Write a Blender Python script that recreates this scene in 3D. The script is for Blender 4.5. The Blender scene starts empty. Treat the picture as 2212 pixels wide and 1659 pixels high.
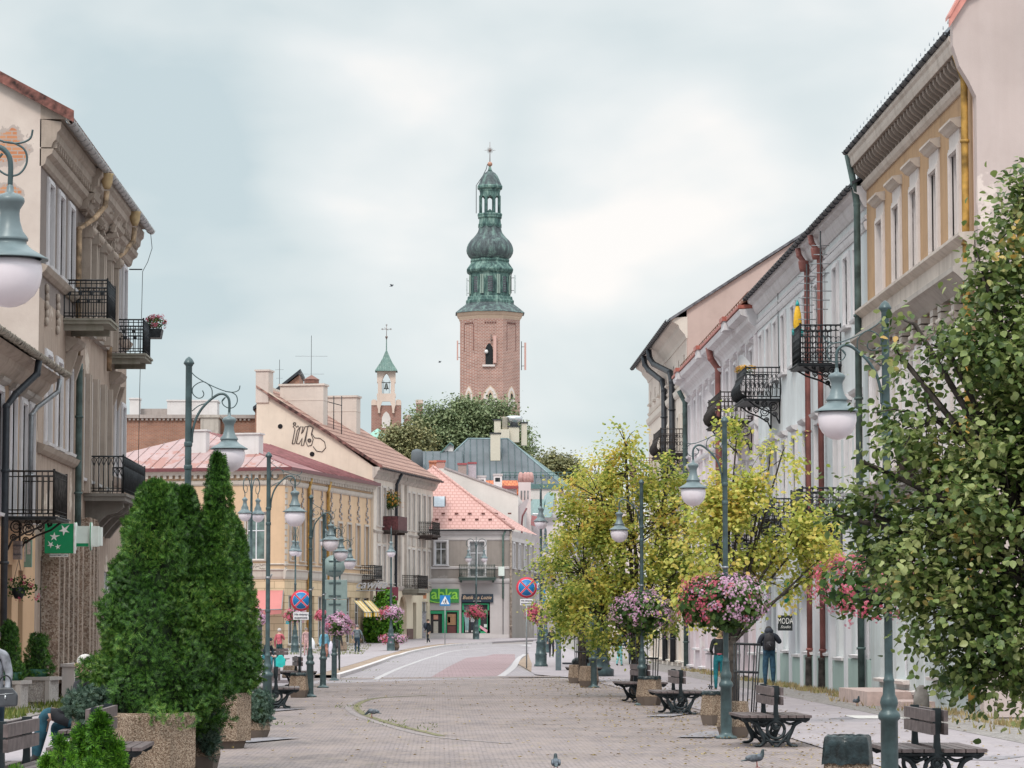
import bpy, bmesh, math, random
import numpy as np
from math import radians, sin, cos, pi, atan2, hypot, sqrt, tan
from mathutils import Vector, Matrix
S = bpy.context.scene
COL = S.collection
# ------------------------------------------------------------ camera
W0, H0, F0 = 2211.0, 1659.0, 6448.0
YAW, PITCH, CZ = radians(1.38), radians(4.66), 1.7
cd = bpy.data.cameras.new('camera'); cam = bpy.data.objects.new('camera', cd); COL.objects.link(cam)
cd.sensor_width = 36; cd.lens = 36 * F0 / W0; cd.clip_start = 0.5; cd.clip_end = 6000
cam.location = (0, 0, CZ); cam.rotation_euler = (pi / 2 + PITCH, 0, -YAW)
S.camera = cam
# ------------------------------------------------------------ sky, sun, exposure
SUN_EL, SUN_AZ = radians(50), radians(200)      # azimuth clockwise from +Y
wd = bpy.data.worlds.new('World'); S.world = wd; wd.use_nodes = True
def build_world():
    nt = wd.node_tree; N = nt.nodes; L = nt.links; N.clear()
    out = N.new('ShaderNodeOutputWorld'); bg = N.new('ShaderNodeBackground')
    sky = N.new('ShaderNodeTexSky'); sky.sky_type = 'NISHITA'; sky.sun_disc = False
    sky.sun_elevation = SUN_EL; sky.sun_rotation = SUN_AZ
    sc = N.new('ShaderNodeVectorMath'); sc.operation = 'SCALE'; sc.inputs['Scale'].default_value = 0.10
    L.new(sky.outputs[0], sc.inputs[0])
    tc = N.new('ShaderNodeTexCoord'); sep = N.new('ShaderNodeSeparateXYZ'); L.new(tc.outputs['Generated'], sep.inputs[0])
    # cloud deck: direction projected on a high plane, soft noise
    mp = N.new('ShaderNodeMapping'); mp.inputs['Scale'].default_value = (8.0, 8.0, 14); mp.inputs['Location'].default_value = (2.3, 1.2, 3.55)
    L.new(tc.outputs['Generated'], mp.inputs[0])
    n1 = N.new('ShaderNodeTexNoise'); n1.inputs['Scale'].default_value = 1.0; n1.inputs['Detail'].default_value = 5; n1.inputs['Roughness'].default_value = .42
    n1.inputs['Distortion'].default_value = .35
    L.new(mp.outputs[0], n1.inputs[0])
    n2 = N.new('ShaderNodeTexNoise'); n2.inputs['Scale'].default_value = 3.1; n2.inputs['Detail'].default_value = 4; n2.inputs['Roughness'].default_value = .4
    L.new(mp.outputs[0], n2.inputs[0])
    mx = N.new('ShaderNodeMix'); mx.inputs[0].default_value = .22
    L.new(n1.outputs[0], mx.inputs[2]); L.new(n2.outputs[0], mx.inputs[3])
    # bright break in the clouds, above and right of the tower
    def blob(dirv, k0, k1):
        d = N.new('ShaderNodeVectorMath'); d.operation = 'DOT_PRODUCT'; v = Vector(dirv).normalized()
        d.inputs[1].default_value = v
        nz = N.new('ShaderNodeVectorMath'); nz.operation = 'NORMALIZE'; L.new(tc.outputs['Generated'], nz.inputs[0])
        L.new(nz.outputs[0], d.inputs[0])
        m = N.new('ShaderNodeMapRange'); m.interpolation_type = 'SMOOTHSTEP'
        m.inputs[1].default_value = k0; m.inputs[2].default_value = k1
        L.new(d.outputs['Value'], m.inputs[0]); return m.outputs[0]
    b1 = blob((.075, 1, .146), .9984, .99995)
    b2 = blob((-.025, 1, .172), .9986, .99998)
    ad = N.new('ShaderNodeMath'); ad.operation = 'MAXIMUM'
    L.new(b1, ad.inputs[0]); L.new(b2, ad.inputs[1])
    ma = N.new('ShaderNodeMath'); ma.operation = 'MULTIPLY_ADD'; ma.inputs[1].default_value = .15
    L.new(ad.outputs[0], ma.inputs[0]); L.new(mx.outputs[0], ma.inputs[2])
    rp = N.new('ShaderNodeValToRGB'); e = rp.color_ramp.elements
    e[0].position = .38; e[0].color = (.50, .585, .61, 1)
    e[1].position = .71; e[1].color = (.86, .83, .80, 1)
    for p, c in ((.47, (.60, .66, .67, 1)), (.55, (.66, .705, .71, 1)), (.63, (.74, .76, .755, 1))):
        k = e.new(p); k.color = c
    L.new(ma.outputs[0], rp.inputs[0])
    # overcast luminance rises toward the zenith; below horizon stays plain
    mr = N.new('ShaderNodeMapRange'); mr.inputs[1].default_value = .25; mr.inputs[2].default_value = 1; mr.inputs[3].default_value = 1.0; mr.inputs[4].default_value = 3.4
    L.new(sep.outputs[2], mr.inputs[0])
    cs = N.new('ShaderNodeVectorMath'); cs.operation = 'SCALE'; L.new(rp.outputs[0], cs.inputs[0]); L.new(mr.outputs[0], cs.inputs['Scale'])
    fm = N.new('ShaderNodeMix'); fm.data_type = 'RGBA'; fm.inputs[0].default_value = .93
    L.new(sc.outputs[0], fm.inputs[6]); L.new(cs.outputs[0], fm.inputs[7])
    L.new(fm.outputs[2], bg.inputs[0]); bg.inputs[1].default_value = 1.0
    L.new(bg.outputs[0], out.inputs[0])
build_world()
ld = bpy.data.lights.new('sun', 'SUN'); ld.energy = 1.5; ld.angle = radians(12); ld.color = (1, .91, .82)
lo = bpy.data.objects.new('sun', ld); COL.objects.link(lo)
_d = Vector((sin(SUN_AZ) * cos(SUN_EL), cos(SUN_AZ) * cos(SUN_EL), sin(SUN_EL)))
lo.rotation_euler = _d.to_track_quat('Z', 'Y').to_euler(); lo.location = (0, 0, 60)
S.view_settings.view_transform = 'Standard'; S.view_settings.look = 'None'
S.view_settings.exposure = 0.27; S.view_settings.gamma = 1
S.cycles.max_bounces = 5; S.cycles.transparent_max_bounces = 6
# ------------------------------------------------------------ pixel -> world helpers
_rt = Vector((cos(YAW), -sin(YAW), 0)); _fw = Vector((sin(YAW) * cos(PITCH), cos(YAW) * cos(PITCH), sin(PITCH))); _up = _rt.cross(_fw)
def ray(u, v): return _rt * ((u - W0 / 2) / F0) + _up * ((H0 / 2 - v) / F0) + _fw
def at(u, v, Y):
    d = ray(u, v); t = Y / d.y
    return Vector((0, 0, CZ)) + d * t
def X(u, Y, v=1355): return at(u, v, Y).x
def Z(v, Y, u=1100): return at(u, v, Y).z
def gz(Y): return max(0.0, min(1.0, (Y - 178) / 54.0)) * .75
def gp(u, v):
    d = ray(u, v); Y = 60.0
    if d.z >= -1e-5: return Vector((0, 400, .75))
    for _ in range(40):
        Y2 = d.y * (CZ - gz(Y)) / -d.z; Y = .5 * Y + .5 * min(Y2, 900)
    return Vector((d.x * Y / d.y, Y, gz(Y)))
# ------------------------------------------------------------ mesh builder
class MB:
    def __init__(s): s.v = []; s.f = []; s.m = []; s.sm = []; s.pc = []
    def add(s, vs, fs, m=0, smooth=False):
        o = len(s.v); s.v += [tuple(p) for p in vs]; s.pc.append((o, len(s.v), len(s.f), len(s.f)+len(fs)))
        for f in fs: s.f.append(tuple(i + o for i in f)); s.m.append(m); s.sm.append(smooth)
        return s
    def box(s, x0, y0, z0, x1, y1, z1, m=0):
        if x1 < x0: x0, x1 = x1, x0
        if y1 < y0: y0, y1 = y1, y0
        if z1 < z0: z0, z1 = z1, z0
        return s.add([(x0,y0,z0),(x1,y0,z0),(x1,y1,z0),(x0,y1,z0),(x0,y0,z1),(x1,y0,z1),(x1,y1,z1),(x0,y1,z1)],
                     [(0,3,2,1),(4,5,6,7),(0,1,5,4),(1,2,6,5),(2,3,7,6),(3,0,4,7)], m)
    def cbox(s, c, d, m=0, rot=None):
        hx, hy, hz = d[0]/2, d[1]/2, d[2]/2
        P = [Vector((a*hx,b*hy,e*hz)) for e in (-1,1) for a,b in ((-1,-1),(1,-1),(1,1),(-1,1))]
        if rot is not None: P = [rot @ p for p in P]
        c = Vector(c)
        return s.add([c+p for p in P], [(0,3,2,1),(4,5,6,7),(0,1,5,4),(1,2,6,5),(2,3,7,6),(3,0,4,7)], m)
    def prism(s, pts, axis, a, b, m=0):
        # pts: 2D outline; axis: extrusion axis 0/1/2, from a to b
        n = len(pts)
        def mk(p, t):
            if axis == 0: return (t, p[0], p[1])
            if axis == 1: return (p[0], t, p[1])
            return (p[0], p[1], t)
        vs = [mk(p, a) for p in pts] + [mk(p, b) for p in pts]
        fs = [tuple(range(n)), tuple(range(2*n-1, n-1, -1))] + [(i, i+n, (i+1) % n + n, (i+1) % n) for i in range(n)]
        return s.add(vs, fs, m)
    def lathe(s, prof, c=(0,0,0), n=16, m=0, smooth=True, rot0=0, cap=True, sx=1, sy=1):
        vs = []; fs = []
        for r, z in prof:
            for k in range(n):
                a = 2*pi*(k+rot0)/n; vs.append((c[0]+r*cos(a)*sx, c[1]+r*sin(a)*sy, c[2]+z))
        for j in range(len(prof)-1):
            for k in range(n):
                fs.append((j*n+k, j*n+(k+1) % n, (j+1)*n+(k+1) % n, (j+1)*n+k))
        if cap:
            fs.append(tuple(range(n-1, -1, -1))); fs.append(tuple((len(prof)-1)*n+k for k in range(n)))
        return s.add(vs, fs, m, smooth)
    def tube(s, pts, r, n=6, m=0, smooth=True):
        pts = [Vector(p) for p in pts]; k = len(pts)
        rr = r if isinstance(r, (list, tuple)) else [r]*k
        vs = []; up = Vector((0,0,1)); last = None
        for i in range(k):
            t = (pts[min(i+1,k-1)] - pts[max(i-1,0)])
            if t.length < 1e-9: t = Vector((0,0,1))
            t.normalize()
            if last is None:
                a = t.cross(up)
                if a.length < .05: a = t.cross(Vector((1,0,0)))
            else:
                a = last - t*last.dot(t)
                if a.length < 1e-6: a = t.cross(Vector((1,.2,0)))
            a.normalize(); last = a; b = t.cross(a)
            for j in range(n):
                w = 2*pi*j/n; vs.append(pts[i] + (a*cos(w)+b*sin(w))*rr[i])
        fs = [(i*n+j, i*n+(j+1) % n, (i+1)*n+(j+1) % n, (i+1)*n+j) for i in range(k-1) for j in range(n)]
        fs += [tuple(range(n-1,-1,-1)), tuple((k-1)*n+j for j in range(n))]
        return s.add(vs, fs, m, smooth)
    def ball(s, c, r, n=12, m=0, sc=(1,1,1), rot=None):
        vs = []; fs = []; h = n//2+1
        for j in range(h+1):
            t = pi*j/h
            for k in range(n):
                p = Vector((sin(t)*cos(2*pi*k/n)*sc[0], sin(t)*sin(2*pi*k/n)*sc[1], cos(t)*sc[2]))*r
                if rot is not None: p = rot @ p
                vs.append(Vector(c)+p)
        for j in range(h):
            for k in range(n): fs.append((j*n+k, (j+1)*n+k, (j+1)*n+(k+1) % n, j*n+(k+1) % n))
        return s.add(vs, fs, m, True)
    def quad(s, a, b, c, d, m=0): return s.add([a,b,c,d], [(0,1,2,3)], m)
    def ring(s, c, r, t, axis=1, n=20, m=0, a0=0, a1=2*pi, k=5):
        pts = []
        for i in range(n+1):
            a = a0+(a1-a0)*i/n; ca, sa = cos(a)*r, sin(a)*r
            pts.append((c[0]+ca, c[1], c[2]+sa) if axis == 1 else (c[0], c[1]+ca, c[2]+sa) if axis == 0 else (c[0]+ca, c[1]+sa, c[2]))
        return s.tube(pts, t, k, m)
    def mesh(s, name, mats):
        me = bpy.data.meshes.new(name); me.from_pydata(s.v, [], s.f)
        if not isinstance(mats, (list, tuple)): mats = [mats]
        for q in mats: me.materials.append(q)
        me.polygons.foreach_set('material_index', s.m); me.polygons.foreach_set('use_smooth', s.sm)
        me.validate(); me.update(); return me
    def clusters(s, e=.02):
        bb = []
        for a, b, c, d in s.pc:
            P = np.array(s.v[a:b]); bb.append((P.min(0)-e, P.max(0)+e))
        n = len(bb); lab = list(range(n))
        def fd(i):
            while lab[i] != i: i = lab[i]
            return i
        for i in range(n):
            for j in range(i):
                if (bb[i][0] <= bb[j][1]).all() and (bb[j][0] <= bb[i][1]).all(): lab[fd(i)] = fd(j)
        g = {}
        for i in range(n): g.setdefault(fd(i), []).append(i)
        out = []
        for ids in g.values():
            q = MB()
            for i in ids:
                a, b, c, d = s.pc[i]; o = len(q.v); q.v += s.v[a:b]; q.f += [tuple(k-a+o for k in f) for f in s.f[c:d]]; q.m += s.m[c:d]; q.sm += s.sm[c:d]
            out.append(q)
        return out
    def build(s, name, mats, parent=None, loc=None, rz=0, label=None, bevel=0):
        if name in SPLIT and parent and 1 < len(s.pc) < 400:
            cl = s.clusters()
            if 1 < len(cl) <= 30: return [q._build(name, mats, parent, loc, rz, label, bevel) for q in cl][0]
        return s._build(name, mats, parent, loc, rz, label, bevel)
    def _build(s, name, mats, parent=None, loc=None, rz=0, label=None, bevel=0):
        o = bpy.data.objects.new(name, s.mesh(name, mats)); COL.objects.link(o)
        if parent: o.parent = parent
        if loc is not None: o.location = loc
        if rz: o.rotation_euler = (0,0,rz)
        if label: o['label'] = label
        if bevel:
            b = o.modifiers.new('bevel', 'BEVEL'); b.width = bevel; b.segments = 2; b.limit_method = 'ANGLE'
        return o
SPLIT = {'pilaster','ornament_panel','bracket','pillar','stone_plinth','vent_hole','cornice','string_course','parapet_coping','doorstep','base_course','gutter','wire','antenna','roof','shop_frame','shop_window','arch','board','face','bag','chimney'}
def tag(o, label=None, cat=None, group=None, kind=None):
    if label: o['label'] = label
    if cat: o['category'] = cat
    if group: o['group'] = group
    if kind: o['kind'] = kind
    return o
def empty(name, loc=(0,0,0), rz=0, label=None, cat=None, group=None):
    o = bpy.data.objects.new(name, None); COL.objects.link(o); o.location = loc; o.rotation_euler = (0,0,rz)
    o.empty_display_size = .2
    return tag(o, label, cat, group)
def copy_tree(o, parent=None):
    c = o.copy(); COL.objects.link(c); c.parent = parent
    for ch in list(o.children): copy_tree(ch, c)
    return c
def inst(me, name, parent, loc, rz=0, sc=None, label=None):
    o = bpy.data.objects.new(name, me); COL.objects.link(o); o.parent = parent; o.location = loc
    if rz: o.rotation_euler = (0,0,rz)
    if sc: o.scale = sc
    if label: o['label'] = label
    return o
# ------------------------------------------------------------ materials
MATS = {}
def _new(name):
    m = bpy.data.materials.new(name); m.use_nodes = True; nt = m.node_tree
    b = nt.nodes['Principled BSDF']; MATS[name] = m
    return m, nt, nt.nodes, nt.links, b
def _pos(N, L, mode='Object', scale=1.0):
    tc = N.new('ShaderNodeTexCoord'); mp = N.new('ShaderNodeMapping')
    sc = scale if isinstance(scale, (tuple, list)) else (scale,)*3
    mp.inputs['Scale'].default_value = sc
    L.new(tc.outputs[mode], mp.inputs[0]); return mp.outputs[0]
def _noise(N, L, vec, scale, detail=4, rough=.55):
    n = N.new('ShaderNodeTexNoise'); n.inputs['Scale'].default_value = scale; n.inputs['Detail'].default_value = detail; n.inputs['Roughness'].default_value = rough
    if vec is not None: L.new(vec, n.inputs[0])
    return n.outputs[0]
def _ramp(N, L, fac, stops, interp='LINEAR'):
    r = N.new('ShaderNodeValToRGB'); r.color_ramp.interpolation = interp; e = r.color_ramp.elements
    for i, (p, c) in enumerate(stops):
        c = c if isinstance(c, (tuple, list)) else (c,)*3
        c = tuple(c)+(1,)
        if i < 2: e[i].position = p; e[i].color = c
        else: k = e.new(p); k.color = c
    L.new(fac, r.inputs[0]); return r.outputs[0]
def _mix(N, L, fac, a, b, blend='MIX'):
    m = N.new('ShaderNodeMix'); m.data_type = 'RGBA'; m.blend_type = blend
    for sock, val in ((0, fac), (6, a), (7, b)):
        if hasattr(val, 'links') or hasattr(val, 'is_linked'): L.new(val, m.inputs[sock])
        elif sock == 0: m.inputs[0].default_value = val
        else: m.inputs[sock].default_value = tuple(val)+(1,)
    return m.outputs[2]
def _bump(N, L, b, h, st=.3, dist=.02):
    n = N.new('ShaderNodeBump'); n.inputs['Strength'].default_value = st; n.inputs['Distance'].default_value = dist
    L.new(h, n.inputs['Height']); L.new(n.outputs[0], b.inputs['Normal'])
def plain(name, c, rough=.6, metal=0, var=.12, scale=6, bump=0, spec=.4, mode='Object'):
    if name in MATS: return MATS[name]
    m, nt, N, L, b = _new(name)
    b.inputs['Roughness'].default_value = rough; b.inputs['Metallic'].default_value = metal; b.inputs['Specular IOR Level'].default_value = spec
    n = _noise(N, L, _pos(N, L, mode), scale)
    d = tuple(max(0, k*(1-var*2)) for k in c); h = tuple(min(1, k*(1+var)) for k in c)
    L.new(_ramp(N, L, n, ((.3, d), (.7, h))), b.inputs['Base Color'])
    if bump: _bump(N, L, b, n, bump)
    return m
def plaster(name, c, dirt=(.16,.13,.11), amt=.5, patch=None, patch_amt=.0, rough=.9, bump=.25, streak=1.0):
    # lime plaster: broad tone shifts, vertical rain streaks, small stains, optional flaked patches
    if name in MATS: return MATS[name]
    m, nt, N, L, b = _new(name); b.inputs['Roughness'].default_value = rough; b.inputs['Specular IOR Level'].default_value = .2
    p = _pos(N, L); big = _noise(N, L, p, .35, 5, .6); mid = _noise(N, L, p, 2.2, 6, .65)
    col = _ramp(N, L, big, ((.3, tuple(k*.86 for k in c)), (.7, tuple(min(1, k*1.06) for k in c))))
    ps = _pos(N, L, 'Object', (3.5, 3.5, .22)); st = _noise(N, L, ps, 1.0, 5, .6)
    f = _ramp(N, L, st, ((.48, 0), (.78, amt*.75*streak)))
    col = _mix(N, L, f, col, dirt)
    f2 = _ramp(N, L, mid, ((.50, 0), (.80, amt*.8)))
    col = _mix(N, L, f2, col, tuple(.5*dirt[i]+.35*c[i] for i in range(3)))
    if patch:
        pn = _noise(N, L, p, .55, 7, .62)
        fp = _ramp(N, L, pn, ((1-patch_amt-.012, 0), (1-patch_amt+.012, 1)))
        col = _mix(N, L, fp, col, patch)
    L.new(col, b.inputs['Base Color'])
    fine = _noise(N, L, p, 30, 4, .7)
    _bump(N, L, b, fine, bump, .01)
    return m
def _uvz(N, L, ax, vs=1.0, axv=(0,0,1)):
    # texture plane from object coordinates: u along ax, v along axv
    tc = N.new('ShaderNodeTexCoord')
    def dot(v):
        d = N.new('ShaderNodeVectorMath'); d.operation = 'DOT_PRODUCT'; d.inputs[1].default_value = v; L.new(tc.outputs['Object'], d.inputs[0]); return d.outputs['Value']
    cb = N.new('ShaderNodeCombineXYZ'); L.new(dot(ax), cb.inputs[0]); L.new(dot(tuple(k*vs for k in axv)), cb.inputs[1]); return cb.outputs[0]
def bricks(name, c1, c2, mortar, ax=(1,1,0), bw=.27, bh=.085, ms=.012, off=.5, rough=.9, vs=1.0, axv=(0,0,1), dirt=0.0, bump=.5, var=.5, msmooth=.1):
    if name in MATS: return MATS[name]
    m, nt, N, L, b = _new(name); b.inputs['Roughness'].default_value = rough; b.inputs['Specular IOR Level'].default_value = .25
    uv = _uvz(N, L, ax, vs, axv)
    t = N.new('ShaderNodeTexBrick'); t.inputs['Color1'].default_value = tuple(c1)+(1,); t.inputs['Color2'].default_value = tuple(c2)+(1,); t.inputs['Mortar'].default_value = tuple(mortar)+(1,)
    t.inputs['Scale'].default_value = 1; t.inputs['Brick Width'].default_value = bw; t.inputs['Row Height'].default_value = bh; t.inputs['Mortar Size'].default_value = ms; t.inputs['Mortar Smooth'].default_value = msmooth
    t.offset = off; L.new(uv, t.inputs[0])
    n = _noise(N, L, _pos(N, L), .8, 6, .65)
    dk = _ramp(N, L, n, ((.3, 1-var*.6), (.7, 1.0+var*.12)))
    col = _mix(N, L, 1.0, t.outputs['Color'], dk, 'MULTIPLY')
    if dirt:
        n2 = _noise(N, L, _pos(N, L), 3, 6, .7); f = _ramp(N, L, n2, ((.5, 0), (.75, dirt)))
        col = _mix(N, L, f, col, (.09,.08,.07))
    L.new(col, b.inputs['Base Color'])
    inv = N.new('ShaderNodeMath'); inv.operation = 'SUBTRACT'; inv.inputs[0].default_value = 1; L.new(t.outputs['Fac'], inv.inputs[1])
    _bump(N, L, b, inv.outputs[0], bump, .02)
    return m
def leafmat(name, stops, rough=.55, trans=.35, spec=.35, zg=None):
    if name in MATS: return MATS[name]
    m, nt, N, L, b = _new(name); out = N['Material Output']
    b.inputs['Roughness'].default_value = rough; b.inputs['Specular IOR Level'].default_value = spec
    g = N.new('ShaderNodeNewGeometry')
    n = _noise(N, L, _pos(N, L), 1.3, 3, .5)
    a = N.new('ShaderNodeMath'); a.operation = 'MULTIPLY_ADD'; a.inputs[1].default_value = .62; L.new(g.outputs['Random Per Island'], a.inputs[0])
    sb = N.new('ShaderNodeMath'); sb.operation = 'MULTIPLY_ADD'; sb.inputs[1].default_value = 1.1; sb.inputs[2].default_value = -.36; L.new(n, sb.inputs[0])
    L.new(sb.outputs[0], a.inputs[2])
    if zg:   # lower leaves of the crown are still green, upper ones have turned
        sp = N.new('ShaderNodeSeparateXYZ'); L.new(_pos(N, L), sp.inputs[0]); mr = N.new('ShaderNodeMapRange'); mr.inputs[1].default_value = zg[0]; mr.inputs[2].default_value = zg[1]; mr.inputs[3].default_value = -zg[2]; mr.inputs[4].default_value = zg[2]*.4; L.new(sp.outputs[2], mr.inputs[0])
        a2 = N.new('ShaderNodeMath'); a2.operation = 'ADD'; L.new(a.outputs[0], a2.inputs[0]); L.new(mr.outputs[0], a2.inputs[1]); a = a2
    col = _ramp(N, L, a.outputs[0], stops)
    L.new(col, b.inputs['Base Color'])
    tr = N.new('ShaderNodeBsdfTranslucent'); L.new(col, tr.inputs[0])
    ms = N.new('ShaderNodeMixShader'); ms.inputs[0].default_value = trans
    L.new(b.outputs[0], ms.inputs[1]); L.new(tr.outputs[0], ms.inputs[2]); L.new(ms.outputs[0], out.inputs[0])
    return m
def glassmat(name, c=(.06,.075,.08), rough=.12, spec=.9, var=.5):
    if name in MATS: return MATS[name]
    m, nt, N, L, b = _new(name)
    n = _noise(N, L, _pos(N, L, 'Object', 1.0), 1.4, 3, .5)
    L.new(_ramp(N, L, n, ((.35, tuple(k*(1-var) for k in c)), (.65, tuple(min(1, k*(1+var)) for k in c)))), b.inputs['Base Color'])
    b.inputs['Roughness'].default_value = rough; b.inputs['Specular IOR Level'].default_value = spec
    return m
def aggregate(name, c1, c2, c3, scale=55):
    if name in MATS: return MATS[name]
    m, nt, N, L, b = _new(name); b.inputs['Roughness'].default_value = .85
    v = N.new('ShaderNodeTexVoronoi'); v.inputs['Scale'].default_value = scale; L.new(_pos(N, L), v.inputs[0])
    w = N.new('ShaderNodeSeparateColor'); L.new(v.outputs['Color'], w.inputs[0])
    col = _ramp(N, L, w.outputs[0], ((.0, c1), (.45, c2), (.85, c3)))
    big = _noise(N, L, _pos(N, L, 'Object', (2,2,.8)), 1.6, 4); col = _mix(N, L, 1.0, col, _ramp(N, L, big, ((.3, .72), (.7, 1.1))), 'MULTIPLY')
    L.new(col, b.inputs['Base Color']); _bump(N, L, b, v.outputs['Distance'], .9, .012)
    return m
# ============================================================ palette
M_plaster_white = plaster('plaster_white', (.66,.63,.63), (.33,.29,.27), .35)
M_trim_white = plaster('trim_white', (.69,.665,.685), (.33,.29,.27), .5, bump=.15)
M_trim_grey = plaster('trim_grey', (.42,.38,.35), (.16,.13,.12), .6, bump=.3)
M_sash = plain('sash_white', (.70,.70,.74), .4, var=.05)
M_sash_brown = plain('sash_brown', (.12,.07,.05), .5)
M_glass = glassmat('glass_dark')
M_glass_l = glassmat('glass_curtain', (.25,.25,.26), .2, .6, .4)
M_glass_pale = glassmat('glass_pale', (.38,.37,.40), .2, .6, .25)
M_iron = plain('iron_black', (.032,.035,.040), .5, .3, var=.3)
M_iron_rust = plain('iron_rusty', (.05,.042,.04), .7, .2, var=.4)
M_zinc = plain('zinc', (.30,.31,.33), .45, .6, var=.15)
M_zinc_dark = plain('gutter_dark', (.04,.045,.055), .5, .3)
M_pipe_green = plain('pipe_green', (.085,.13,.125), .6, var=.3, scale=3)
M_pipe_red = plain('pipe_red', (.30,.115,.10), .55, var=.2, scale=2)
M_pipe_yel = plain('pipe_yellow', (.50,.29,.07), .6, var=.35, scale=3)
M_concrete = plain('concrete', (.27,.25,.235), .9, var=.25, scale=3, bump=.3)
M_wood_dark = plain('wood_dark', (.07,.05,.045), .7, var=.3)
def pipe_path(b, fac, pts, r, mat, name='downpipe'):
    m = MB(); m.tube(pts, r, 8)
    for i in range(1, len(pts)-1): m.ball(pts[i], r*1.12, 8)
    for t in range(int(abs(pts[-1][2]-pts[-2][2])//2)):
        z = max(pts[-1][2], 0)+1+t*2.0; m.lathe([(r*1.3,z-.03),(r*1.3,z+.03)], (pts[-1][0],pts[-1][1],0), 8)
    fac.add(m, name, mat)
class Fac:
    """one facade: x along the wall, y into the building, z up"""
    def __init__(s, root, loc=(0,0,0), rz=0): s.root = root; s.loc = Vector(loc); s.rz = rz; s.R = Matrix.Rotation(rz, 3, 'Z')
    def add(s, mb, name, mats, label=None, parent=None):
        if parent is None: return mb.build(name, mats, s.root, s.loc, s.rz, label)
        return mb.build(name, mats, parent, (0,0,0), 0, label)
    def P(s, x, y, z): return s.loc + s.R @ Vector((x,y,z))
def wall_open(m, x0, x1, z0, z1, ops, depth=.28, y=0, mi=0, mr=None):
    """wall face with real recessed openings; ops = [(xa,xb,za,zb)]"""
    mr = mi if mr is None else mr
    xs = sorted({x0, x1, *[q for o in ops for q in o[:2] if x0 < q < x1]})
    zs = sorted({z0, z1, *[q for o in ops for q in o[2:4] if z0 < q < z1]})
    for i in range(len(xs)-1):
        j = 0
        while j < len(zs)-1:
            cx = (xs[i]+xs[i+1])/2; cz = (zs[j]+zs[j+1])/2
            if not any(o[0] < cx < o[1] and o[2] < cz < o[3] for o in ops):
                m.quad((xs[i],y,zs[j]), (xs[i+1],y,zs[j]), (xs[i+1],y,zs[j+1]), (xs[i],y,zs[j+1]), mi)
            j += 1
    for a, b, c, d in ops:
        m.quad((a,y,c), (a,y+depth,c), (a,y+depth,d), (a,y,d), mr); m.quad((b,y,c), (b,y,d), (b,y+depth,d), (b,y+depth,c), mr)
        m.quad((a,y,c), (b,y,c), (b,y+depth,c), (a,y+depth,c), mr); m.quad((a,y,d), (a,y+depth,d), (b,y+depth,d), (b,y,d), mr)
_wc = {}
def win_mesh(w, h, st):
    """window frame/casing mesh (0 casing, 1 sash) with origin at bottom centre of the opening, and glass mesh"""
    key = (round(w,2), round(h,2), st)
    if key in _wc: return _wc[key]
    m = MB(); a = w/2; cw = .16
    if 'plain' not in st:
        m.box(-a-cw, -.05, -.02, -a, .03, h, 0); m.box(a, -.05, -.02, a+cw, .03, h, 0); m.box(-a-cw, -.05, h, a+cw, .03, h+cw, 0)
        m.box(-a-cw*.6, -.075, -.0, -a-.02, -.05, h+.02, 0); m.box(a+.02, -.075, 0, a+cw*.6, -.05, h+.02, 0); m.box(-a-cw*.6, -.075, h+.02, a+cw*.6, -.05, h+cw*.6, 0)
    if 'hood' in st:
        m.box(-a-cw*.9, -.03, h+cw, a+cw*.9, .02, h+cw+.26, 0)
        m.prism([(-.05,h+.42),(-.12,h+.46),(-.16,h+.51),(-.22,h+.55),(-.22,h+.60),(.0,h+.64),(.0,h+.42)], 0, -a-cw-.08, a+cw+.08, 2)
    if 'cap' in st:
        m.prism([(-.05,h+.17),(-.16,h+.23),(-.20,h+.31),(.0,h+.34),(.0,h+.17)], 0, -a-cw-.05, a+cw+.05, 2)
    if 'garl' in st:
        for k in range(9):
            q = random.Random(k); m.ball((q.uniform(-.3,.3)*w, -.06, h+.35+k*.16), .13-.006*k, 6, 2, (1,.5,1))
        m.tube([(0,-.06,h+1.6),(0,-.06,h+2.3)], .05, 5, 2)
    m.prism([(-.14,-.10),(-.16,-.03),(.04,.0),(.04,-.10)], 0, -a-cw-.06, a+cw+.06, 0)
    d = .17; t = .06
    for x0, x1 in ((-a, -a+t), (a-t, a), (-t*.6, t*.6)): m.box(x0, d, 0, x1, d+.05, h, 1)
    tr = h*.68 if h > 1.5 else h*.5
    for z0, z1 in ((0, t), (h-t, h), (tr-t*.5, tr+t*.5)): m.box(-a, d-.004, z0, a, d+.05, z1, 1)
    g = MB(); g.box(-a, d+.03, 0, a, d+.05, h)
    _wc[key] = (m, g); return _wc[key]
_wm = {}
def window(fac, x, z, w, h, st='', mats=None, gm=None, label=None, name='window'):
    mats = mats or (M_trim_white, M_sash, M_trim_white); gm = gm or M_glass
    key = (round(w,2), round(h,2), st, tuple(q.name for q in mats), gm.name)
    if key not in _wm:
        m, g = win_mesh(w, h, st); _wm[key] = (m.mesh('window', list(mats)), g.mesh('pane', gm))
    me, ge = _wm[key]
    o = inst(me, name, fac.root, fac.P(x, 0, z), fac.rz, label=label)
    inst(ge, 'pane', o, (0,0,0)); return o
def cornice(m, x0, x1, z, prof, mi=0):
    """profile list of (out, dz): extruded along x at height z"""
    pts = [(0.03, z+prof[0][1])] + [(-p[0], z+p[1]) for p in prof] + [(0.03, z+prof[-1][1])]
    m.prism(pts, 0, x0, x1, mi)
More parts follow.
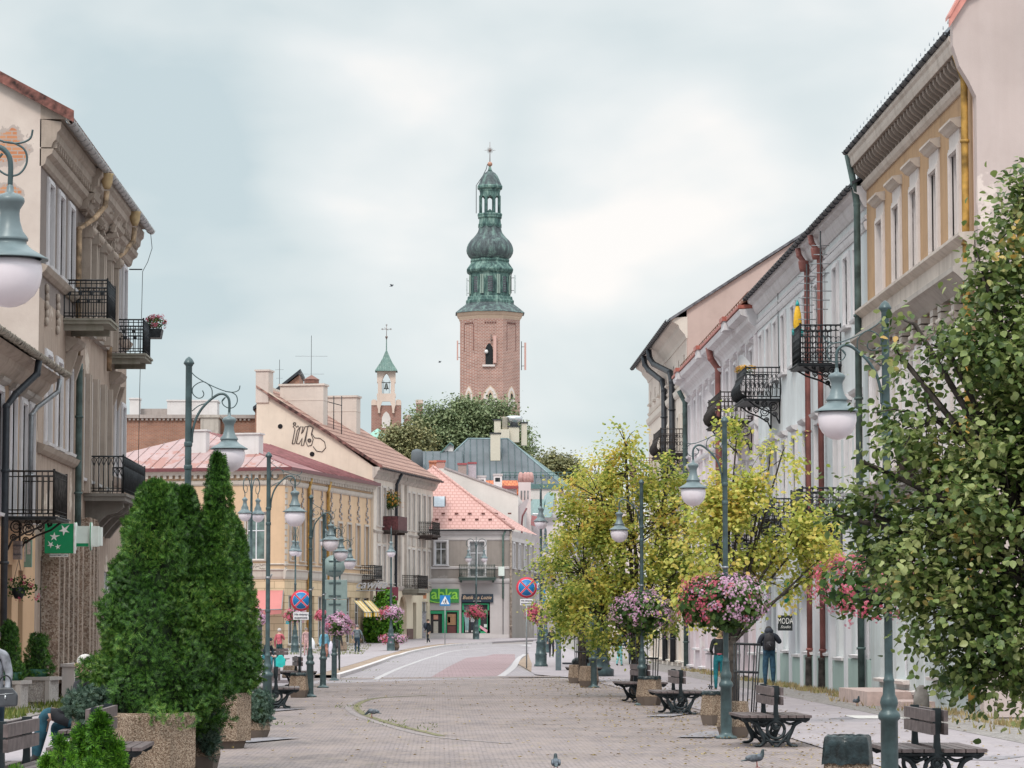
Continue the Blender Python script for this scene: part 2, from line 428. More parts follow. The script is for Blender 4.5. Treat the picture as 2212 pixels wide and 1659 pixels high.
def gable_roof(m, x0, x1, y0, y1, ze, rise, t=.12, yr=None, mi=0):
    yr = (y0+y1)/2 if yr is None else yr
    zr = ze+rise
    for a, za, b, zb in ((y0, ze, yr, zr), (y1, ze, yr, zr)):
        if abs(a-b) < .05: continue
        m.add([(x0,a,za),(x1,a,za),(x1,b,zb),(x0,b,zb),(x0,a,za+t),(x1,a,za+t),(x1,b,zb+t),(x0,b,zb+t)],
              [(0,3,2,1),(4,5,6,7),(0,1,5,4),(1,2,6,5),(2,3,7,6),(3,0,4,7)], mi)
def body(m, L, D, z0, ze, yr=None, rise=0, skip_front=True, mi=0, x0=0, back=True):
    """the other walls of the house, with gables up to the ridge"""
    yr = D/2 if yr is None else yr
    for x, s in ((x0, 1), (L, -1)):
        pts = [(x,0,z0),(x,D,z0),(x,D,ze)] + ([(x,yr,ze+rise)] if rise else []) + [(x,0,ze)]
        if s < 0: pts = pts[::-1]
        m.add(pts[::-1], [tuple(range(len(pts)))], mi)
    if back: m.quad((x0,D,z0), (x0,D,ze), (L,D,ze), (L,D,z0), mi)
    if not skip_front: m.quad((x0,0,z0), (L,0,z0), (L,0,ze), (x0,0,ze), mi)
def gutter(fac, x0, x1, y, z, r=.08, mat=None, name='gutter'):
    m = MB(); n = 8
    for i in range(n):
        a0 = pi+pi*i/n; a1 = pi+pi*(i+1)/n
        for rr, fl in ((r, 0), (r*.86, 1)):
            q = [(x0,y+rr*cos(a0),z+rr*sin(a0)),(x1,y+rr*cos(a0),z+rr*sin(a0)),(x1,y+rr*cos(a1),z+rr*sin(a1)),(x0,y+rr*cos(a1),z+rr*sin(a1))]
            m.quad(*(q if fl else q[::-1]))
    k = max(2, int((x1-x0)/.7))
    for i in range(k+1):
        x = x0+(x1-x0)*i/k; m.box(x-.012, y-r-.012, z-.01, x+.012, y+r, z+.012)
    for i in range(int(k)):
        x = x0+(x1-x0)*(i+.5)/k
        m.tube([(x,y+(r+.01)*cos(pi+pi*j/6),z+(r+.01)*sin(pi+pi*j/6)) for j in range(7)], .012, 4)
    fac.add(m, name, mat or M_zinc)
def railing(w, d, h, style, side=True):
    """railing of a balcony: x in +-w/2, y from 0 (wall) out to -d, z 0..h"""
    m = MB(); a = w/2; r = .013
    def panel(p0, p1):
        p0 = Vector(p0); p1 = Vector(p1); L = (p1-p0).length; n = max(3, int(L/.13)); dr = (p1-p0)/L
        out = Vector((dr.y, -dr.x, 0))
        def pt(t, z, o=0): q = p0+dr*t+out*o; return (q.x, q.y, z)
        for z, rr in ((h, .022), (.06, .016)): m.tube([pt(0,z), pt(L,z)], rr, 4)
        for t in (0, L): m.tube([pt(t,0), pt(t,h+.05)], .025, 4)
        if style == 'belly':
            zs = [.06, .16, .3, .45, .6, .75, h]; ob = [.0, .14, .2, .17, .08, .02, 0]
            for i in range(n+1):
                t = L*i/n; m.tube([pt(t, z, o) for z, o in zip(zs, ob)], r, 4)
            for i in range(n):
                t = L*(i+.5)/n
                m.tube([pt(t+.05*cos(q*pi/4), .38+.09*sin(q*pi/4), .17) for q in range(9)], .011, 3)
                m.tube([pt(t+.045*cos(q*pi/4), .68+.07*sin(q*pi/4), .06) for q in range(9)], .011, 3)
            m.tube([pt(0,.8,.02), pt(L,.8,.02)], .014, 4)
            return
        for i in range(1, n): t = L*i/n; m.tube([pt(t,.06), pt(t,h)], r, 4)
        if style == 'grid':
            for z in (.14, h-.08, h-.3, h-.38): m.tube([pt(0,z), pt(L,z)], .013, 4)
            for i in range(n//2): t = L*(i*2+1)/n; m.cbox(pt(t,h-.34), (.09,.02,.09) if abs(dr.x) > .5 else (.02,.09,.09))
        if style == 'bars':
            for z in (.14, h-.12): m.tube([pt(0,z), pt(L,z)], .013, 4)
        if style == 'lace':
            for z in (.16, h-.14): m.tube([pt(0,z), pt(L,z)], .012, 4)
            for i in range(n):
                t = L*(i+.5)/n; k = L/n*.5
                for zz, rad in ((h-.07,.055), (.62*h,.06), (.36*h,.06)):
                    m.tube([pt(t+k*cos(q*pi/4), zz+rad*1.4*sin(q*pi/4)) for q in range(9)], .012, 3)
                m.tube([pt(t-k,.16), pt(t,.3), pt(t+k,.16)], .012, 3)
        if style == 'arches':
            for i in range(n-1):
                t0 = L*i/n; t1 = L*(i+2)/n
                m.tube([pt(t0,h-.26), pt((t0*3+t1)/4,h-.08), pt((t0+t1)/2,h-.02), pt((t0+t1*3)/4,h-.08), pt(t1,h-.26)], .012, 3)
            m.tube([pt(0,.14), pt(L,.14)], .013, 4)
    panel((-a,0,0), (-a,-d,0)); panel((-a,-d,0), (a,-d,0)); panel((a,-d,0), (a,0,0))
    return m
def iron_bracket(m, x, d, h):
    """ornate triangular console under a balcony"""
    m.tube([(x,-.02,-.03), (x,-d,-.03)], .022, 4); m.tube([(x,-.02,0), (x,-.02,-h)], .022, 4)
    m.tube([(x,-.02,-h), (x,-.12*d,-.72*h), (x,-.4*d,-.5*h), (x,-.75*d,-.32*h), (x,-d,-.05)], .024, 4)
    for cy, cz, r in ((.22,.30,.17), (.5,.2,.11), (.72,.13,.07), (.16,.62,.09)):
        m.ring((x,-cy*d,-cz*h), r*min(d,h), .016, 0, 10, k=4); m.ring((x,-cy*d,-cz*h), r*.5*min(d,h), .012, 0, 8, k=4)
    for q in range(5): m.ball((x,-(.15+.18*q)*d,-(.6-.13*q)*h), .03, 5)
def balcony(fac, x, z, w, d, h=1.0, style='lace', slab=.12, mat=None, smat=None, br='iron', brh=.7, label=None, ty=None, brx=None):
    mat = mat or M_iron
    s = MB(); s.box(-w/2-.06, -d-.06, -slab, w/2+.06, .0, 0); s.box(-w/2-.1, -d-.1, -slab*.4, w/2+.1, -.0, -.002*1)
    o = s.build('balcony', smat or M_concrete, fac.root, fac.P(x, -.005, z), fac.rz, label)
    railing(w, d, h, style).build('railing', mat, o)
    k = MB()
    for bx in (brx or (-w/2+.12, w/2-.12)):
        if br == 'iron': iron_bracket(k, bx, d*.92, brh)
        elif br == 'beam': k.box(bx-.07, -d*.9, -slab-.16, bx+.07, 0, -slab)
        else:
            k.prism([(0,-slab),(-d*.95,-slab),(-d*.98,-slab-.16),(-d*.8,-slab-.3),(-d*.5,-slab-.38),(-d*.3,-slab-.6),(-d*.12,-slab-brh),(0,-slab-brh)], 0, bx-.14, bx+.14)
            for q in range(4): k.ring((bx+.15,-d*(.82-.2*q),-slab-.2-.07*q), .09, .03, 0, 10)
    k.build('bracket', mat if br == 'iron' else (smat or M_concrete), o)
    return o
def house(name, label, loc, rz, cat='building'): return empty(name, loc, rz, label, cat)
PLX = 10.3; MLX = -9.6
def ry(u, v=1000, Xp=PLX):
    d = ray(u, v); return Xp*d.y/d.x
# ============================================================ RIGHT SIDE
RZR, RZL = -pi/2, pi/2
def right_frame(yfar): return (PLX, yfar, 0), RZR
# ---------- ochre three-storey house (near end 57, far end 71.4)
def ochre_house():
    Yf, Yn = 71.4, 57.0; L = Yf-Yn
    b = house('ochre_house', 'ochre three-storey house with deep bracketed cornice and yellow drainpipe at its pink gable', (PLX, Yf, 0), RZR)
    f = Fac(b)
    M_o = plaster('ochre', (.46,.295,.175), (.22,.14,.10), .65, bump=.25)
    M_g = plaster('ochre_ground', (.52,.56,.57), (.25,.22,.2), .5)
    M_side = plaster('gable_pink', (.55,.46,.44), (.44,.35,.33), .42, patch=(.70,.60,.56), patch_amt=.385, bump=.25)
    M_b = plaster('ochre_band', (.58,.51,.46), (.24,.19,.16), .7)
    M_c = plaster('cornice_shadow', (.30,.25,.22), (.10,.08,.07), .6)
    cx = [Yf-y for y in (69.1, 66.55, 64.05, 61.45, 58.95)]
    top = [(x-.45, x+.45, 9.25, 11.15) for x in cx]; mid = [(x-.5, x+.5, 5.3, 7.55) for x in cx]
    gr = [(x-.75, x+.75, .55, 3.3) for x in cx[:2]] + [(cx[2]-.6, cx[2]+.6, .35, 3.3)] + [(x-.8, x+.8, .7, 3.2) for x in cx[3:]]
    m = MB(); wall_open(m, 0, L, 8.7, 12.35, top, .42, 0, 0, 2); wall_open(m, 0, L, 4.5, 8.7, mid, .42, 0, 0, 2); wall_open(m, 0, L, 0, 4.5, gr, .35, 0, 1, 1)
    body(m, L, 11, 0, 13.0, 5.5, 0, mi=3)
    m.quad((0,-.0,12.35), (L,0,12.35), (L,0,13.0), (0,0,13.0), 0)
    # gable end, higher than the roof, with cornice profile cut into it
    m.prism([(-.42,12.9),(-.42,13.35),(-.1,14.05),(5.5,17.0),(11,14.2),(11,0),(0.02,0),(.02,11.9),(-.12,12.2),(-.3,12.5)], 0, L+.002, L+.30, 3)
    f.add(m, 'wall', [M_o, M_g, plaster('ochre_casing', (.66,.60,.58), (.3,.25,.22), .55), M_side])
    t = MB()
    t.prism([(-.50,13.5),(-.16,14.13),(5.5,17.15),(11.1,14.3),(11.1,14.22),(5.5,17.02),(-.16,14.0),(-.50,13.42)], 0, L-.05, L+.42)
    t.prism([(-.50,13.44),(-.14,14.0),(5.5,17.03),(5.5,16.8),(-.14,13.8),(-.50,13.24)], 0, L+.30, L+.40)
    f.add(t, 'parapet_coping', plain('coping_pink', (.62,.26,.22), .5, var=.1))
    c = MB()
    cornice(c, -.3, L, 12.3, [(.04,-.08),(.10,0),(.14,.1)], 0)
    cornice(c, -.35, L, 12.8, [(.37,.0),(.40,.10),(.41,.2),(.45,.26),(.45,.34),(.0,.36)], 1)
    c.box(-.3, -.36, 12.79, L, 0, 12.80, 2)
    n = 34
    for i in range(n):
        x = .1+(L-.2)*i/(n-1)
        c.prism([(0,12.42),(-.08,12.42),(-.1,12.5),(-.16,12.54),(-.25,12.60),(-.31,12.68),(-.32,12.785),(0,12.785)], 0, x-.07, x+.07, 2)
    f.add(c, 'cornice', [M_b, M_b, M_c])
    r = MB(); gable_roof(r, -.2, L, -.40, 11.2, 13.3, 3.1, .08, 5.5)
    for i in range(26): r.tube([(.2+L*i/26,-.4,13.45), (.2+L*i/26,-.4,13.52)], .009, 4)
    f.add(r, 'roof', plain('roof_grey_sheet', (.33,.36,.40), .5, .3, var=.15, scale=2))
    gutter(f, -.35, L-.1, -.46, 13.22, .075, M_zinc_dark)
    bd = MB(); cornice(bd, -.1, L, 8.75, [(.14,-.0),(.14,.38),(.20,.42),(.30,.5),(.30,.56),(0,.58)], 0)
    cornice(bd, -.1, L, 8.35, [(.12,-.1),(.2,.0),(.34,.14),(.42,.2),(.42,.30),(.2,.38)], 1)
    cornice(bd, -.1, L, 4.6, [(.08,0),(.14,.1),(.30,.3),(.34,.4),(.0,.44)], 1)
    f.add(bd, 'string_course', [M_b, M_trim_grey])
    p = MB()
    for i, x in enumerate(cx):
        for s in (-1, 1):
            q = x+s*.78
            p.box(q-.13, -.16, 5.05, q+.13, .0, 7.7, 0); p.box(q-.09, -.2, 5.1, q+.09, -.16, 7.6, 0)
            for z in (7.75, 7.9, 8.05): p.box(q-.17-.03*(z>8), -.24, z, q+.17+.03*(z>8), .0, z+.12, 1)
            for a in (-.12, .12): p.ball((q+a,-.24,7.85), .07, 6, 1)
    f.add(p, 'pilaster', [M_trim_white, M_trim_grey])
    mt = (plaster('ochre_casing', (.66,.60,.58), (.3,.25,.22), .55), M_sash, M_b)
    for x in cx:
        window(f, x, 9.25, .9, 1.9, 'hood', mt, M_glass_l); window(f, x, 5.3, 1.0, 2.25, 'cap', mt, M_glass_l)
    for o in gr: window(f, (o[0]+o[1])/2, o[2], o[1]-o[0], o[3]-o[2], 'plain', mt, M_glass_l, name='shop_window')
    pipe_path(b, f, [(L-.12,-.30,12.8), (L-.12,-.14,12.3), (L-.12,-.14,.1)], .07, M_pipe_yel)
    pipe_path(b, f, [(.0,-.45,13.1), (-.05,-.3,12.4), (-.12,-.22,11.9), (-.12,-.22,.2)], .085, M_pipe_green)
    m = MB(); m.box(2.4, -1.1, .0, 7.0, -.0, .32); m.box(7.2, -.7, 0, 9.2, 0, .16); f.add(m, 'doorstep', plain('step_pink', (.50,.38,.35), .8, var=.1))
    balcony(f, L-2.6, 4.6, 2.2, .95, .95, 'bars', .14, M_wood_dark, None, 'iron')
    return b
ochre_house()
# ---------- pale blue house 71.4 .. 96.3
def pale_blue_house():
    Yf, Yn = 96.3, 71.4; L = Yf-Yn
    b = house('pale_blue_house', 'long pale blue and white three-storey house with two brick-red drainpipes and black lace balconies', (PLX, Yf, 0), RZR)
    f = Fac(b)
    M_w = plaster('pale_blue', (.63,.66,.675), (.40,.38,.39), .62, streak=.9, patch=(.66,.66,.66), patch_amt=.40, bump=.2)
    M_g = plaster('sage_base', (.33,.42,.40), (.24,.25,.24), .35, bump=.15)
    ys = [95, 92.9, 90.9, 88.8, 86.3, 83.6, 80.9, 77.0, 74.9, 73.0]
    cx = [Yf-y for y in ys]
    top = [(x-.38, x+.38, 9.3 if abs(x-19.3) > .3 else 8.5, 11.0) for x in cx]; mid = [(x-.42, x+.42, 5.1, 7.2) for x in cx]
    gx = [1.7, 4.6, 8.0, 10.7, 13.4, 16.8, 19.8, 22.9]
    gr = [(x-.62, x+.62, 1.05 if i % 3 else .3, 3.5) for i, x in enumerate(gx)]
    m = MB(); wall_open(m, 0, L, 4.3, 12.0, top+mid, .25); wall_open(m, 0, L, .95, 4.3, [(a,b_,max(c,.96),d) for a,b_,c,d in gr], .25)
    body(m, L, 11, 0, 12.3, 5.5, 2.9); m.quad((0,0,12), (L,0,12), (L,0,12.3), (0,0,12.3))
    f.add(m, 'wall', M_w)
    q = MB(); q.box(-.0, -.09, 0, L, .0, .93); f.add(q, 'base_course', M_g)
    c = MB()
    cornice(c, 0, L, 11.3, [(.03,-.02),(.06,.05),(.08,.16),(.03,.2)]); cornice(c, 0, L, 11.54, [(.03,0),(.05,.08),(.02,.12)])
    cornice(c, 0, L, 11.83, [(.04,0),(.10,.08),(.16,.2),(.18,.3),(.31,.36),(.35,.5),(.0,.54)])
    cornice(c, 0, L, 4.25, [(.03,0),(.10,.1),(.12,.22),(.0,.26)])
    f.add(c, 'cornice', M_trim_white)
    p = MB()
    for x in [0.4, 3.1, 6.3, 9.4, 12.1, 15.1, 18.3, 21.3, 24.4]:
        p.box(x-.22, -.14, 0.0, x+.22, .0, 4.2)
    f.add(p, 'pilaster', plaster('pilaster_pale', (.62,.62,.66), (.4,.38,.37), .3))
    r = MB(); gable_roof(r, -.1, L+.05, -.36, 11.2, 12.38, 3.0, .07, 5.5); f.add(r, 'roof', plain('roof_dark_sheet', (.07,.07,.08), .6, .2))
    for x, nm in ((3.5,0), (8.0,0)):
        k = MB(); k.box(x+9, 1.6, 13.2, x+9.7, 2.4, 14.35, 0); k.box(x+8.93, 1.53, 14.35, x+9.77, 2.47, 14.5, 1)
        f.add(k, 'chimney', [M_plaster_white, M_zinc_dark])
    gutter(f, 0, L, -.42, 12.34, .075, M_zinc_dark)
    mt = (M_trim_white, M_sash, M_trim_white)
    for o in top: window(f, (o[0]+o[1])/2, o[2], o[1]-o[0], o[3]-o[2], '', mt, M_glass_l)
    for o in mid: window(f, (o[0]+o[1])/2, o[2], o[1]-o[0], o[3]-o[2], 'cap', mt, M_glass_l)
    for o in gr: window(f, (o[0]+o[1])/2, max(.96,o[2]), o[1]-o[0], o[3]-max(.96,o[2]), 'plain', mt, M_glass_pale, name='shop_window')
    for y in (82.2, 79.4):
        x = Yf-y; pipe_path(b, f, [(x,-.38,12.2), (x,-.34,12.0), (x,-.13,11.7), (x,-.13,.1)], .078, M_pipe_red)
        k = MB(); k.lathe([(.1,11.55),(.13,11.65),(.15,11.8),(.15,11.85)], (x,-.22,0), 10); f.add(k, 'hopper', M_pipe_red)
        k = MB(); k.lathe([(.12,0),(.13,.1),(.115,.8),(.13,.85),(.12,.9)], (x,-.14,0), 10); f.add(k, 'pipe_shoe', M_iron_rust)
    balcony(f, Yf-77.0, 8.45, 1.6, 1.05, 1.0, 'lace', .07, None, M_iron, 'iron', .6)
    balcony(f, Yf-91.2, 8.6, 2.6, 1.05, .95, 'belly', .07, None, M_iron, 'iron', .75)
    balcony(f, Yf-77.2, 4.25, 2.4, 1.05, 1.0, 'lace', .1, None, M_iron, 'iron', .6)
    balcony(f, Yf-83.6, 4.25, 2.4, 1.05, 1.0, 'belly', .1, None, M_iron, 'iron', .6)
    balcony(f, Yf-91.2, 4.25, 2.4, 1.05, 1.0, 'belly', .1, None, M_iron, 'iron', .6)
    # loose wires and wall brackets
    w = MB()
    for x, z0, z1 in ((6.2,9.2,12.1), (16.0,11.5,12.4)): w.tube([(x,-.03,z0), (x,-.04,z1)], .012, 4)
    w.tube([(14.2,-.03,11.1), (17.6,-.03,11.1)], .012, 4); f.add(w, 'wire', M_iron)
    return b
pale_blue_house()
# ---------- pink house 96.3 .. 124
def pink_house():
    Yf, Yn = 124.0, 96.3; L = Yf-Yn
    b = house('pink_house', 'pale pink three-storey house with white window casings, red metal gutter caps and a belly balcony', (PLX, Yf, 0), RZR)
    f = Fac(b)
    M_w = plaster('pink_wall', (.62,.53,.56), (.42,.34,.35), .55, patch=(.66,.60,.60), patch_amt=.38, bump=.2)
    cx = [1.6+2.72*i for i in range(10)]
    top = [(x-.42, x+.42, 8.75, 10.8) for x in cx]; mid = [(x-.42, x+.42, 4.9, 7.0) for x in cx]
    gr = [(x-.75, x+.75, .9 if i % 2 else .2, 3.2) for i, x in enumerate(cx)]
    m = MB(); wall_open(m, 0, L, 4.0, 11.4, top+mid, .25); wall_open(m, 0, L, 0, 4.0, gr, .3)
    body(m, L, 11, 0, 12.0, 5.5, 2.6); m.quad((0,0,11.4), (L,0,11.4), (L,0,12), (0,0,12))
    f.add(m, 'wall', M_w)
    c = MB()
    cornice(c, -.1, L, 11.25, [(.03,0),(.06,.1),(.12,.2),(.3,.35),(.33,.5),(.55,.58),(.6,.75),(.0,.8)])
    cornice(c, 0, L, 8.2, [(.03,0),(.12,.1),(.14,.2),(0,.25)]); cornice(c, 0, L, 4.0, [(.03,0),(.12,.1),(.16,.25),(0,.3)])
    for x in (3, 12.6, 23.0): c.box(x-.5, -.7, 11.75, x+.5, 0, 12.05)
    for i in range(11): c.box(i*2.72+.14, -.1, 4.3, i*2.72+.36, 0, 11.2)
    f.add(c, 'cornice', M_trim_white)
    k = MB()
    for x in (3, 12.6, 23.0): k.box(x-.55, -.76, 12.05, x+.55, .1, 12.2)
    cornice(k, -.1, L, 11.98, [(.55,.05),(.64,.06),(.64,.16),(.0,.2)])
    f.add(k, 'gutter', plain('gutter_red', (.42,.13,.10), .5, .1))
    r = MB(); gable_roof(r, 0, L, -.5, 11.2, 12.2, 2.6, .08, 5.5)
    for i in range(36):
        x = .3+i*.76
        r.tube([(x,-.3,12.35), (x,-.3,12.6)], .02, 4)
    r.tube([(0,-.3,12.58), (L,-.3,12.58)], .02, 4)
    f.add(r, 'roof', bricks('roof_brown_tile', (.26,.13,.10), (.36,.20,.15), (.12,.06,.05), (1,0,0), .3, .16, .02, vs=1))
    mt = (M_trim_white, M_sash, M_trim_white)
    for o in top: window(f, (o[0]+o[1])/2, o[2], .84, 2.05, 'cap', mt, M_glass_pale)
    for o in mid: window(f, (o[0]+o[1])/2, o[2], .84, 2.1, 'cap', mt, M_glass_pale)
    for o in gr: window(f, (o[0]+o[1])/2, o[2], 1.5, o[3]-o[2], 'plain', mt, M_glass, name='shop_window')
    for y in (108.5,): pipe_path(b, f, [(Yf-y,-.5,11.9), (Yf-y,-.42,11.5), (Yf-y,-.15,11.1), (Yf-y,-.15,.1)], .12, M_pipe_red)
    for x in (.6,): pipe_path(b, f, [(x,-.4,11.5), (x,-.15,11.0), (x,-.15,.1)], .1, M_pipe_green)
    balcony(f, Yf-100.2, 8.5, 4.2, 1.05, .95, 'belly', .08, M_iron_rust, M_iron_rust, 'iron', 1.1)
    balcony(f, Yf-100.2, 4.2, 3.6, 1.05, .95, 'lace', .1, M_iron, M_iron, 'iron', .9)
    return b
pink_house()
# ---------- cream four-storey house 124 .. 152
def cream_house():
    Yf, Yn = 147.0, 124.05; L = Yf-Yn
    b = house('cream_house', 'tall cream house with blank pinkish gable and two bent black drainpipes', (PLX, Yf, 0), RZR)
    f = Fac(b)
    M_w = plaster('cream_wall', (.68,.60,.54), (.44,.38,.33), .5, bump=.15); M_s = plaster('cream_gable', (.54,.42,.385), (.40,.30,.27), .45, bump=.1)
    cx = [1.5+2.85*i for i in range(8)]
    ops = [(x-.42, x+.42, z, z+2.1) for x in cx for z in (4.8, 8.6)] + [(x-.25, x+.25, 12.6, 13.2) for x in cx]
    gr = [(x-.8, x+.8, .3, 3.2) for x in cx]
    m = MB(); wall_open(m, 0, L, 4.0, 14.0, ops, .25); wall_open(m, 0, L, 0, 4.0, gr, .3)
    body(m, L-.02, 14, 0, 14.93, 9.0, 5.75, mi=1); m.quad((0,0,14), (L,0,14), (L,0,14.4), (0,0,14.4))
    f.add(m, 'wall', [M_w, M_s])
    c = MB(); cornice(c, -.15, L, 13.75, [(.03,0),(.08,.15),(.3,.4),(.35,.55),(.6,.7),(.65,.85),(0,.9)])
    cornice(c, 0, L, 11.6, [(.03,0),(.1,.1),(.14,.3),(0,.35)]); cornice(c, 0, L, 12.1, [(.03,0),(.08,.1),(0,.15)]); f.add(c, 'cornice', plaster('cream_trim', (.68,.62,.56), (.45,.4,.36), .3))
    r = MB(); gable_roof(r, -.3, L+.12, -.75, 14.2, 14.45, 6.3, .12, 9.0); f.add(r, 'roof', plain('roof_slate', (.15,.15,.17), .7, var=.3, scale=4))
    gutter(f, -.4, L+.1, -.8, 14.5, .1, M_zinc_dark)
    mt = (plaster('cream_trim', (.68,.62,.56)), M_sash, M_trim_white)
    for o in ops: window(f, (o[0]+o[1])/2, o[2], o[1]-o[0], o[3]-o[2], '' if o[3]-o[2] > 1 else 'plain', mt, M_glass_l)
    for o in gr: window(f, (o[0]+o[1])/2, o[2], 1.6, 2.9, 'plain', mt, M_glass, name='shop_window')
    for y0, y1 in ((139.5, 134.8), (136.2, 130.2)):
        pipe_path(b, f, [(Yf-y0,-.75,14.4), (Yf-y0,-.7,14.0), (Yf-y0+.4,-.55,13.7), (Yf-y1-.6,-.2,12.9), (Yf-y1,-.16,12.4), (Yf-y1,-.16,.2)], .13, M_zinc_dark)
    balcony(f, Yf-126.8, 9.0, 4.0, 1.05, 1.0, 'belly', .1, M_iron_rust, M_iron_rust, 'iron', 1.0)
    balcony(f, Yf-143.0, 8.6, 4.0, 1.05, 1.1, 'lace', .1, plain('iron_tan', (.3,.2,.14), .7), plain('iron_tan', (.3,.2,.14), .7), 'iron', .9)
    return b
cream_house()
# ============================================================ LEFT SIDE
def grey_brown_house():
    Yn, Yf = 71.3, 91.3; L = Yf-Yn
    b = house('grey_brown_house', 'weathered grey-brown three-storey house with crumbling cornice and pebble-dash ground floor pillars', (MLX, Yn, 0), RZL)
    f = Fac(b)
    M_w = plaster('grey_brown', (.41,.315,.26), (.15,.11,.09), .72, patch=(.60,.51,.44), patch_amt=.41, bump=.4)
    M_u = plaster('grey_brown_top', (.26,.215,.20), (.13,.10,.09), .5, bump=.35)
    M_s = bricks('gable_brick', (.50,.19,.09), (.58,.26,.13), (.42,.35,.31), (0,1,0), .28, .095, .014)
    def side_mat():
        m, nt, N, Lk, bs = _new('gable_cream_flaking'); bs.inputs['Roughness'].default_value = .9
        src = M_s.node_tree
        uv = _uvz(N, Lk, (0,1,0)); t = N.new('ShaderNodeTexBrick'); t.inputs['Color1'].default_value = (.50,.19,.09,1); t.inputs['Color2'].default_value = (.56,.27,.15,1); t.inputs['Mortar'].default_value = (.42,.35,.31,1)
        t.inputs['Scale'].default_value = 1; t.inputs['Brick Width'].default_value = .28; t.inputs['Row Height'].default_value = .095; t.inputs['Mortar Size'].default_value = .014; Lk.new(uv, t.inputs[0])
        p = _pos(N, Lk)
        def hole(c, r):
            v = N.new('ShaderNodeVectorMath'); v.operation = 'DISTANCE'; v.inputs[1].default_value = c; Lk.new(p, v.inputs[0])
            mr = N.new('ShaderNodeMapRange'); mr.inputs[1].default_value = 0; mr.inputs[2].default_value = r; mr.inputs[3].default_value = 1; mr.inputs[4].default_value = 0; Lk.new(v.outputs['Value'], mr.inputs[0]); return mr.outputs[0]
        h1, h2 = hole((0,.75,13.2), 1.0), hole((0,.75,12.0), .62)
        mx = N.new('ShaderNodeMath'); mx.operation = 'MAXIMUM'; Lk.new(h1, mx.inputs[0]); Lk.new(h2, mx.inputs[1])
        n = _noise(N, Lk, p, 1.7, 7, .65); a = N.new('ShaderNodeMath'); a.operation = 'MULTIPLY_ADD'; a.inputs[1].default_value = 1.3; Lk.new(n, a.inputs[0]); Lk.new(mx.outputs[0], a.inputs[2])
        base = _ramp(N, Lk, _noise(N, Lk, p, .8, 5, .6), ((.3, (.55,.455,.41)), (.7, (.68,.585,.53))))
        under = _ramp(N, Lk, a.outputs[0], ((1.10, 0), (1.13, 1))); under2 = _ramp(N, Lk, a.outputs[0], ((1.22, 0), (1.26, 1)))
        for i, (lo, hi) in enumerate(((.98, 1.0), (1.0, 1.0))): pass
        r1 = N.new('ShaderNodeMapRange'); r1.inputs[1].default_value = 1.12; r1.inputs[2].default_value = 1.15; Lk.new(a.outputs[0], r1.inputs[0])
        r2 = N.new('ShaderNodeMapRange'); r2.inputs[1].default_value = 1.24; r2.inputs[2].default_value = 1.30; Lk.new(a.outputs[0], r2.inputs[0])
        col = _mix(N, Lk, r1.outputs[0], base, (.44,.37,.34)); col = _mix(N, Lk, r2.outputs[0], col, t.outputs['Color'])
        Lk.new(col, bs.inputs['Base Color']); _bump(N, Lk, bs, a.outputs[0], .35, .03)
        return m
    M_side = side_mat()
    xs_t = [73.0, 75.05, 77.15, 79.6, 81.4, 83.2, 85.0, 88.4, 90.3]
    cx = [y-Yn for y in xs_t]
    top = [(x-.42, x+.42, 10.5, 12.5) for x in cx[:3]] + [(x-.55, x+.55, 9.7, 12.4) for x in cx[3:7]] + [(x-.4, x+.4, 10.5, 12.5) for x in cx[7:]]
    mid = [(x-.42, x+.42, 6.2, 8.3) for x in cx[:3]] + [(x-.42, x+.42, 5.7, 8.3) for x in cx[3:7]] + [(x-.4, x+.4, 6.2, 8.3) for x in cx[7:]]
    gr = [(.9,4.9,.5,3.4), (9.4,13.2,.4,3.3), (14.5,19.4,.6,3.3)]
    m = MB(); wall_open(m, 0, L, 9.6, 13.2, top, .35, 0, 2); wall_open(m, 0, L, 4.3, 9.6, mid, .35); wall_open(m, 0, L, 0, 4.3, gr, .5)
    body(m, L, 12, 0, 14.28, 6.0, 3.22, mi=1); m.quad((0,0,13.2), (L,0,13.2), (L,0,13.9), (0,0,13.9))
    f.add(m, 'wall', [M_w, M_side, M_u])
    c = MB(); M_c = plaster('old_cornice', (.42,.345,.295), (.15,.12,.10), .7, bump=.6, patch=(.56,.48,.42), patch_amt=.32)
    for x0, x1, e in ((.0, 7.35, 0), (7.35, 14.9, .16), (14.9, L+.25, 0)):
        cornice(c, x0, x1, 12.75, [(.04+e,0),(.10+e,.06),(.14+e,.22),(.26+e,.3),(.30+e,.42)])
        cornice(c, x0, x1, 13.2, [(.24+e,.0),(.28+e,.12),(.36+e,.2),(.38+e,.36),(.46+e,.44),(.48+e,.62),(0,.68)])
    c.prism([(-.58,13.885),(.02,13.885),(.02,14.26),(-.58,13.94)], 0, -.01, L)
    q = random.Random(5)
    for i in range(46):
        x = 7.5+7.2*q.random(); z = 12.5+.9*q.random(); s = .05+.1*q.random(); c.cbox((x,-.14-.35*q.random(),z), (s*2,s*2,s), 0, Matrix.Rotation(q.random()*3, 3, 'X'))
    for i in range(int(L/.42)): c.box(.1+i*.42, -.36, 13.2, .1+i*.42+.12, -.1, 13.34)
    cornice(c, 0, 7.3, 10.15, [(.05,0),(.14,.08),(.2,.2),(.0,.26)]); cornice(c, 15, L, 10.15, [(.05,0),(.14,.08),(.2,.2),(.0,.26)])
    cornice(c, 0, 7.3, 5.85, [(.05,0),(.14,.08),(.2,.2),(.0,.26)]); cornice(c, 15, L, 5.85, [(.05,0),(.14,.08),(.2,.2),(.0,.26)])
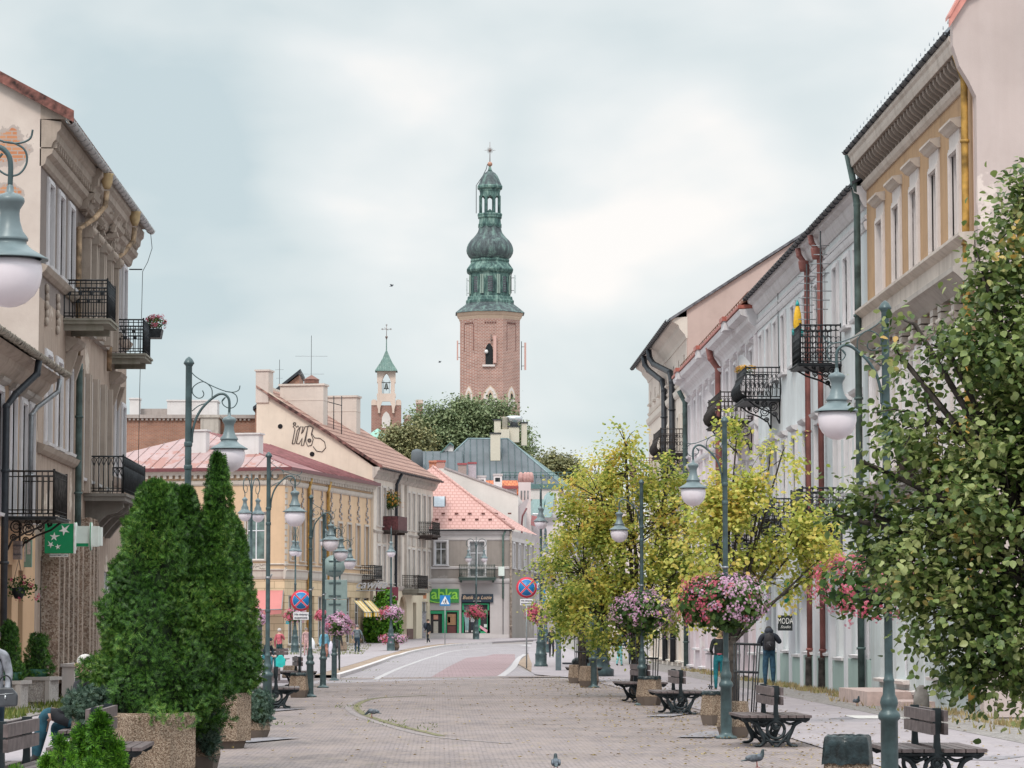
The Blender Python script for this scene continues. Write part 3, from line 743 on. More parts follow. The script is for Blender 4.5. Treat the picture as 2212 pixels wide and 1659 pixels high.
    for x in cx[3:7]:
        for s in (-.72, .72): c.box(x+s-.1, -.34, 9.6, x+s+.1, 0, 12.4); c.box(x+s-.13, -.4, 12.0, x+s+.13, 0, 12.3); c.ball((x+s,-.38,12.15), .13, 7); c.box(x+s-.1, -.2, 5.3, x+s+.1, 0, 8.5)
    for x in (5.9, 16.2): cornice(c, x-.8, x+.8, 8.75, [(.06,0),(.12,.08),(.3,.22),(.34,.34),(0,.4)]); c.prism([(0,8.0),(-.1,8.1),(-.26,8.6),(-.3,8.76),(0,8.76)], 0, x-.7, x-.5); c.prism([(0,8.0),(-.1,8.1),(-.26,8.6),(-.3,8.76),(0,8.76)], 0, x+.5, x+.7)
    for x in (1.1, 3.2): 
        for k in range(5): c.ball((x+.05*(k % 2),-.04,9.1+.2*k), .13, 6, 0, (1,.5,1))
    f.add(c, 'cornice', M_c)
    r = MB(); gable_roof(r, -.15, L+.1, -.62, 12.2, 13.98, 3.6, .16, 6.0, 0)
    r.box(-.22, 0, 0, -.2, .01, .01, 0)
    f.add(r, 'roof', plain('rusty_sheet', (.17,.075,.06), .7, .1, var=.45, scale=2.5))
    vg = MB(); vg.prism([(-.8,13.78),(6,17.45),(6,17.7),(-.8,14.06)], 0, -.22, -.17); f.add(vg, 'verge_board', plain('rusty_verge', (.21,.085,.07), .7, .1, var=.6, scale=4))
    gutter(f, 0, 7.8, -.68, 13.86, .11, plain('zinc_pale', (.42,.41,.41), .5, .4)); gutter(f, 8.1, L+.2, -.70, 13.86, .11, plain('zinc_pale', (.42,.41,.41)))
    for x, xx in ((7.9, 6.6), (15.2, 14.0)):
        k = MB(); k.lathe([(.08,13.35),(.11,13.42),(.15,13.52),(.17,13.72),(.19,13.76)], (x,-.70,0), 10); f.add(k, 'hopper', plain('hopper_ochre', (.50,.36,.20), .7))
        pipe_path(b, f, [(x,-.70,13.3), (x,-.66,12.9), (x-.5,-.45,12.5), (xx,-.14,12.1), (xx,-.14,8.7 if x < 10 else 9.0)], .075, plain('pipe_ochre_rust', (.40,.27,.17), .7, var=.4, scale=4))
    pipe_path(b, f, [(7.0,-.14,8.6), (7.0,-.14,8.4), (7.0,-.14,.2)], .085, M_pipe_green)
    mt = (M_trim_white, M_sash, M_trim_grey)
    for o in top[:3]+top[7:]: window(f, (o[0]+o[1])/2, o[2], o[1]-o[0], o[3]-o[2], '', mt, M_glass_pale)
    for o in top[3:7]: window(f, (o[0]+o[1])/2, o[2], o[1]-o[0], o[3]-o[2], 'plain', (M_trim_grey, M_sash, M_trim_grey), M_glass)
    for o in mid: window(f, (o[0]+o[1])/2, o[2], o[1]-o[0], o[3]-o[2], '', mt, M_glass_l)
    for i, o in enumerate(gr): window(f, (o[0]+o[1])/2, o[2], o[1]-o[0], o[3]-o[2], 'plain', mt, M_glass, name='shop_window')
    p = MB()
    for i in range(6): x = 1.2+i*.95; p.box(x-.16, -.42, .35, x+.16, 0, 4.2)
    for i in range(3): x = 8.2+i*.8; p.box(x-.2, -.35, .0, x+.2, 0, 4.6)
    f.add(p, 'pillar', aggregate('pebble_dash', (.16,.10,.07), (.30,.21,.16), (.42,.34,.28), 26))
    p = MB()
    for i in range(5): x = 1.6+i*1.3; p.box(x, -.75, 0, x+1.15, -.45, .75); p.box(x-.04, -.8, .75, x+1.19, -.42, .82)
    f.add(p, 'stone_plinth', plaster('plinth_pale', (.52,.46,.44), (.3,.26,.24), .4))
    balcony(f, 76.85-Yn, 9.55, 1.75, 1.1, .98, 'grid', .14, None, plaster('slab_moss', (.28,.26,.22), (.10,.10,.06), .7), 'beam', .5)
    balcony(f, 87.2-Yn, 9.6, 1.9, 1.0, .98, 'grid', .14, None, plaster('slab_moss', (.28,.26,.22)), 'beam', .5)
    balcony(f, 83.6-Yn, 5.3, 5.8, 1.05, 1.0, 'arches', .2, None, plaster('slab_stone', (.22,.20,.18), (.07,.06,.05), .7), 'stone', .85, brx=(-2.4, -.9, .9, 2.4))
    w = MB(); w.tube([(L-.1,-.7,13.8), (L-.05,-.75,13.3), (L+.15,-.6,12.9), (L+.12,-.45,12.6), (L+.1,-.4,9), (L+.1,-.35,3)], .012, 4)
    for z in (12.65, 10.6): w.tube([(L,-.05,z), (L,-.45,z)], .02, 4)
    f.add(w, 'wire', M_iron)
    return b
grey_brown_house()
def peach_house():
    Yn, Yf = 58.0, 71.2; L = Yf-Yn
    b = house('peach_house', 'lower two-storey house at the left edge with mossy gutter, peach ground floor and iron balcony', (MLX, Yn, 0), RZL)
    f = Fac(b); M_w = plaster('peach_up', (.42,.30,.22), (.14,.11,.09), .5, patch=(.5,.42,.36), patch_amt=.3); M_g = plaster('peach', (.62,.40,.25), (.45,.3,.2), .3, bump=.1)
    cx = [y-Yn for y in (59.6, 61.4, 63.2, 65.0, 67.05, 68.75, 70.1)]
    up = [(x-.36, x+.36, 4.2, 6.8) for x in cx]; gr = [(8.0,9.4,.1,3.1), (10.4,11.2,.8,3.0), (4,6.5,.7,3), (1,3,.7,3)]
    m = MB(); wall_open(m, 0, L, 3.9, 7.5, up, .3); wall_open(m, 0, L, 0, 3.9, gr, .35, 0, 1)
    body(m, L-.01, 10, 0, 7.6, 5.0, 2.8); f.add(m, 'wall', [M_w, M_g])
    c = MB(); cornice(c, 0, L-.02, 7.05, [(.04,0),(.12,.1),(.3,.3),(.34,.42),(.5,.5),(.55,.6),(0,.62)]); f.add(c, 'cornice', plaster('old_cornice', (.30,.25,.22)))
    r = MB(); gable_roof(r, -.1, L-.02, -.62, 10.2, 7.72, 2.9, .1, 5.0); f.add(r, 'roof', plain('roof_mossy', (.06,.05,.045), .9, var=.5, scale=8))
    gutter(f, 0, L-.05, -.72, 7.72, .1, plain('gutter_mossy', (.36,.32,.27), .8, var=.4, scale=10))
    mt = (M_trim_white, M_sash, M_trim_grey)
    for o in up: window(f, (o[0]+o[1])/2, o[2], .72, 2.6, 'cap', mt, M_glass_pale)
    for o in gr: window(f, (o[0]+o[1])/2, o[2], o[1]-o[0], o[3]-o[2], 'plain', (M_g, M_sash_brown, M_g), M_glass, name='shop_window')
    pipe_path(b, f, [(8.2,-.7,7.6), (8.2,-.66,7.3), (7.5,-.3,6.8), (7.2,-.14,6.5), (7.2,-.14,.1)], .08, M_zinc_dark)
    pipe_path(b, f, [(11.9,-.7,7.5), (11.9,-.66,7.2), (11.4,-.25,6.8), (11.2,-.14,6.6), (11.2,-.14,4.2)], .06, M_zinc)
    balcony(f, 67.4-Yn, 4.15, 2.2, 1.05, 1.0, 'bars', .08, M_iron_rust, M_iron, 'iron', .75)
    return b
peach_house()
# ============================================================ MIDDLE DISTANCE, left of centre
def yellow_house():
    ang = atan2(21.0, 5.1); z0 = .1
    b = house('yellow_house', 'yellow corner house with low rusty-pink sheet metal roof and plaster ornaments over its windows', (-10.1, 195, z0), ang)
    L, D, ze = 21.6, 15.0, 11.75
    M_y = plaster('yellow_wall', (.64,.45,.30), (.34,.26,.18), .35, bump=.1); M_r = bricks('yellow_rustic', (.66,.51,.34), (.63,.48,.32), (.36,.26,.17), (1,1,0), 1.3, .46, .02, var=.25, bump=.3)
    M_t = plaster('yellow_trim', (.54,.48,.43), (.26,.22,.19), .5)
    f = Fac(b); s = Fac(b, (0,D,0), -pi/2)
    cx = [1.6+2.35*i for i in range(9)]
    up = [(x-.5, x+.5, 6.0, 8.8) for x in cx]; gr = [(x-.7, x+.7, .5, 3.7) for x in cx]
    m = MB(); wall_open(m, 0, L, 5.0, ze, up, .25); wall_open(m, 0, L, 0, 5.0, gr, .3, 0, 1)
    m.quad((L,0,0), (L,D,0), (L,D,ze), (L,0,ze)); m.quad((L,D,0), (0,D,0), (0,D,ze), (L,D,ze))
    f.add(m, 'wall', [M_y, M_r])
    sx = D-2.0
    su = [(sx-.62, sx+.62, 6.0, 8.8), (sx-5.3, sx-4.1, 6.0, 8.8), (sx-9.5, sx-8.3, 6, 8.8)]; sg = [(D-5.0, D-1.5, .2, 3.0), (4, 6, .5, 3.4)]
    m = MB(); wall_open(m, 0, D, 5.0, ze, su, .25); wall_open(m, 0, D, 0, 5.0, sg, .4, 0, 1); s.add(m, 'wall', [M_y, M_r])
    for ff, LL in ((f, L), (s, D)):
        c = MB()
        cornice(c, -.35, LL+.2, ze-.9, [(.05,0),(.12,.1),(.16,.3),(.05,.35)]); cornice(c, -.45, LL+.2, ze-.2, [(.3,0),(.34,.15),(.48,.2),(.5,.4),(0,.45)])
        for i in range(int(LL/.42)): c.box(i*.42, -.3, ze-.42, i*.42+.22, 0, ze-.2)
        cornice(c, -.2, LL, 4.75, [(.06,0),(.12,.15),(.14,.5),(.24,.6),(0,.66)]); cornice(c, -.1, LL, 5.65, [(.06,0),(.12,.06),(0,.12)])
        ff.add(c, 'cornice', M_t)
    mt = (M_t, M_sash, plaster('ornament_grey', (.42,.38,.38), (.12,.1,.1), .8))
    for o in up: window(f, (o[0]+o[1])/2, o[2], 1.0, 2.8, 'garl', mt, M_glass_l)
    for o in su: window(s, (o[0]+o[1])/2, o[2], 1.24, 2.8, 'cap', mt, glassmat('glass_green', (.12,.18,.17), .15, .8))
    for o in gr: window(f, (o[0]+o[1])/2, o[2], 1.4, 3.2, 'plain', mt, M_glass, name='shop_window')
    for o in sg: window(s, (o[0]+o[1])/2, o[2], o[1]-o[0], o[3]-o[2], 'plain', mt, M_glass, name='shop_window')
    p = MB(); 
    for i, x in enumerate((sx,)): p.box(x-.8, -.06, 5.2, x+.8, 0, 5.75); 
    q = random.Random(3)
    for k in range(40): p.ball((sx+q.uniform(-.65,.65), -.07, 5.47+q.uniform(-.2,.2)), .07, 5)
    p.ring((D-8.2,-.02,ze-1.7), .3, .07, 1, 16); s.add(p, 'ornament_panel', M_t)
    w = MB(); w.lathe([(.24,0),(.24,.04)], (0,0,0), 14); 
    w = MB(); w.cbox((D-8.2,.02,ze-1.7), (.4,.05,.4)); s.add(w, 'pane', M_glass, parent=None)
    for x in (5.15, 9.85): pipe_path(b, f, [(x,-.3,ze-.2), (x,-.14,ze-.9), (x,-.14,.1)], .11, M_pipe_yel)
    # hipped sheet roof with standing seams
    ov = .55; zr = ze+3.1; hx = 7.0
    r = MB(); A = [(-ov,-ov), (L+ov,-ov), (L+ov,D+ov), (-ov,D+ov)]; R1 = (hx, D*.5, zr); R2 = (L-.2, D*.5, zr); z1 = ze+.25
    P = [(a[0],a[1],z1) for a in A]
    r.add([P[0],P[1],R2,R1], [(0,1,2,3)]); r.add([P[1],P[2],R2], [(0,1,2)]); r.add([P[2],P[3],R1,R2], [(0,1,2,3)])
    r.add([P[3],P[0],R1], [(0,1,2)], 1)
    for i in range(1, 22):
        t = i/22; x = -ov+(L+2*ov)*t
        if x > hx: r.tube([(x,-ov,z1+.02), (x,D*.5,zr+.02)], .035, 4, 0)
    for i in range(1, 20):
        y = -ov+(D+2*ov)*i/20; k = 1-abs(y-D*.5)/(D*.5+ov); r.tube([(-ov,y,z1+.02), (-ov+(hx+ov)*k,y,z1+(zr-z1)*k+.02)], .035, 4, 1)
    r.tube([P[0], R1], .06, 5, 0)
    M_rp = plaster('roof_faded_pink', (.41,.30,.30), (.34,.17,.14), .6, patch=(.36,.20,.18), patch_amt=.46, bump=.1); M_rd = plain('roof_dull_red', (.28,.115,.12), .6, .1, var=.2, scale=1.5)
    f.add(r, 'roof', [M_rd, M_rp])
    e = MB(); e.box(-ov-.04, -ov-.06, z1-.22, L+ov, -ov, z1+.01); e.box(-ov-.06, -ov-.05, z1-.22, -ov, D+ov, z1+.01); f.add(e, 'gutter', plain('gutter_maroon', (.16,.05,.055), .5))
    k = MB(); k.box(2.2, 2.5, zr-2.4, 3.2, 4.2, zr-.5); k.box(2.1, 2.4, zr-.5, 3.3, 4.3, zr-.4); f.add(k, 'chimney', M_plaster_white)
    k = MB(); k.box(2.6, 6.3, zr-1.8, 3.4, 7.3, zr-.2); k.box(2.5, 6.2, zr-.2, 3.5, 7.4, zr-.1); f.add(k, 'chimney', M_plaster_white)
    # rustic quoins at the corner
    k = MB()
    for i in range(16): k.box(-.02-.03, -.05, 5.2+i*.4, .35+.15*(i % 2), .0, 5.5+i*.4)
    f.add(k, 'quoin', M_t)
    # dark iron balcony
    balcony(f, 19.9, 5.0, 2.2, 1.0, 1.0, 'lace', .1, M_iron, M_wood_dark, 'iron', .8)
    return b, f, s, D
yh, yf, ys_, yD = yellow_house()
def brick_rear_house():
    Y = 232; sc = F0/Y
    x0 = X(240, Y); x1 = X(600, Y)
    b = house('old_brick_house', 'old brick house behind the yellow one, with flat parapet and plastered chimneys', (x0, Y, .7), 0)
    f = Fac(b); L = x1-x0; zt = Z(905, Y)-.7
    M_b = bricks('brick_orange', (.42,.19,.12), (.34,.15,.10), (.34,.27,.23), (1,1,0), .3, .1, .016, var=.5)
    m = MB(); m.box(0, 0, 0, L-1.8, 9, zt); m.prism([(L-1.79,0),(L+1.6,0),(L+1.6,zt+3.3),(L-1.79,zt+.6)], 1, -1.3, 6)
    f.add(m, 'wall', M_b)
    c = MB(); c.box(-.1, -.25, zt+.002, L-1.8, 9, zt+.28)
    for i in range(32): c.box(.2+i*.33, -.18, zt-.16, .2+i*.33+.17, .0, zt)
    c.box(1.8, 2, zt+.28, 4.4, 4, zt+.9); f.add(c, 'parapet', plaster('parapet_grey', (.40,.35,.33), (.2,.17,.16), .6))
    c = MB(); c.prism([(L-1.95,zt+.55),(L+1.7,zt+3.5),(L+1.7,zt+3.75),(L-1.95,zt+.8)], 1, -1.6, 6.2); f.add(c, 'roof', M_zinc_dark)
    for u0, u1, v0, dep in ((272, 293, 862, 1.2), (354, 463, 866, 2.4)):
        xa, xb = X(u0,Y)-x0, X(u1,Y)-x0; k = MB(); zz = Z(v0,Y)-.7
        k.box(xa, 1, zt, xb, 1+dep, zz); k.box(xa-.07, .93, zz, xb+.07, 1.07+dep, zz+.12); f.add(k, 'chimney', M_plaster_white)
    k = MB(); xa, xb = X(428,Y-3)-x0, X(467,Y-3)-x0; k.box(xa, -2.5, 0, xb, -.3, Z(902,Y-3)-.7); k.box(xa-.1, -2.6, Z(902,Y-3)-.7, xb+.1, -.2, Z(896,Y-3)-.7); f.add(k, 'chimney', plaster('chimney_stained', (.5,.46,.42), (.15,.13,.11), .8))
brick_rear_house()
def text_mesh(s, size, depth=.012, bold=0, shear=0, align='CENTER', spacing=1):
    cu = bpy.data.curves.new('letters', 'FONT'); cu.body = s; cu.size = size; cu.extrude = depth; cu.align_x = align; cu.align_y = 'CENTER'; cu.offset = bold; cu.shear = shear; cu.space_character = spacing; cu.resolution_u = 3
    o = bpy.data.objects.new('tmp', cu); COL.objects.link(o); dg = bpy.context.evaluated_depsgraph_get()
    me = bpy.data.meshes.new_from_object(o.evaluated_get(dg)); bpy.data.objects.remove(o); bpy.data.curves.remove(cu); me.name = 'lettering'
    return me
def lettering(s, size, parent, loc, rz=0, mat=None, name='lettering', **k):
    me = text_mesh(s, size, **k); me.materials.clear(); me.materials.append(mat)
    o = bpy.data.objects.new(name, me); COL.objects.link(o); o.parent = parent; o.location = loc; o.rotation_euler = (pi/2, 0, rz); return o
M_tile = bricks('roof_brown_pink_tile', (.37,.22,.18), (.43,.265,.22), (.20,.11,.09), (1,0,0), .8, .42, .07, .5, var=.35, dirt=.25, bump=.8)
def graffiti_house():
    ang = atan2(20.0, 4.25); z0 = .5
    b = house('graffiti_house', 'pale house with tall bare gable carrying graffiti letters and long brownish tiled roof', (-4.8, 216, z0), ang)
    L, D, ze, zr = 20.4, 8.8, 12.7, 18.55
    f = Fac(b); s = Fac(b, (0,D,0), -pi/2)
    M_w = plaster('streaky_cream', (.70,.61,.54), (.30,.24,.20), .6, bump=.2); M_g = plaster('gable_cream', (.72,.62,.52), (.5,.42,.34), .35, patch=(.64,.53,.46), patch_amt=.3, bump=.1); M_gr = plaster('cream_ground', (.72,.62,.48), (.5,.42,.33), .25)
    cx = [1.6, 3.3, 5.3, 7.0, 11.5, 13.2, 15.1, 17.0, 18.9]
    up = [(x-.42, x+.42, 8.6, 11.4) for x in cx]; mid = [(x-.42, x+.42, 4.5, 7.1) for x in cx]
    gr = [(1.2, 5.8, .5, 3.2), (8.4, 11.0, 0.02, 3.6), (13.2,14.4,.2,3.1), (16.5,18.5,.2,3.2)]
    m = MB(); wall_open(m, 0, L, 4.0, ze, up+mid, .25); wall_open(m, 0, L, 0, 4.0, gr, .6, 0, 2)
    m.add([(0,0,0),(0,D,0),(0,D,zr+.5),(0,7.85,zr+.5),(0,7.85,zr-.2),(0,0,ze+.1)], [(0,5,4,3,2,1)], 1)
    m.quad((L,0,0), (L,D,0), (L,D,zr), (L,0,ze)); m.quad((0,D,0), (0,D,zr+.5), (L,D,zr+.3), (L,D,0))
    f.add(m, 'wall', [M_w, M_g, M_gr])
    c = MB(); cornice(c, -.3, L+.3, ze-.75, [(.06,0),(.14,.1),(.3,.3),(.34,.5),(.5,.62),(.54,.8),(0,.84)])
    for i in range(int(L/.4)): c.box(i*.4, -.36, ze-.5, i*.4+.2, 0, ze-.25)
    cornice(c, 0, L, 8.05, [(.05,0),(.14,.15),(0,.25)]); cornice(c, 0, L, 3.95, [(.05,0),(.14,.15),(.18,.3),(0,.35)])
    for x in cx: c.box(x-.55, -.08, 7.4, x+.55, 0, 8.0)
    for x in (8.3, 10.4): c.box(x-.25, -.2, 4.3, x+.25, 0, ze-.8)
    f.add(c, 'cornice', plaster('cornice_worn', (.52,.46,.42), (.14,.11,.10), .8))
    mt = (plaster('casing_worn', (.64,.59,.56), (.3,.26,.23), .6), M_sash, M_trim_grey)
    for o in up+mid: window(f, (o[0]+o[1])/2, o[2], .84, o[3]-o[2], '', mt, M_glass_pale)
    window(f, 3.5, .5, 4.6, 2.7, 'plain', mt, M_glass, name='shop_window'); window(f, 17.5, .2, 2, 3.0, 'plain', mt, M_glass, name='shop_window')
    k = MB(); k.box(8.4, .55, 0, 11.0, .6, 3.6); f.add(k, 'passage', plaster('passage_tan', (.45,.34,.25)))
    k = MB(); k.prism([(8.4,3.6),(8.4,2.6),(8.6,3.1),(9.0,3.45),(9.7,3.6)], 1, -.01, .2); k.prism([(11,3.6),(9.7,3.6),(10.4,3.45),(10.8,3.1),(11,2.6)], 1, -.01, .2); f.add(k, 'arch', M_gr)
    q = MB(); q.box(6.2, -.06, 0, 8.35, 0, 1.1); q.box(11.05, -.06, 0, 13.1, 0, 1.1); f.add(q, 'base_course', plain('plinth_brown', (.15,.085,.075), .7))
    r = MB(); t = .12; sl = (zr-ze)/D
    r.add([(-.2,-.65,ze-.0),(L+.3,-.65,ze),(L+.3,D,zr+.15),(-.2,D,zr+.15),(-.2,-.65,ze+t),(L+.3,-.65,ze+t),(L+.3,D,zr+.15+t),(-.2,D,zr+.15+t)], [(0,3,2,1),(4,5,6,7),(0,1,5,4),(1,2,6,5),(2,3,7,6),(3,0,4,7)])
    f.add(r, 'roof', M_tile)
    v = MB(); v.add([(-.28,-.7,ze-.08),(-.2,-.7,ze-.08),(-.2,7.9,zr-.55),(-.28,7.9,zr-.55),(-.28,-.7,ze+.16),(-.2,-.7,ze+.16),(-.2,7.9,zr-.28),(-.28,7.9,zr-.28)], [(0,3,2,1),(4,5,6,7),(0,1,5,4),(1,2,6,5),(2,3,7,6),(3,0,4,7)]); f.add(v, 'verge_board', plain('verge_brown', (.17,.08,.07), .7, var=.5, scale=3))
    gutter(f, -.2, L+.3, -.72, ze, .11, M_zinc_dark)
    for x0, y0, y1, zt, d in ((3.0, 4.55, 7.85, 19.0, 1.3), (13.2, 4.5, 7.8, 18.9, 1.3)):
        k = MB(); k.box(x0, y0, 14, x0+d, y1, zt); k.box(x0-.1, y0-.1, zt, x0+d+.1, y1+.1, zt+.14); k.box(x0-.02, y0-.02, zt-1.1, x0+d+.02, y1+.02, zt-1.02); f.add(k, 'chimney', plaster('chimney_cream', (.62,.54,.49), (.4,.33,.3), .4))
    k = MB(); k.box(-.1, 7.88, zr-1, 1.2, 8.85, zr+1.3); k.box(-.18, 7.8, zr+1.3, 1.28, 8.93, zr+1.42); f.add(k, 'chimney', plaster('chimney_cream', (.62,.54,.49), (.4,.33,.3), .4))
    k = MB(); k.lathe([(.55,0),(.55,.25),(.62,.28),(.05,.62)], (3.6, 5.6, 19.2), 10, smooth=False); f.add(k, 'vent_cowl', plain('cowl_brown', (.2,.09,.07), .6))
    k = MB()
    for i, y in enumerate((3.5, 4.1, 4.6)): k.tube([(4.4,y,14.8+.2*i), (4.4,y,18.3)], .035, 4)
    k.tube([(4.4,3.5,17.6),(4.4,4.6,17.9)], .03, 4); f.add(k, 'roof_rail', M_iron)
    # round vents in the gable and the graffiti
    k = MB()
    for y, z in ((7.0,15.8), (6.9,13.6), (4.6,13.75), (6.9,13.15)): k.lathe([(.17,-.02),(.17,.02)], (0,0,0), 12) if 0 else k.prism([(y+.18*cos(a*pi/6), z+.18*sin(a*pi/6)) for a in range(12)], 0, -.03, .0)
    f.add(k, 'vent_hole', plain('vent_black', (.012,.012,.014), .9))
    def gst(pts, r=.032):
        k.tube([(-.03, 8.8-a, z) for a, z in pts], r, 4)
    k = MB()
    # sketchy outlined letters, coordinates in metres from the wall's far edge
    S0 = 2.75
    def P(l): return [(S0-.05+x*.0105, 15.15-y*.0105) for x, y in l]
    gst(P([(0,60),(12,0),(20,-45),(5,-60),(20,-72),(30,-55),(42,-65),(50,-50),(36,-30),(28,10),(18,58),(0,60)]))
    gst(P([(30,58),(45,-10),(58,-58),(78,-58),(66,-10),(76,-20),(92,-58),(112,-60),(98,0),(82,70),(66,72),(72,20),(50,60),(30,58)]))
    gst(P([(112,-60),(104,-10),(96,40),(112,78),(140,70),(150,30),(136,-5),(148,-50),(128,-62),(112,-60)]))
    gst(P([(150,-50),(140,-10),(160,20),(200,25),(232,50),(240,90),(215,118),(175,112),(150,80)]))
    gst([(S0+.12+.1*cos(a*pi/4), 15.98+.09*sin(a*pi/4)) for a in range(9)], .035)
    gst([(S0+1.24+.1*cos(a*pi/4), 14.75+.1*sin(a*pi/4)) for a in range(9)], .06)
    f.add(k, 'graffiti', plain('graffiti_ink', (.12,.10,.095), .8))
    pipe_path(b, f, [(6.6,-.6,ze-.1), (6.6,-.2,ze-.9), (6.6,-.14,.1)], .12, M_zinc_dark)
    # solid maroon balcony and two lace ones
    o = balcony(f, 4.3, 8.3, 3.0, 1.15, 1.0, 'bars', .14, M_iron, M_wood_dark, 'beam')
    k = MB(); k.box(-1.5, -1.18, .0, 1.5, -1.12, 1.0); k.box(-1.53, -1.17, 0, -1.48, 0, 1.0); k.box(1.48, -1.17, 0, 1.53, 0, 1.0); k.build('panel', plain('maroon_panel', (.10,.028,.032), .6, var=.3), o)
    balcony(f, 16.2, 8.3, 2.6, 1.15, 1.0, 'lace', .14, M_iron_rust, M_wood_dark, 'beam'); balcony(f, 11.2, 4.1, 3.4, 1.2, 1.0, 'lace', .3, M_iron_rust, plaster('slab_moss', (.28,.26,.22)), 'beam')
    return b, f
gh, gf = graffiti_house()
# ---------- grey corner house with shops, facing the street's bend
def corner_shop_house():
    x0, x1, Y, z0 = -1.9, 5.45, 235.0, .75; L = x1-x0; ze = 8.55; D = 15
    b = house('corner_shop_house', 'small grey two-storey corner house with salmon-pink tiled hip roof and green shop front', (x0, Y, z0), 0)
    f = Fac(b)
    M_w = plaster('grey_render', (.30,.265,.245), (.16,.13,.12), .5, patch=(.36,.32,.30), patch_amt=.4, bump=.2); M_g = plaster('grey_ground', (.50,.46,.46), (.4,.36,.35), .25, bump=.1)
    def lx(u): return X(u, Y)-x0
    def lz(v): return Z(v, Y)-z0
    wl = (lx(940), lx(964)); wd_ = (lx(1014), lx(1046))
    up = [(wl[0], wl[1], lz(1220), lz(1170)), (wd_[0], wd_[1], lz(1246), lz(1170))]
    sh = (lx(934.5), lx(1058), .55, lz(1288)); sh2 = [(.3, lx(991), .5, lz(1318)), (lx(996), lx(1058), .5, lz(1288))]
    m = MB(); wall_open(m, 0, L, lz(1257), ze, up, .22); wall_open(m, 0, L, 0, lz(1257), sh2, .35, 0, 1)
    m.quad((L,0,0), (L+2.4,D,0), (L+2.4,D,ze), (L,0,ze), 0); m.quad((0,D,0), (0,0,0), (0,0,ze), (0,D,ze), 0)
    m.quad((L+2.4,D,0), (0,D,0), (0,D,ze), (L+2.4,D,ze), 0)
    f.add(m, 'wall', [M_w, M_g])
    c = MB(); cornice(c, -.1, L+.05, lz(1167), [(.04,0),(.08,.1),(.1,.35),(.24,.5),(.28,.75),(0,.8)]); cornice(c, 0, L, lz(1229), [(.06,0),(.1,.15),(0,.2)]); cornice(c, 0, L+.02, lz(1259), [(.06,0),(.12,.15),(.14,.3),(0,.34)])
    c.box(0, -.06, 0, L, 0, .4)
    f.add(c, 'cornice', plaster('corner_trim', (.60,.56,.56), (.4,.36,.34), .3))
    s = Fac(b, (L+.03,0,0), atan2(D, 2.4)); c = MB(); cornice(c, 0, D, ze-.8, [(.06,0),(.1,.3),(.3,.75),(0,.8)]); s.add(c, 'cornice', plaster('corner_trim', (.60,.56,.56)))
    for i in range(4): window(s, 2.4+3.4*i, lz(1225), .9, 1.9, '', (M_trim_white, M_sash, M_trim_white), M_glass_l)
    mt = (M_trim_white, M_sash, M_trim_white)
    window(f, sum(wl)/2, up[0][2], wl[1]-wl[0], up[0][3]-up[0][2], '', mt, glassmat('glass_lace', (.16,.15,.14), .3, .5, .8)); window(f, sum(wd_)/2, up[1][2], wd_[1]-wd_[0], up[1][3]-up[1][2], '', mt, M_glass_l, name='balcony_door')
    # hip roof
    zr = Z(1008, Y+7)-z0; ov = .35
    r = MB(); pk = (lx(933), 6.5, zr); pb = (lx(933)+.3, D+2, zr); A = (-ov-2.5,-ov,ze+.1); B = (L+ov,-ov,ze+.1); C = (L+2.4+ov,D+ov,ze+.1)
    r.add([A,B,pk], [(0,1,2)]); r.add([A,pk,(-ov-2.5,D,ze+3)], [(0,1,2)])
    r.add([B,C,pb,pk], [(0,1,2,3)]); r.tube([B, pk], .13, 6)
    q = random.Random(1)
    for row, z in ((.9,0), (1.5,1)):
        for i in range(7): x = .6+i*1.05+.5*z; r.box(x-.14, -ov+row*.95, ze+.1+row*.8+.02, x+.14, -ov+row*.95+.1, ze+.1+row*.8+.14, 1)
    f.add(r, 'roof', [bricks('roof_salmon_tile', (.54,.32,.295), (.57,.35,.32), (.45,.25,.225), (1,0,0), .34, .25, .028, .5, var=.12, bump=.9), plain('snow_stop', (.14,.05,.04), .6)])
    k = MB(); n = Vector((0,-.62,.78)); c0 = Vector((lx(948), 2.55, lz(1086)))
    rot = Matrix.Rotation(radians(46), 3, 'X'); k.cbox(c0+Vector((0,-.1,.1)), (1.0,1.35,.12), 0, rot); k.cbox(c0+Vector((0,-.15,.16)), (.84,1.18,.12), 1, rot); f.add(k, 'roof_window', [M_zinc_dark, plain('skylight', (.45,.50,.56), .15, var=.05)])
    k = MB(); k.box(lx(925), 7.2, zr-1.5, lx(941), 8.2, zr+.35); k.box(lx(924), 7.1, zr+.35, lx(942), 8.3, zr+.5); f.add(k, 'chimney', bricks('chimney_orange', (.60,.24,.14), (.55,.2,.12), (.5,.3,.25)))
    gutter(f, -.1, L+.2, -ov-.1, ze+.05, .1, M_zinc_dark)
    pipe_path(b, f, [(L-.3,-.4,ze), (L-.5,-.2,ze-.5), (L-.5,-.12,ze-1.2), (L-.5,-.12,3.2)], .07, plain('pipe_dull_green', (.12,.19,.17), .6)); pipe_path(b, f, [(L+.1,-.3,ze), (L+.12,-.14,ze-1), (L+.12,-.14,.1)], .09, plain('pipe_beige', (.46,.38,.32), .7, var=.3))
    o = balcony(f, (wd_[0]+wd_[1])/2-.0, lz(1247), 2.75, .9, .95, 'lace', .25, plain('iron_green', (.055,.085,.075), .6), plain('iron_green', (.055,.085,.075), .6), 'beam')
    k = MB(); k.box(lx(1076), -.3, lz(1244), lx(1089), 0, lz(1224)); f.add(k, 'meter_box', plain('box_white', (.68,.74,.70), .5, var=.03))
    k = MB(); k.box(lx(1085.5), -.05, 0, lx(1086.8), 0, lz(1244)); f.add(k, 'cable_duct', M_iron)
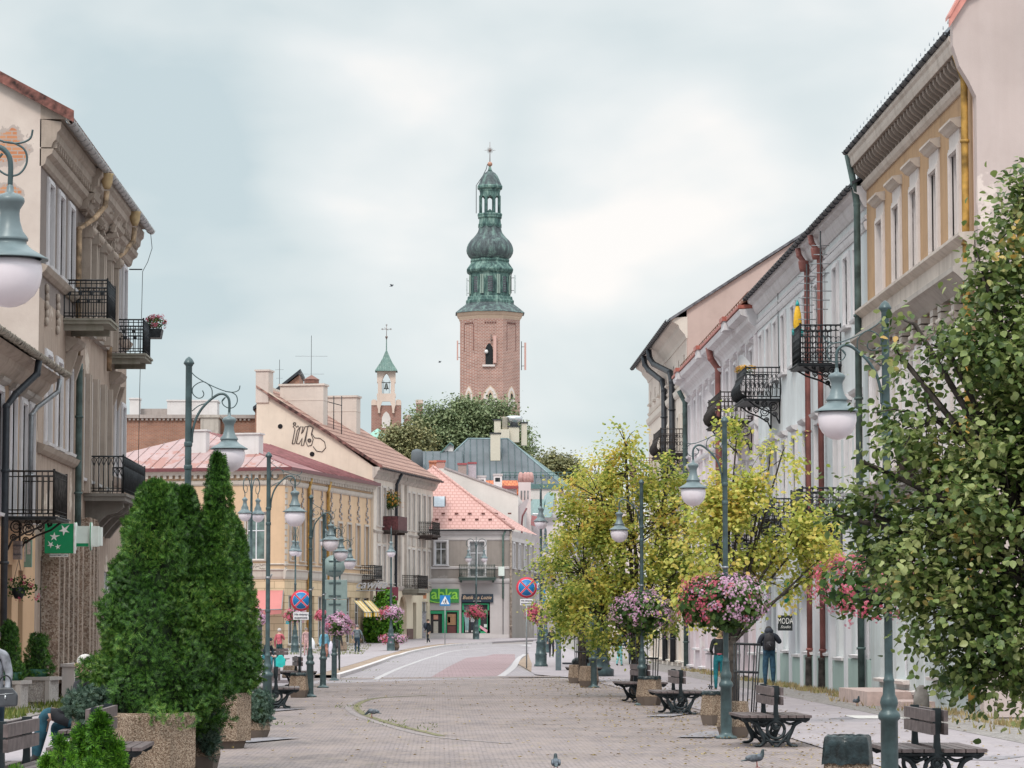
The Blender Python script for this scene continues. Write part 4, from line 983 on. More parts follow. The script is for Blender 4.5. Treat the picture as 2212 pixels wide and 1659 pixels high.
    # shop front: green frames, panes and window displays
    M_gr = plain('shop_green', (.03,.33,.15), .4, var=.08); M_dk = plain('shop_dark', (.035,.03,.035), .6)
    g = MB(); y = .05
    def fr(u0, v0, u1, v1, t=.09, yy=y, mi=0):
        a, b_, c_, d_ = lx(u0), lx(u1), lz(v1), lz(v0)
        g.box(a, yy, c_, a+t, yy+.1, d_, mi); g.box(b_-t, yy, c_, b_, yy+.1, d_, mi); g.box(a+t, yy+.002, c_, b_-t, yy+.1, c_+t, mi); g.box(a+t, yy+.002, d_-t, b_-t, yy+.1, d_, mi)
    fr(921, 1319, 961, 1377, .24); fr(962, 1319, 990, 1377, .1); fr(998, 1303, 1056, 1377, .12); fr(1033, 1322, 1056, 1377, .16)
    g.box(lx(990), .02, .5, lx(996), .2, lz(1288)); g.box(lx(998), y, lz(1322), lx(1056), y+.1, lz(1318)); g.box(lx(1034), y, lz(1374), lx(1055), y+.1, lz(1363))
    f.add(g, 'shop_frame', M_gr)
    g = MB(); g.box(lx(920), .2, .5, lx(991), .22, lz(1318)); g.box(lx(996), .2, .5, lx(1058), .22, lz(1288)); f.add(g, 'shop_window', M_dk)
    g = MB(); g.box(0, .12, lz(1318)+.0, lx(989), .15, lz(1288)); f.add(g, 'fascia', plain('fascia_grey', (.36,.33,.33), .7, var=.05))
    disp = (((.62,.30,.22),936,1328,946,1338), ((.55,.50,.44),936,1342,946,1368), ((.40,.22,.12),966,1326,984,1350), ((.16,.05,.05),966,1352,984,1374), ((.45,.34,.42),967,1332,972,1345), ((.70,.30,.36),1001,1325,1012,1332), ((.66,.72,.70),1045,1348,1053,1355), ((.10,.12,.14),1000,1306,1032,1318))
    for c_, u0, v0, u1, v1 in disp:
        k = MB(); k.box(lx(u0), .16, lz(v1), lx(u1), .19, lz(v0)); f.add(k, 'window_display', plain('display_%d_%d' % (u0,v0), c_, .6, var=.1))
    k = MB(); k.prism([(lx(1036),lz(1350)),(lx(1053),lz(1361)),(lx(1051),lz(1367)),(lx(1036),lz(1356))], 1, .03, .045); f.add(k, 'window_display', plain('display_pink', (.72,.36,.44), .6))
    k = MB()
    for u, cw in ((1008,0), (1021,1)):
        x = lx(u); zb = .62
        k.ball((x,.17,zb+1.45), .1, 8, 2, (1,.5,1.2)); k.prism([(x-.2,zb+1.3),(x+.2,zb+1.3),(x+.17,zb+.75),(x-.17,zb+.75)], 1, .1, .19, cw); k.prism([(x-.16,zb+.75),(x+.16,zb+.75),(x+.13,zb+.1),(x+.02,zb+.1),(x,zb+.6),(x-.02,zb+.1),(x-.12,zb+.1)], 1, .1, .19, cw if cw == 0 else 3); k.box(x-.11, .1, zb-.05, x-.03, .19, zb+.1, 2); k.box(x+.03, .1, zb-.05, x+.11, .19, zb+.1, 2)
    f.add(k, 'window_display', [plain('cloth_teal', (.25,.38,.40), .8), plain('cloth_stripe', (.4,.4,.42), .8), plain('white_plastic', (.75,.73,.72), .5), plain('cloth_black', (.03,.035,.05), .8)])
    return b, f, lx, lz
csh, csf, cslx, cslz = corner_shop_house()
def sign_on(f, name, label, u0, v0, u1, v1, Yp, mat, dep=.12):
    a = at(u0, v1, Yp); c = at(u1, v0, Yp); m = MB(); w = c.x-a.x; h = c.z-a.z
    m.box(-w/2, 0, -h/2, w/2, dep, h/2)
    r = empty(name, ((a.x+c.x)/2, Yp, (a.z+c.z)/2), 0, label, 'sign'); m.build('board', mat, r, bevel=.01); return r, w, h
r, w, h = sign_on(csf, 'shop_sign', 'green shop sign with lighter green letters abka and a smile line', 920, 1272, 991, 1302, 234.86, plain('sign_green', (.05,.26,.075), .5, var=.03))
M_lime = plain('letter_lime', (.30,.66,.08), .5, var=.02)
lettering('abka', 1.16, r, (.17, -.02, .12), 0, M_lime, bold=.018)
k = MB(); k.tube([(-1.0+.0+1.35*t/10-.05, -.03, -.36-.16*sin(pi*t/10)) for t in range(11)], .045, 5); k.build('emblem', M_lime, r)
r, w, h = sign_on(csf, 'shop_sign', 'dark navy shop sign with gold handwritten letters beside the green one', 997, 1283, 1065, 1301, 234.86, plain('sign_navy', (.02,.035,.055), .5, var=.03))
lettering('Butik na Luzie', .40, r, (-.05, -.02, .05), 0, plain('letter_gold', (.72,.52,.36), .5), shear=.3); lettering('odziez damska', .11, r, (-.05, -.02, -.22), 0, plain('letter_white', (.8,.8,.78), .5))
# ---------- white house with bare firewall behind the corner house
def white_firewall_house():
    Y = 254; z0 = .75
    def px(u): return X(u, Y)
    def pz(v): return Z(v, Y)-z0
    b = house('white_firewall_house', 'white house whose bare sloping firewall rises behind the salmon tiled roof', (0, Y, z0), 0); f = Fac(b)
    m = MB(); pts = [(px(940),pz(1250)),(px(1119),pz(1250)),(px(1119),pz(1070)),(px(958),pz(1012)),(px(940),pz(1012))]
    m.prism(pts, 1, 0, 12); m.box(px(940), 0, -.1, px(1119), 12, pz(1250)); m.quad((px(1119),0,0), (px(1158)+.4,22,0), (px(1158)+.4,22,pz(1250)), (px(1119),0,pz(1250))); m.quad((px(1119),0,pz(1250)), (px(1158)+.4,22,pz(1250)), (px(1158)+.4,22,pz(1098)), (px(1119),0,pz(1070)))
    f.add(m, 'wall', plaster('firewall_white', (.74,.69,.66), (.55,.5,.47), .2, bump=.05))
    c = MB(); c.prism([(px(958),pz(1012)),(px(1119),pz(1070)),(px(1119),pz(1066)),(px(958),pz(1008))], 1, -.1, 12); f.add(c, 'parapet_coping', plain('coping_grey', (.4,.35,.36), .6))
    r = MB(); r.add([(px(1117),-.1,pz(1069)),(px(1150),14,pz(1086)),(px(1150)-.8,14,pz(1060)),(px(1117),-.1,pz(1056))], [(0,1,2,3)]); r.box(px(1116), -.2, pz(1069), px(1119), .0, pz(1056))
    o = bricks('roof_orange_tile', (.66,.20,.09), (.72,.27,.13), (.34,.09,.05), (1,0,0), .34, .25, .03, .5, bump=.8)
    f.add(r, 'roof', o)
    for i in range(3): window(Fac(b, (px(1119)+.1,0,0), atan2(22, px(1158)+.4-px(1119))), 3+5.5*i, pz(1150), .9, 2, '', (M_trim_white, M_sash, M_trim_white), M_glass_l)
    pipe_path(b, f, [(px(1137),-.5,pz(1098)), (px(1128),-.6,pz(1115)), (px(1126.5),-.6,pz(1130)), (px(1126.5),-.6,0)], .08, plain('pipe_maroon', (.16,.055,.06), .6))
    c = MB(); c.prism([(px(1119),pz(1140)),(px(1119),pz(1095)),(px(1135),pz(1078)),(px(1143),pz(1078)),(px(1130),pz(1110)),(px(1124),pz(1140))], 1, .3, 4); f.add(c, 'cornice', plaster('cornice_mauve', (.48,.43,.45), (.3,.26,.27), .3))
    b2 = house('dormer_house', 'pinkish-white house top with orange tiled strip and rounded pink parapet caps', (0, Y+10, z0), 0); f2 = Fac(b2); Y2 = Y+10
    def qx(u): return X(u, Y2)
    def qz(v): return Z(v, Y2)-z0
    m = MB(); m.box(qx(1041), 0, 0, qx(1119), 9, qz(1052)); m.box(qx(1119)+.01, -.3, 0, qx(1146), 9, qz(1042)); f2.add(m, 'wall', plaster('mauve_white', (.66,.57,.57), (.5,.43,.42), .2))
    r = MB(); r.add([(qx(1038),-.3,qz(1050)),(qx(1119),-.3,qz(1050)),(qx(1119),3,qz(1034)),(qx(1038),3,qz(1034))], [(0,1,2,3)]); r.box(qx(1038), -.35, qz(1056), qx(1119), -.3, qz(1050), 1); f2.add(r, 'roof', [o, plain('roof_maroon_edge', (.30,.07,.07), .5)])
    c = MB()
    for u in (1121, 1130.5, 1137, 1143): c.lathe([(.24,0),(.24,.5),(.2,.75),(.12,.88),(.02,.92)], (qx(u)+.15, 0, qz(1042)), 10)
    f2.add(c, 'parapet_coping', plain('cap_pink', (.50,.29,.27), .7))
    k = MB()
    for u in (1124, 1131, 1138): k.box(qx(u), -.33, qz(1080), qx(u)+.14, -.3, qz(1060))
    f2.add(k, 'window', M_glass_l)
    for u0, u1, v0, v1, mt in ((1026,1045,1036,1070,plain('chimney_brown', (.32,.24,.22), .8)), (1049,1066,1034,1070,plain('chimney_mauve', (.42,.36,.40), .8))):
        pass
    for u0, u1, v0, v1, c_ in ((1025,1044,1006+28,1090,(.33,.25,.23)), (1048,1066,1033,1090,(.43,.37,.40))):
        pass
    return b
white_firewall_house()
def roof_clutter():
    Y = 250
    for i, (u0, u1, v0, v1, c_, cap, lab) in enumerate(((989,1007,1012-8,1045,(.34,.26,.24),(.32,.08,.09),'brown chimney with dark red cap behind the white firewall'), (1011,1028,1002,1040,(.44,.38,.42),(.32,.08,.09),'mauve chimney with dark red cap beside the brown chimney'), (1031,1049,1031,1052,(.72,.66,.66),(.5,.45,.45),'low white chimney with two square flue holes, left of its twin'), (1066,1084,1027,1050,(.72,.66,.66),(.5,.45,.45),'low white chimney with two square flue holes, right of its twin'), (938,961,998,1030,(.45,.25,.22),(.4,.1,.08),'broad pinkish chimney block at the tip of the salmon roof'))):
        Yc = Y+12+i*.5; a = at(u0, v1, Yc); c = at(u1, v0, Yc); e = empty('chimney_stack', (a.x, Yc, a.z-3), 0, lab, 'chimney')
        w = c.x-a.x; h = c.z-a.z+3; m = MB(); m.box(0, 0, 0, w, .8, h); m.build('shaft', plain('stack_%d' % i, c_, .9, var=.1), e)
        m = MB(); m.box(-.06, -.06, h, w+.06, .86, h+.16); m.build('cap', plain('stackcap_%d' % i, cap, .7), e)
        if i in (2,3):
            m = MB()
            for q in (.35, .62): m.box(w*q-.13, -.012, h-.55, w*q+.1, .0, h-.2)
            m.build('flue', M_iron, e)
roof_clutter()
# ---------- big house with blue-grey standing seam roof
def blue_roof_house():
    Y = 300; z0 = .75
    def px(u, y=Y): return X(u, y)
    def pz(v, y=Y): return Z(v, y)-z0
    b = house('blue_roof_house', 'large cream house under a blue-grey standing seam hip roof with cream chimneys', (0, Y, z0), 0); f = Fac(b)
    M_r = plain('roof_blue_grey', (.135,.15,.165), .8, 0, var=.1, scale=.5, spec=.1); M_rs = plain('roof_seam', (.10,.14,.15), .5, .3)
    ze = pz(1046); zr = pz(948, Y+8); xl, xr = px(905), px(1212)
    m = MB(); m.box(xl+.5, .6, 0, xr-.4, 22, ze); m.add([(xr-.4,.6,0),(xr+2.6,22,0),(xr+2.6,22,ze),(xr-.4,.6,ze)], [(0,1,2,3)]); f.add(m, 'wall', plaster('cream_far', (.60,.55,.50), (.4,.36,.33), .25))
    c = MB(); cornice(c, xl, xr-.2, ze-1.5, [(-.5,0),(-.45,.5),(-.35,.9),(.1,1.3),(.15,1.45),(0,1.5)])
    for i in range(14): c.box(px(1120)+i*.75, .1, ze-.9, px(1120)+i*.75+.3, .6, ze-.5)
    f.add(c, 'cornice', plaster('cream_far_trim', (.64,.6,.58), (.45,.4,.38), .2))
    r = MB(); A, B = (xl,0,ze), (xr,0,ze); P, Q = (px(1010,Y+8),8,zr), (px(1097,Y+8),8,zr); C = (xr+3.2,22,ze); D = (xl,22,ze)
    r.add([A,B,Q,P], [(0,1,2,3)]); r.add([B,C,Q], [(0,1,2)], 1); r.add([A,P,D], [(0,1,2)]); r.add([P,Q,C,D], [(0,1,2,3)])
    n = 22
    for i in range(1, n):
        x = A[0]+(B[0]-A[0])*i/n
        if x < P[0]: t = (x-A[0])/(P[0]-A[0])
        elif x > Q[0]: t = (B[0]-x)/(B[0]-Q[0])
        else: t = 1
        r.tube([(x,-.02,ze+.03), (x,8*t,ze+(zr-ze)*t+.03)], .045, 4, 2)
    for a_, b_ in ((A,P), (B,Q), (P,Q)): r.tube([a_, b_], .1, 5, 3)
    f.add(r, 'roof', [M_r, plain('roof_teal_dark', (.10,.17,.17), .5, .2), M_rs, plain('roof_ridge', (.20,.27,.29), .5, .3)])
    g = MB(); g.box(xl, -.15, ze-.45, xr+.05, 0, ze+.02); g.prism([(xr,-.15),(xr+.15,-.15),(xr+3.3,22),(xr+3.15,22)], 2, ze-.45, ze+.02); f.add(g, 'gutter', plain('gutter_teal', (.10,.18,.18), .5))
    g = MB(); t = .13
    for i in range(17):
        x = px(1083)+i*.44
        g.tube([(x,8*t,ze+(zr-ze)*t), (x,8*t-.05,ze+(zr-ze)*t+.6)], .03, 4)
    for dz in (.3, .6): g.tube([(px(1083),8*t-.03,ze+(zr-ze)*t+dz), (px(1083)+7,8*t-.03,ze+(zr-ze)*t+dz)], .03, 4)
    f.add(g, 'snow_guard', plain('guard_teal', (.08,.16,.15), .5))
    M_ch = plain('chimney_ivory', (.60,.55,.46), .8, var=.04)
    for u0, u1, v0, v1, y in ((1059,1080,937,995,4), (1067,1081,908,950,9), (1098,1121,922,955,9), (1126,1138,914,962,9.5)):
        k = MB(); a, c_ = px(u0,Y+y), px(u1,Y+y); k.box(a, y, pz(v1,Y+y), c_, y+1.2, pz(v0,Y+y), 0); k.box(a-.1, y-.1, pz(v0,Y+y), c_+.1, y+1.3, pz(v0,Y+y)+.12, 1); f.add(k, 'chimney', [M_ch, M_zinc_dark])
    k = MB(); x = px(1110,Y+9); k.lathe([(.42,0),(.42,.35),(.85,.5),(.9,.95),(.6,1.05)], (x, 9.6, pz(922,Y+9)+.12), 12); f.add(k, 'vent_cowl', plain('steel_bright', (.62,.64,.66), .3, .7))
    k = MB(); x = px(1090,Y+9); k.box(x-.45, 8.5, pz(950,Y+9), x+.45, 9.5, pz(928,Y+9)); k.lathe([(.3,0),(.3,1.2),(.4,1.3)], (x,9,pz(928,Y+9)), 8); f.add(k, 'chimney', M_ch)
    # lower wing and slanted roof hatch at the left
    xa, xb = px(880), px(1000); k = MB(); k.add([(xa,-1,pz(1046)),(xb,-1,pz(1046)),(xb,5,pz(975,Y+5)),(xa+1.4,5,pz(975,Y+5))], [(0,1,2,3)])
    for i in range(8): x = xa+1+i*.75; k.tube([(x,-1,pz(1046)+.03),(x,5,pz(975,Y+5)+.03)], .04, 4, 1)
    k.lathe([(.6,-1),(.6,1.1),(.45,1.35),(.1,1.45)], (px(893)+.3,1,pz(1000)), 12, 0); f.add(k, 'wing_roof', [M_r, M_rs])
    k = MB(); k.prism([(px(937),pz(987)),(px(970),pz(952)),(px(980),pz(958)),(px(975),pz(987))], 1, 5, 6.5, 0); k.prism([(px(934),pz(988)),(px(972),pz(948)),(px(980),pz(956)),(px(978),pz(958)),(px(971),pz(952)),(px(938),pz(989))], 1, 4.7, 6.8, 1); f.add(k, 'roof_hatch', [M_plaster_white, plain('hatch_green', (.10,.19,.18), .5)])
    k = MB(); k.lathe([(.38,0),(.34,1.2),(.02,2.9)], (px(1094)-.8, 3, pz(965)+1.5), 8, smooth=False)
    for fz in (1,):
        for i in range(3): window(f, px(1150)+i*1.9, ze-6.5, .9, 2.6, '', (M_trim_white, M_sash, M_trim_white), M_glass_l)
    return b
blue_roof_house()
# ---------- houses where the street bends out of view, right of the corner house
def bend_houses():
    Y = 275; z0 = .75
    b = house('turquoise_roof_house', 'slim house with steep pale turquoise roof past the corner house', (0, Y, z0), 0); f = Fac(b)
    def px(u): return X(u, Y)
    def pz(v): return Z(v, Y)-z0
    r = MB(); r.prism([(px(1172),pz(1118)),(px(1182),pz(1064)),(px(1198),pz(1064)),(px(1190),pz(1118))], 1, -.6, 8); r.prism([(px(1150),pz(1112)),(px(1150),pz(1078)),(px(1176),pz(1078)),(px(1174),pz(1112))], 1, .4, 8); f.add(r, 'roof', plain('roof_turquoise', (.36,.50,.50), .5, var=.06))
    m = MB(); m.prism([(px(1150),0),(px(1215),0),(px(1215),pz(1118)),(px(1199),pz(1064)),(px(1190),pz(1118)),(px(1150),pz(1118))], 1, 0, 8); f.add(m, 'wall', plaster('lilac_white', (.66,.60,.63), (.5,.44,.46), .25))
    for u in (1153, 1163, 1176, 1188):
        window(f, px(u), pz(1215), .26*2.2, 2.6, 'plain', (M_trim_white, M_sash, M_trim_white), M_glass_l); window(f, px(u), pz(1320), .26*2.2, 2.4, 'plain', (M_trim_white, M_sash, M_trim_white), M_glass_l)
    c = MB(); cornice(c, px(1150), px(1215), pz(1120)-.2, [(.05,0),(.3,.3),(.4,.6),(0,.7)]); cornice(c, px(1145), px(1215), pz(1245), [(.05,0),(.2,.3),(0,.5)]); f.add(c, 'cornice', M_trim_white)
    c = MB(); c.add([(px(1140),-3,pz(1135)),(px(1165),-3,pz(1143)),(px(1165),-1,pz(1118)),(px(1140),-1,pz(1112))], [(0,1,2,3)]); f.add(c, 'canopy_roof', plain('roof_maroon_edge', (.30,.07,.07), .5))
    balcony(f, px(1162), pz(1250), 3.2, 1.2, 1.2, 'bars', .12, M_iron, M_iron, 'beam')
    b = house('lilac_far_house', 'pale pinkish house glimpsed between the lamp post and the yellow tree', (px(1196), Y+4, z0), 0); f = Fac(b)
    L = px(1395)-px(1196); m = MB(); ops = [(1+i*1.5, 1.7+i*1.5, z, z+2.2) for i in range(3) for z in (4.6, 8.4)]; wall_open(m, 0, L, 0, 12.6, ops, .2); m.box(0, .3, 0, L, 8, 12.6); f.add(m, 'wall', plaster('lilac_pink', (.68,.58,.58), (.5,.43,.43), .2))
    for o in ops: window(f, (o[0]+o[1])/2, o[2], .7, 2.2, 'cap', (M_trim_white, M_sash, M_trim_white), M_glass_l)
    c = MB(); cornice(c, -.2, L, 12.2, [(.05,0),(.3,.3),(.4,.6),(0,.7)]); f.add(c, 'cornice', M_trim_white)
bend_houses()
# ============================================================ TOWER
def copper(name, dark, mid, pale):
    m, nt, N, L, b = _new(name); b.inputs['Roughness'].default_value = .6; b.inputs['Specular IOR Level'].default_value = .3
    n = _noise(N, L, _pos(N, L, 'Object', (1.1,1.1,.35)), 1.3, 7, .7); n2 = _noise(N, L, _pos(N, L, 'Object', (2.6,2.6,.5)), 1.6, 5, .7)
    col = _ramp(N, L, n, ((.36, dark), (.50, mid), (.62, pale))); col = _mix(N, L, _ramp(N, L, n2, ((.50, 0), (.62, .75))), col, dark)
    L.new(col, b.inputs['Base Color']); _bump(N, L, b, n2, .3, .05); return m
def church_tower():
    Y = 400.0; cx = X(1057.5, Y, 900)
    b = house('church_tower', 'tall octagonal brick church tower topped by a green copper onion spire with cross', (cx, Y, 0), 0, 'tower')
    def z(v): return Z(v, Y)
    M_b = bricks('tower_brick', (.40,.18,.135), (.29,.13,.10), (.50,.38,.34), (1,.35,0), .46, .19, .045, .5, var=.35, bump=.3); M_cu = copper('copper_green', (.022,.045,.05), (.075,.15,.135), (.22,.33,.29)); M_cd = copper('copper_dark', (.035,.045,.052), (.08,.105,.11), (.14,.22,.20)); M_st = plaster('tower_stone', (.58,.44,.34), (.4,.3,.25), .3)
    M_wh = plaster('niche_white', (.68,.62,.60), (.45,.4,.38), .3)
    k8 = 1/cos(pi/8); n = 8; ro = .5
    m = MB(); R = 4.0*k8
    m.lathe([(R,0),(R,z(694))], (0,0,0), 8, 0, False, .5); b0 = m.build('shaft', M_b, b)
    def oct_(prof, name, mat, smooth=False, k=1.0):
        m = MB(); m.lathe([(r*k8*k, z(v)) for r, v in prof], (0,0,0), 8, 0, smooth, .5); return m.build(name, mat, b)
    oct_([(4.0,694.5),(4.12,690),(4.12,688),(4.3,685),(4.42,680),(4.42,678)], 'cornice', M_st)
    oct_([(4.62,679.5),(4.62,678.5),(3.95,669),(3.25,660),(3.15,656)], 'skirt_roof', M_cd)
    oct_([(3.2,657),(3.22,652),(3.05,650),(3.0,645),(2.95,643)], 'drum_base', M_cu)
    oct_([(2.68,644),(2.68,592)], 'drum', M_cu)
    m = MB()
    for i in range(8):
        a = 2*pi*i/8-pi/2; c0 = Vector((cos(a),sin(a),0)); t0 = Vector((-sin(a),cos(a),0)); rot = Matrix.Rotation(a+pi/2, 3, 'Z')
        zz0, zz1 = z(634), z(601); zc = (zz0+zz1)/2; h = zz1-zz0
        m.cbox(c0*2.7+Vector((0,0,zc)), (.62,.08,h), 1, rot)
        for s in (-1, 1): m.cbox(c0*2.72+t0*s*.46+Vector((0,0,zc)), (.16,.14,h*1.05), 0, rot); m.cbox(c0*2.72+t0*s*1.0+Vector((0,0,zc)), (.2,.16,h*1.25), 2, rot)
        for q in range(6): m.cbox(c0*2.75+Vector((0,0,zz0+.2+q*.32)), (.56,.05,.06), 0, rot)
    m.build('louvre', [M_cu, plain('louvre_dark', (.10,.10,.12), .8), plaster('copper_pale', (.28,.36,.32), (.1,.14,.13), .5)], b)
    oct_([(2.68,593),(3.0,590),(3.12,586),(3.12,584),(2.95,580),(2.62,572),(2.5,568),(2.6,566),(2.6,563),(2.4,561)], 'cornice', M_cu)
    # onion with eight lobes
    m = MB(); prof = [(2.38,561),(2.72,556),(2.98,548),(3.04,542),(2.98,535),(2.82,528),(2.5,520),(2.12,514),(1.82,508),(1.62,502),(1.52,496),(1.46,490)]
    nn = 48; vs = []; fs = []
    for r, v in prof:
        for k in range(nn):
            a = 2*pi*(k+.5)/nn; q = (a-pi/8) % (pi/4)-pi/8; rr = r*(1+.045*cos(4*q)**1 if r > 1.7 else 1/cos(q)); vs.append((rr*cos(a), rr*sin(a), z(v)))
    for j in range(len(prof)-1):
        for k in range(nn): fs.append((j*nn+k, j*nn+(k+1) % nn, (j+1)*nn+(k+1) % nn, (j+1)*nn+k))
    m.add(vs, fs, 0, True); m.build('onion_dome', M_cd, b)
    m = MB(); m.lathe([(1.46*k8,z(491)),(1.5*k8,z(486)),(1.42*k8,z(473))], (0,0,0), 8, 0, False, .5)
    for i in range(8):
        a = 2*pi*i/8-pi/2; c0 = Vector((cos(a),sin(a),0))*1.5; t0 = Vector((-sin(a),cos(a),0))
        m.tube([c0+t0*(.42*cos(pi+pi*q/8))+Vector((0,0,z(485)+.5*sin(pi+pi*q/8))) for q in range(9)], .07, 4)
    m.build('neck', M_cu, b)
    oct_([(1.42,474),(1.6,471),(1.6,468),(1.66,465),(1.6,462.5)], 'cornice', M_cu)
    # open lantern with arches
    m = MB(); zb, zt = z(463), z(424)
    for i in range(8):
        a = 2*pi*(i+.5)/8-pi/2; m.cbox((1.36*cos(a),1.36*sin(a),(zb+zt)/2), (.34,.3,zt-zb), 0, Matrix.Rotation(a+pi/2, 3, 'Z'))
        a = 2*pi*i/8-pi/2; rot = Matrix.Rotation(a+pi/2, 3, 'Z'); c0 = Vector((1.26*cos(a),1.26*sin(a),0))
        for s in (-1, 1): m.add([c0+rot @ Vector(p) for p in [(s*.5,-.08,zt),(s*.5,-.08,zt-.65),(s*.34,-.08,zt-.3),(s*.12,-.08,zt-.1),(0,-.08,zt-.05),(0,-.08,zt)]], [(0,1,2,3,4,5) if s > 0 else (5,4,3,2,1,0)])
    m.lathe([(1.34*k8,zt),(1.34*k8,z(415)),(1.4*k8,z(414)),(1.4*k8,z(411)),(1.66*k8,z(408)),(1.68*k8,z(404)),(1.6*k8,z(402))], (0,0,0), 8, 0, False, .5)
    m.lathe([(.5,zb),(.4,zb+.4),(.05,zb+.7)], (0,0,0), 8); m.build('lantern', M_cu, b)
    m = MB(); m.lathe([(1.6*k8,z(402.5)),(1.42*k8,z(396)),(1.22*k8,z(388)),(1.02*k8,z(381)),(.72*k8,z(375)),(.42*k8,z(371.5)),(.32*k8,z(370))], (0,0,0), 8, 0, False, .5); m.build('cap_dome', M_cd, b)
    m = MB(); m.lathe([(.32,z(370)),(.22,z(366)),(.14,z(360)),(.1,z(358))], (0,0,0), 10); m.build('finial', M_cu, b)
    m = MB(); m.ball((0,0,z(355)), .34, 12); m.build('ball', plain('copper_rust', (.42,.22,.16), .5, .2), b)
    m = MB(); m.tube([(0,0,z(352)), (0,0,z(307))], [.07,.03], 5); zc = z(325)
    m.ball((0,0,zc), .17, 8)
    for i in range(16): a = 2*pi*i/16; r_ = .75 if i % 4 == 0 else .45; m.tube([(0,0,zc), (r_*cos(a),0,zc+r_*sin(a))], [.035,.02], 4)
    m.build('cross', plain('iron_cross', (.22,.17,.16), .5, .4), b)
    m = MB(); m.tube([(0,-.1,z(351)), (-.35,-.1,z(356)), (-.5,-.2,z(366)), (-1.0,-.3,z(382)), (-1.85,-.3,z(402)), (-1.85,-.3,z(462))], .045, 4); m.build('lightning_wire', M_iron, b)
    # niches, windows and antennas on the brick shaft
    def pointed(x, w, z0_, z1_, y, mi, mb, yb=.06):
        pts = [(x-w/2,z0_),(x+w/2,z0_),(x+w/2,z1_-w*.9),(x+w*.42,z1_-w*.55),(x+w*.24,z1_-w*.22),(x,z1_),(x-w*.24,z1_-w*.22),(x-w*.42,z1_-w*.55),(x-w/2,z1_-w*.9)]
        mb.prism(pts, 1, y, y+yb, mi)
    for ang, ws, big in ((0, 2.2, 1), (-1, 1.5, 0), (1, 1.5, 0)):
        f = MB(); pointed(0, ws, z(1010 if big else 845+38), z(837), -.03, 0, f); pointed(0, ws*.82, z(1008 if big else 882), z(840), -.05, 1, f)
        pointed(0, .75, z(866), z(847), -.08, 0, f); pointed(0, .42, z(866), z(853), -.10, 2, f)
        o = f.build('niche', [M_st, M_wh, plain('slot_black', (.012,.015,.018), .8)], b)
        a = ang*pi/4; o.location = (4.0*sin(a), -4.0*cos(a), 0); o.rotation_euler = (0,0,a)
    f = MB(); pointed(0, 1.35, z(793), z(742), -.04, 0, f); pointed(0, 1.0, z(793), z(747), -.06, 1, f); f.box(-.9, -.3, z(797.5), .75, .02, z(793.5), 2); o = f.build('window', [M_b, plain('slot_black', (.012,.015,.018), .8), M_wh], b); o.location = (-.15, -4.0, 0)
    f = MB()
    for a in (-1, 0, 1):
        A = a*pi/4; rot = Matrix.Rotation(A, 3, 'Z'); c0 = Vector((4.0*sin(A), -4.0*cos(A), 0))
        for q in range(5): f.cbox(c0+rot @ Vector((-.66+q*.33,-.02,z(703))), (.2,.08,.22), 0, rot)
        if a:
            for s in (-.85, .85): f.cbox(c0+rot @ Vector((s,-.01,z(734))), (.07,.05,3.6), 0, rot)
    f.build('blind_panel', plain('brick_shadow', (.16,.07,.06), .9), b)
    M_an = plain('antenna_pink', (.58,.36,.32), .6, var=.04)
    for x, y, v0, v1, w, zz in ((.6,-4.3,732,790,.42,0), (4.75,-.6,741,800,.26,0), (-4.35,-1.2,738,780,.2,0), (3.35,-1.5,624,660,.22,1), (-3.1,-1,630,665,.18,1)):
        f = MB(); z1_, z0_ = (z(v0), z(v1)) if not zz else (z(v0-27), z(v1-32+8)); f.box(x-w/2, y-.1, z0_, x+w/2, y+.12, z1_, 0); xi = x-(.5 if x > 0 else -.5); f.tube([(xi,y+.3,z0_),(xi,y+.3,z1_+.2)], .05, 5, 1)
        for q in (.15, .85): f.tube([(x,y,z0_+(z1_-z0_)*q),(xi,y+.3,z0_+(z1_-z0_)*q)], .035, 4, 1)
        f.build('antenna', [M_an if not zz else plain('antenna_grey', (.5,.55,.56), .5), M_iron], b)
    f = MB(); f.lathe([(.05,-.08),(.24,-.04),(.26,.08)], (0,0,0), 12); o = f.build('dish', plain('white_plastic', (.75,.73,.72), .5), b); o.location = (-.55,-4.3,z(766)); o.rotation_euler = (pi/2,0,0)
    return b
church_tower()
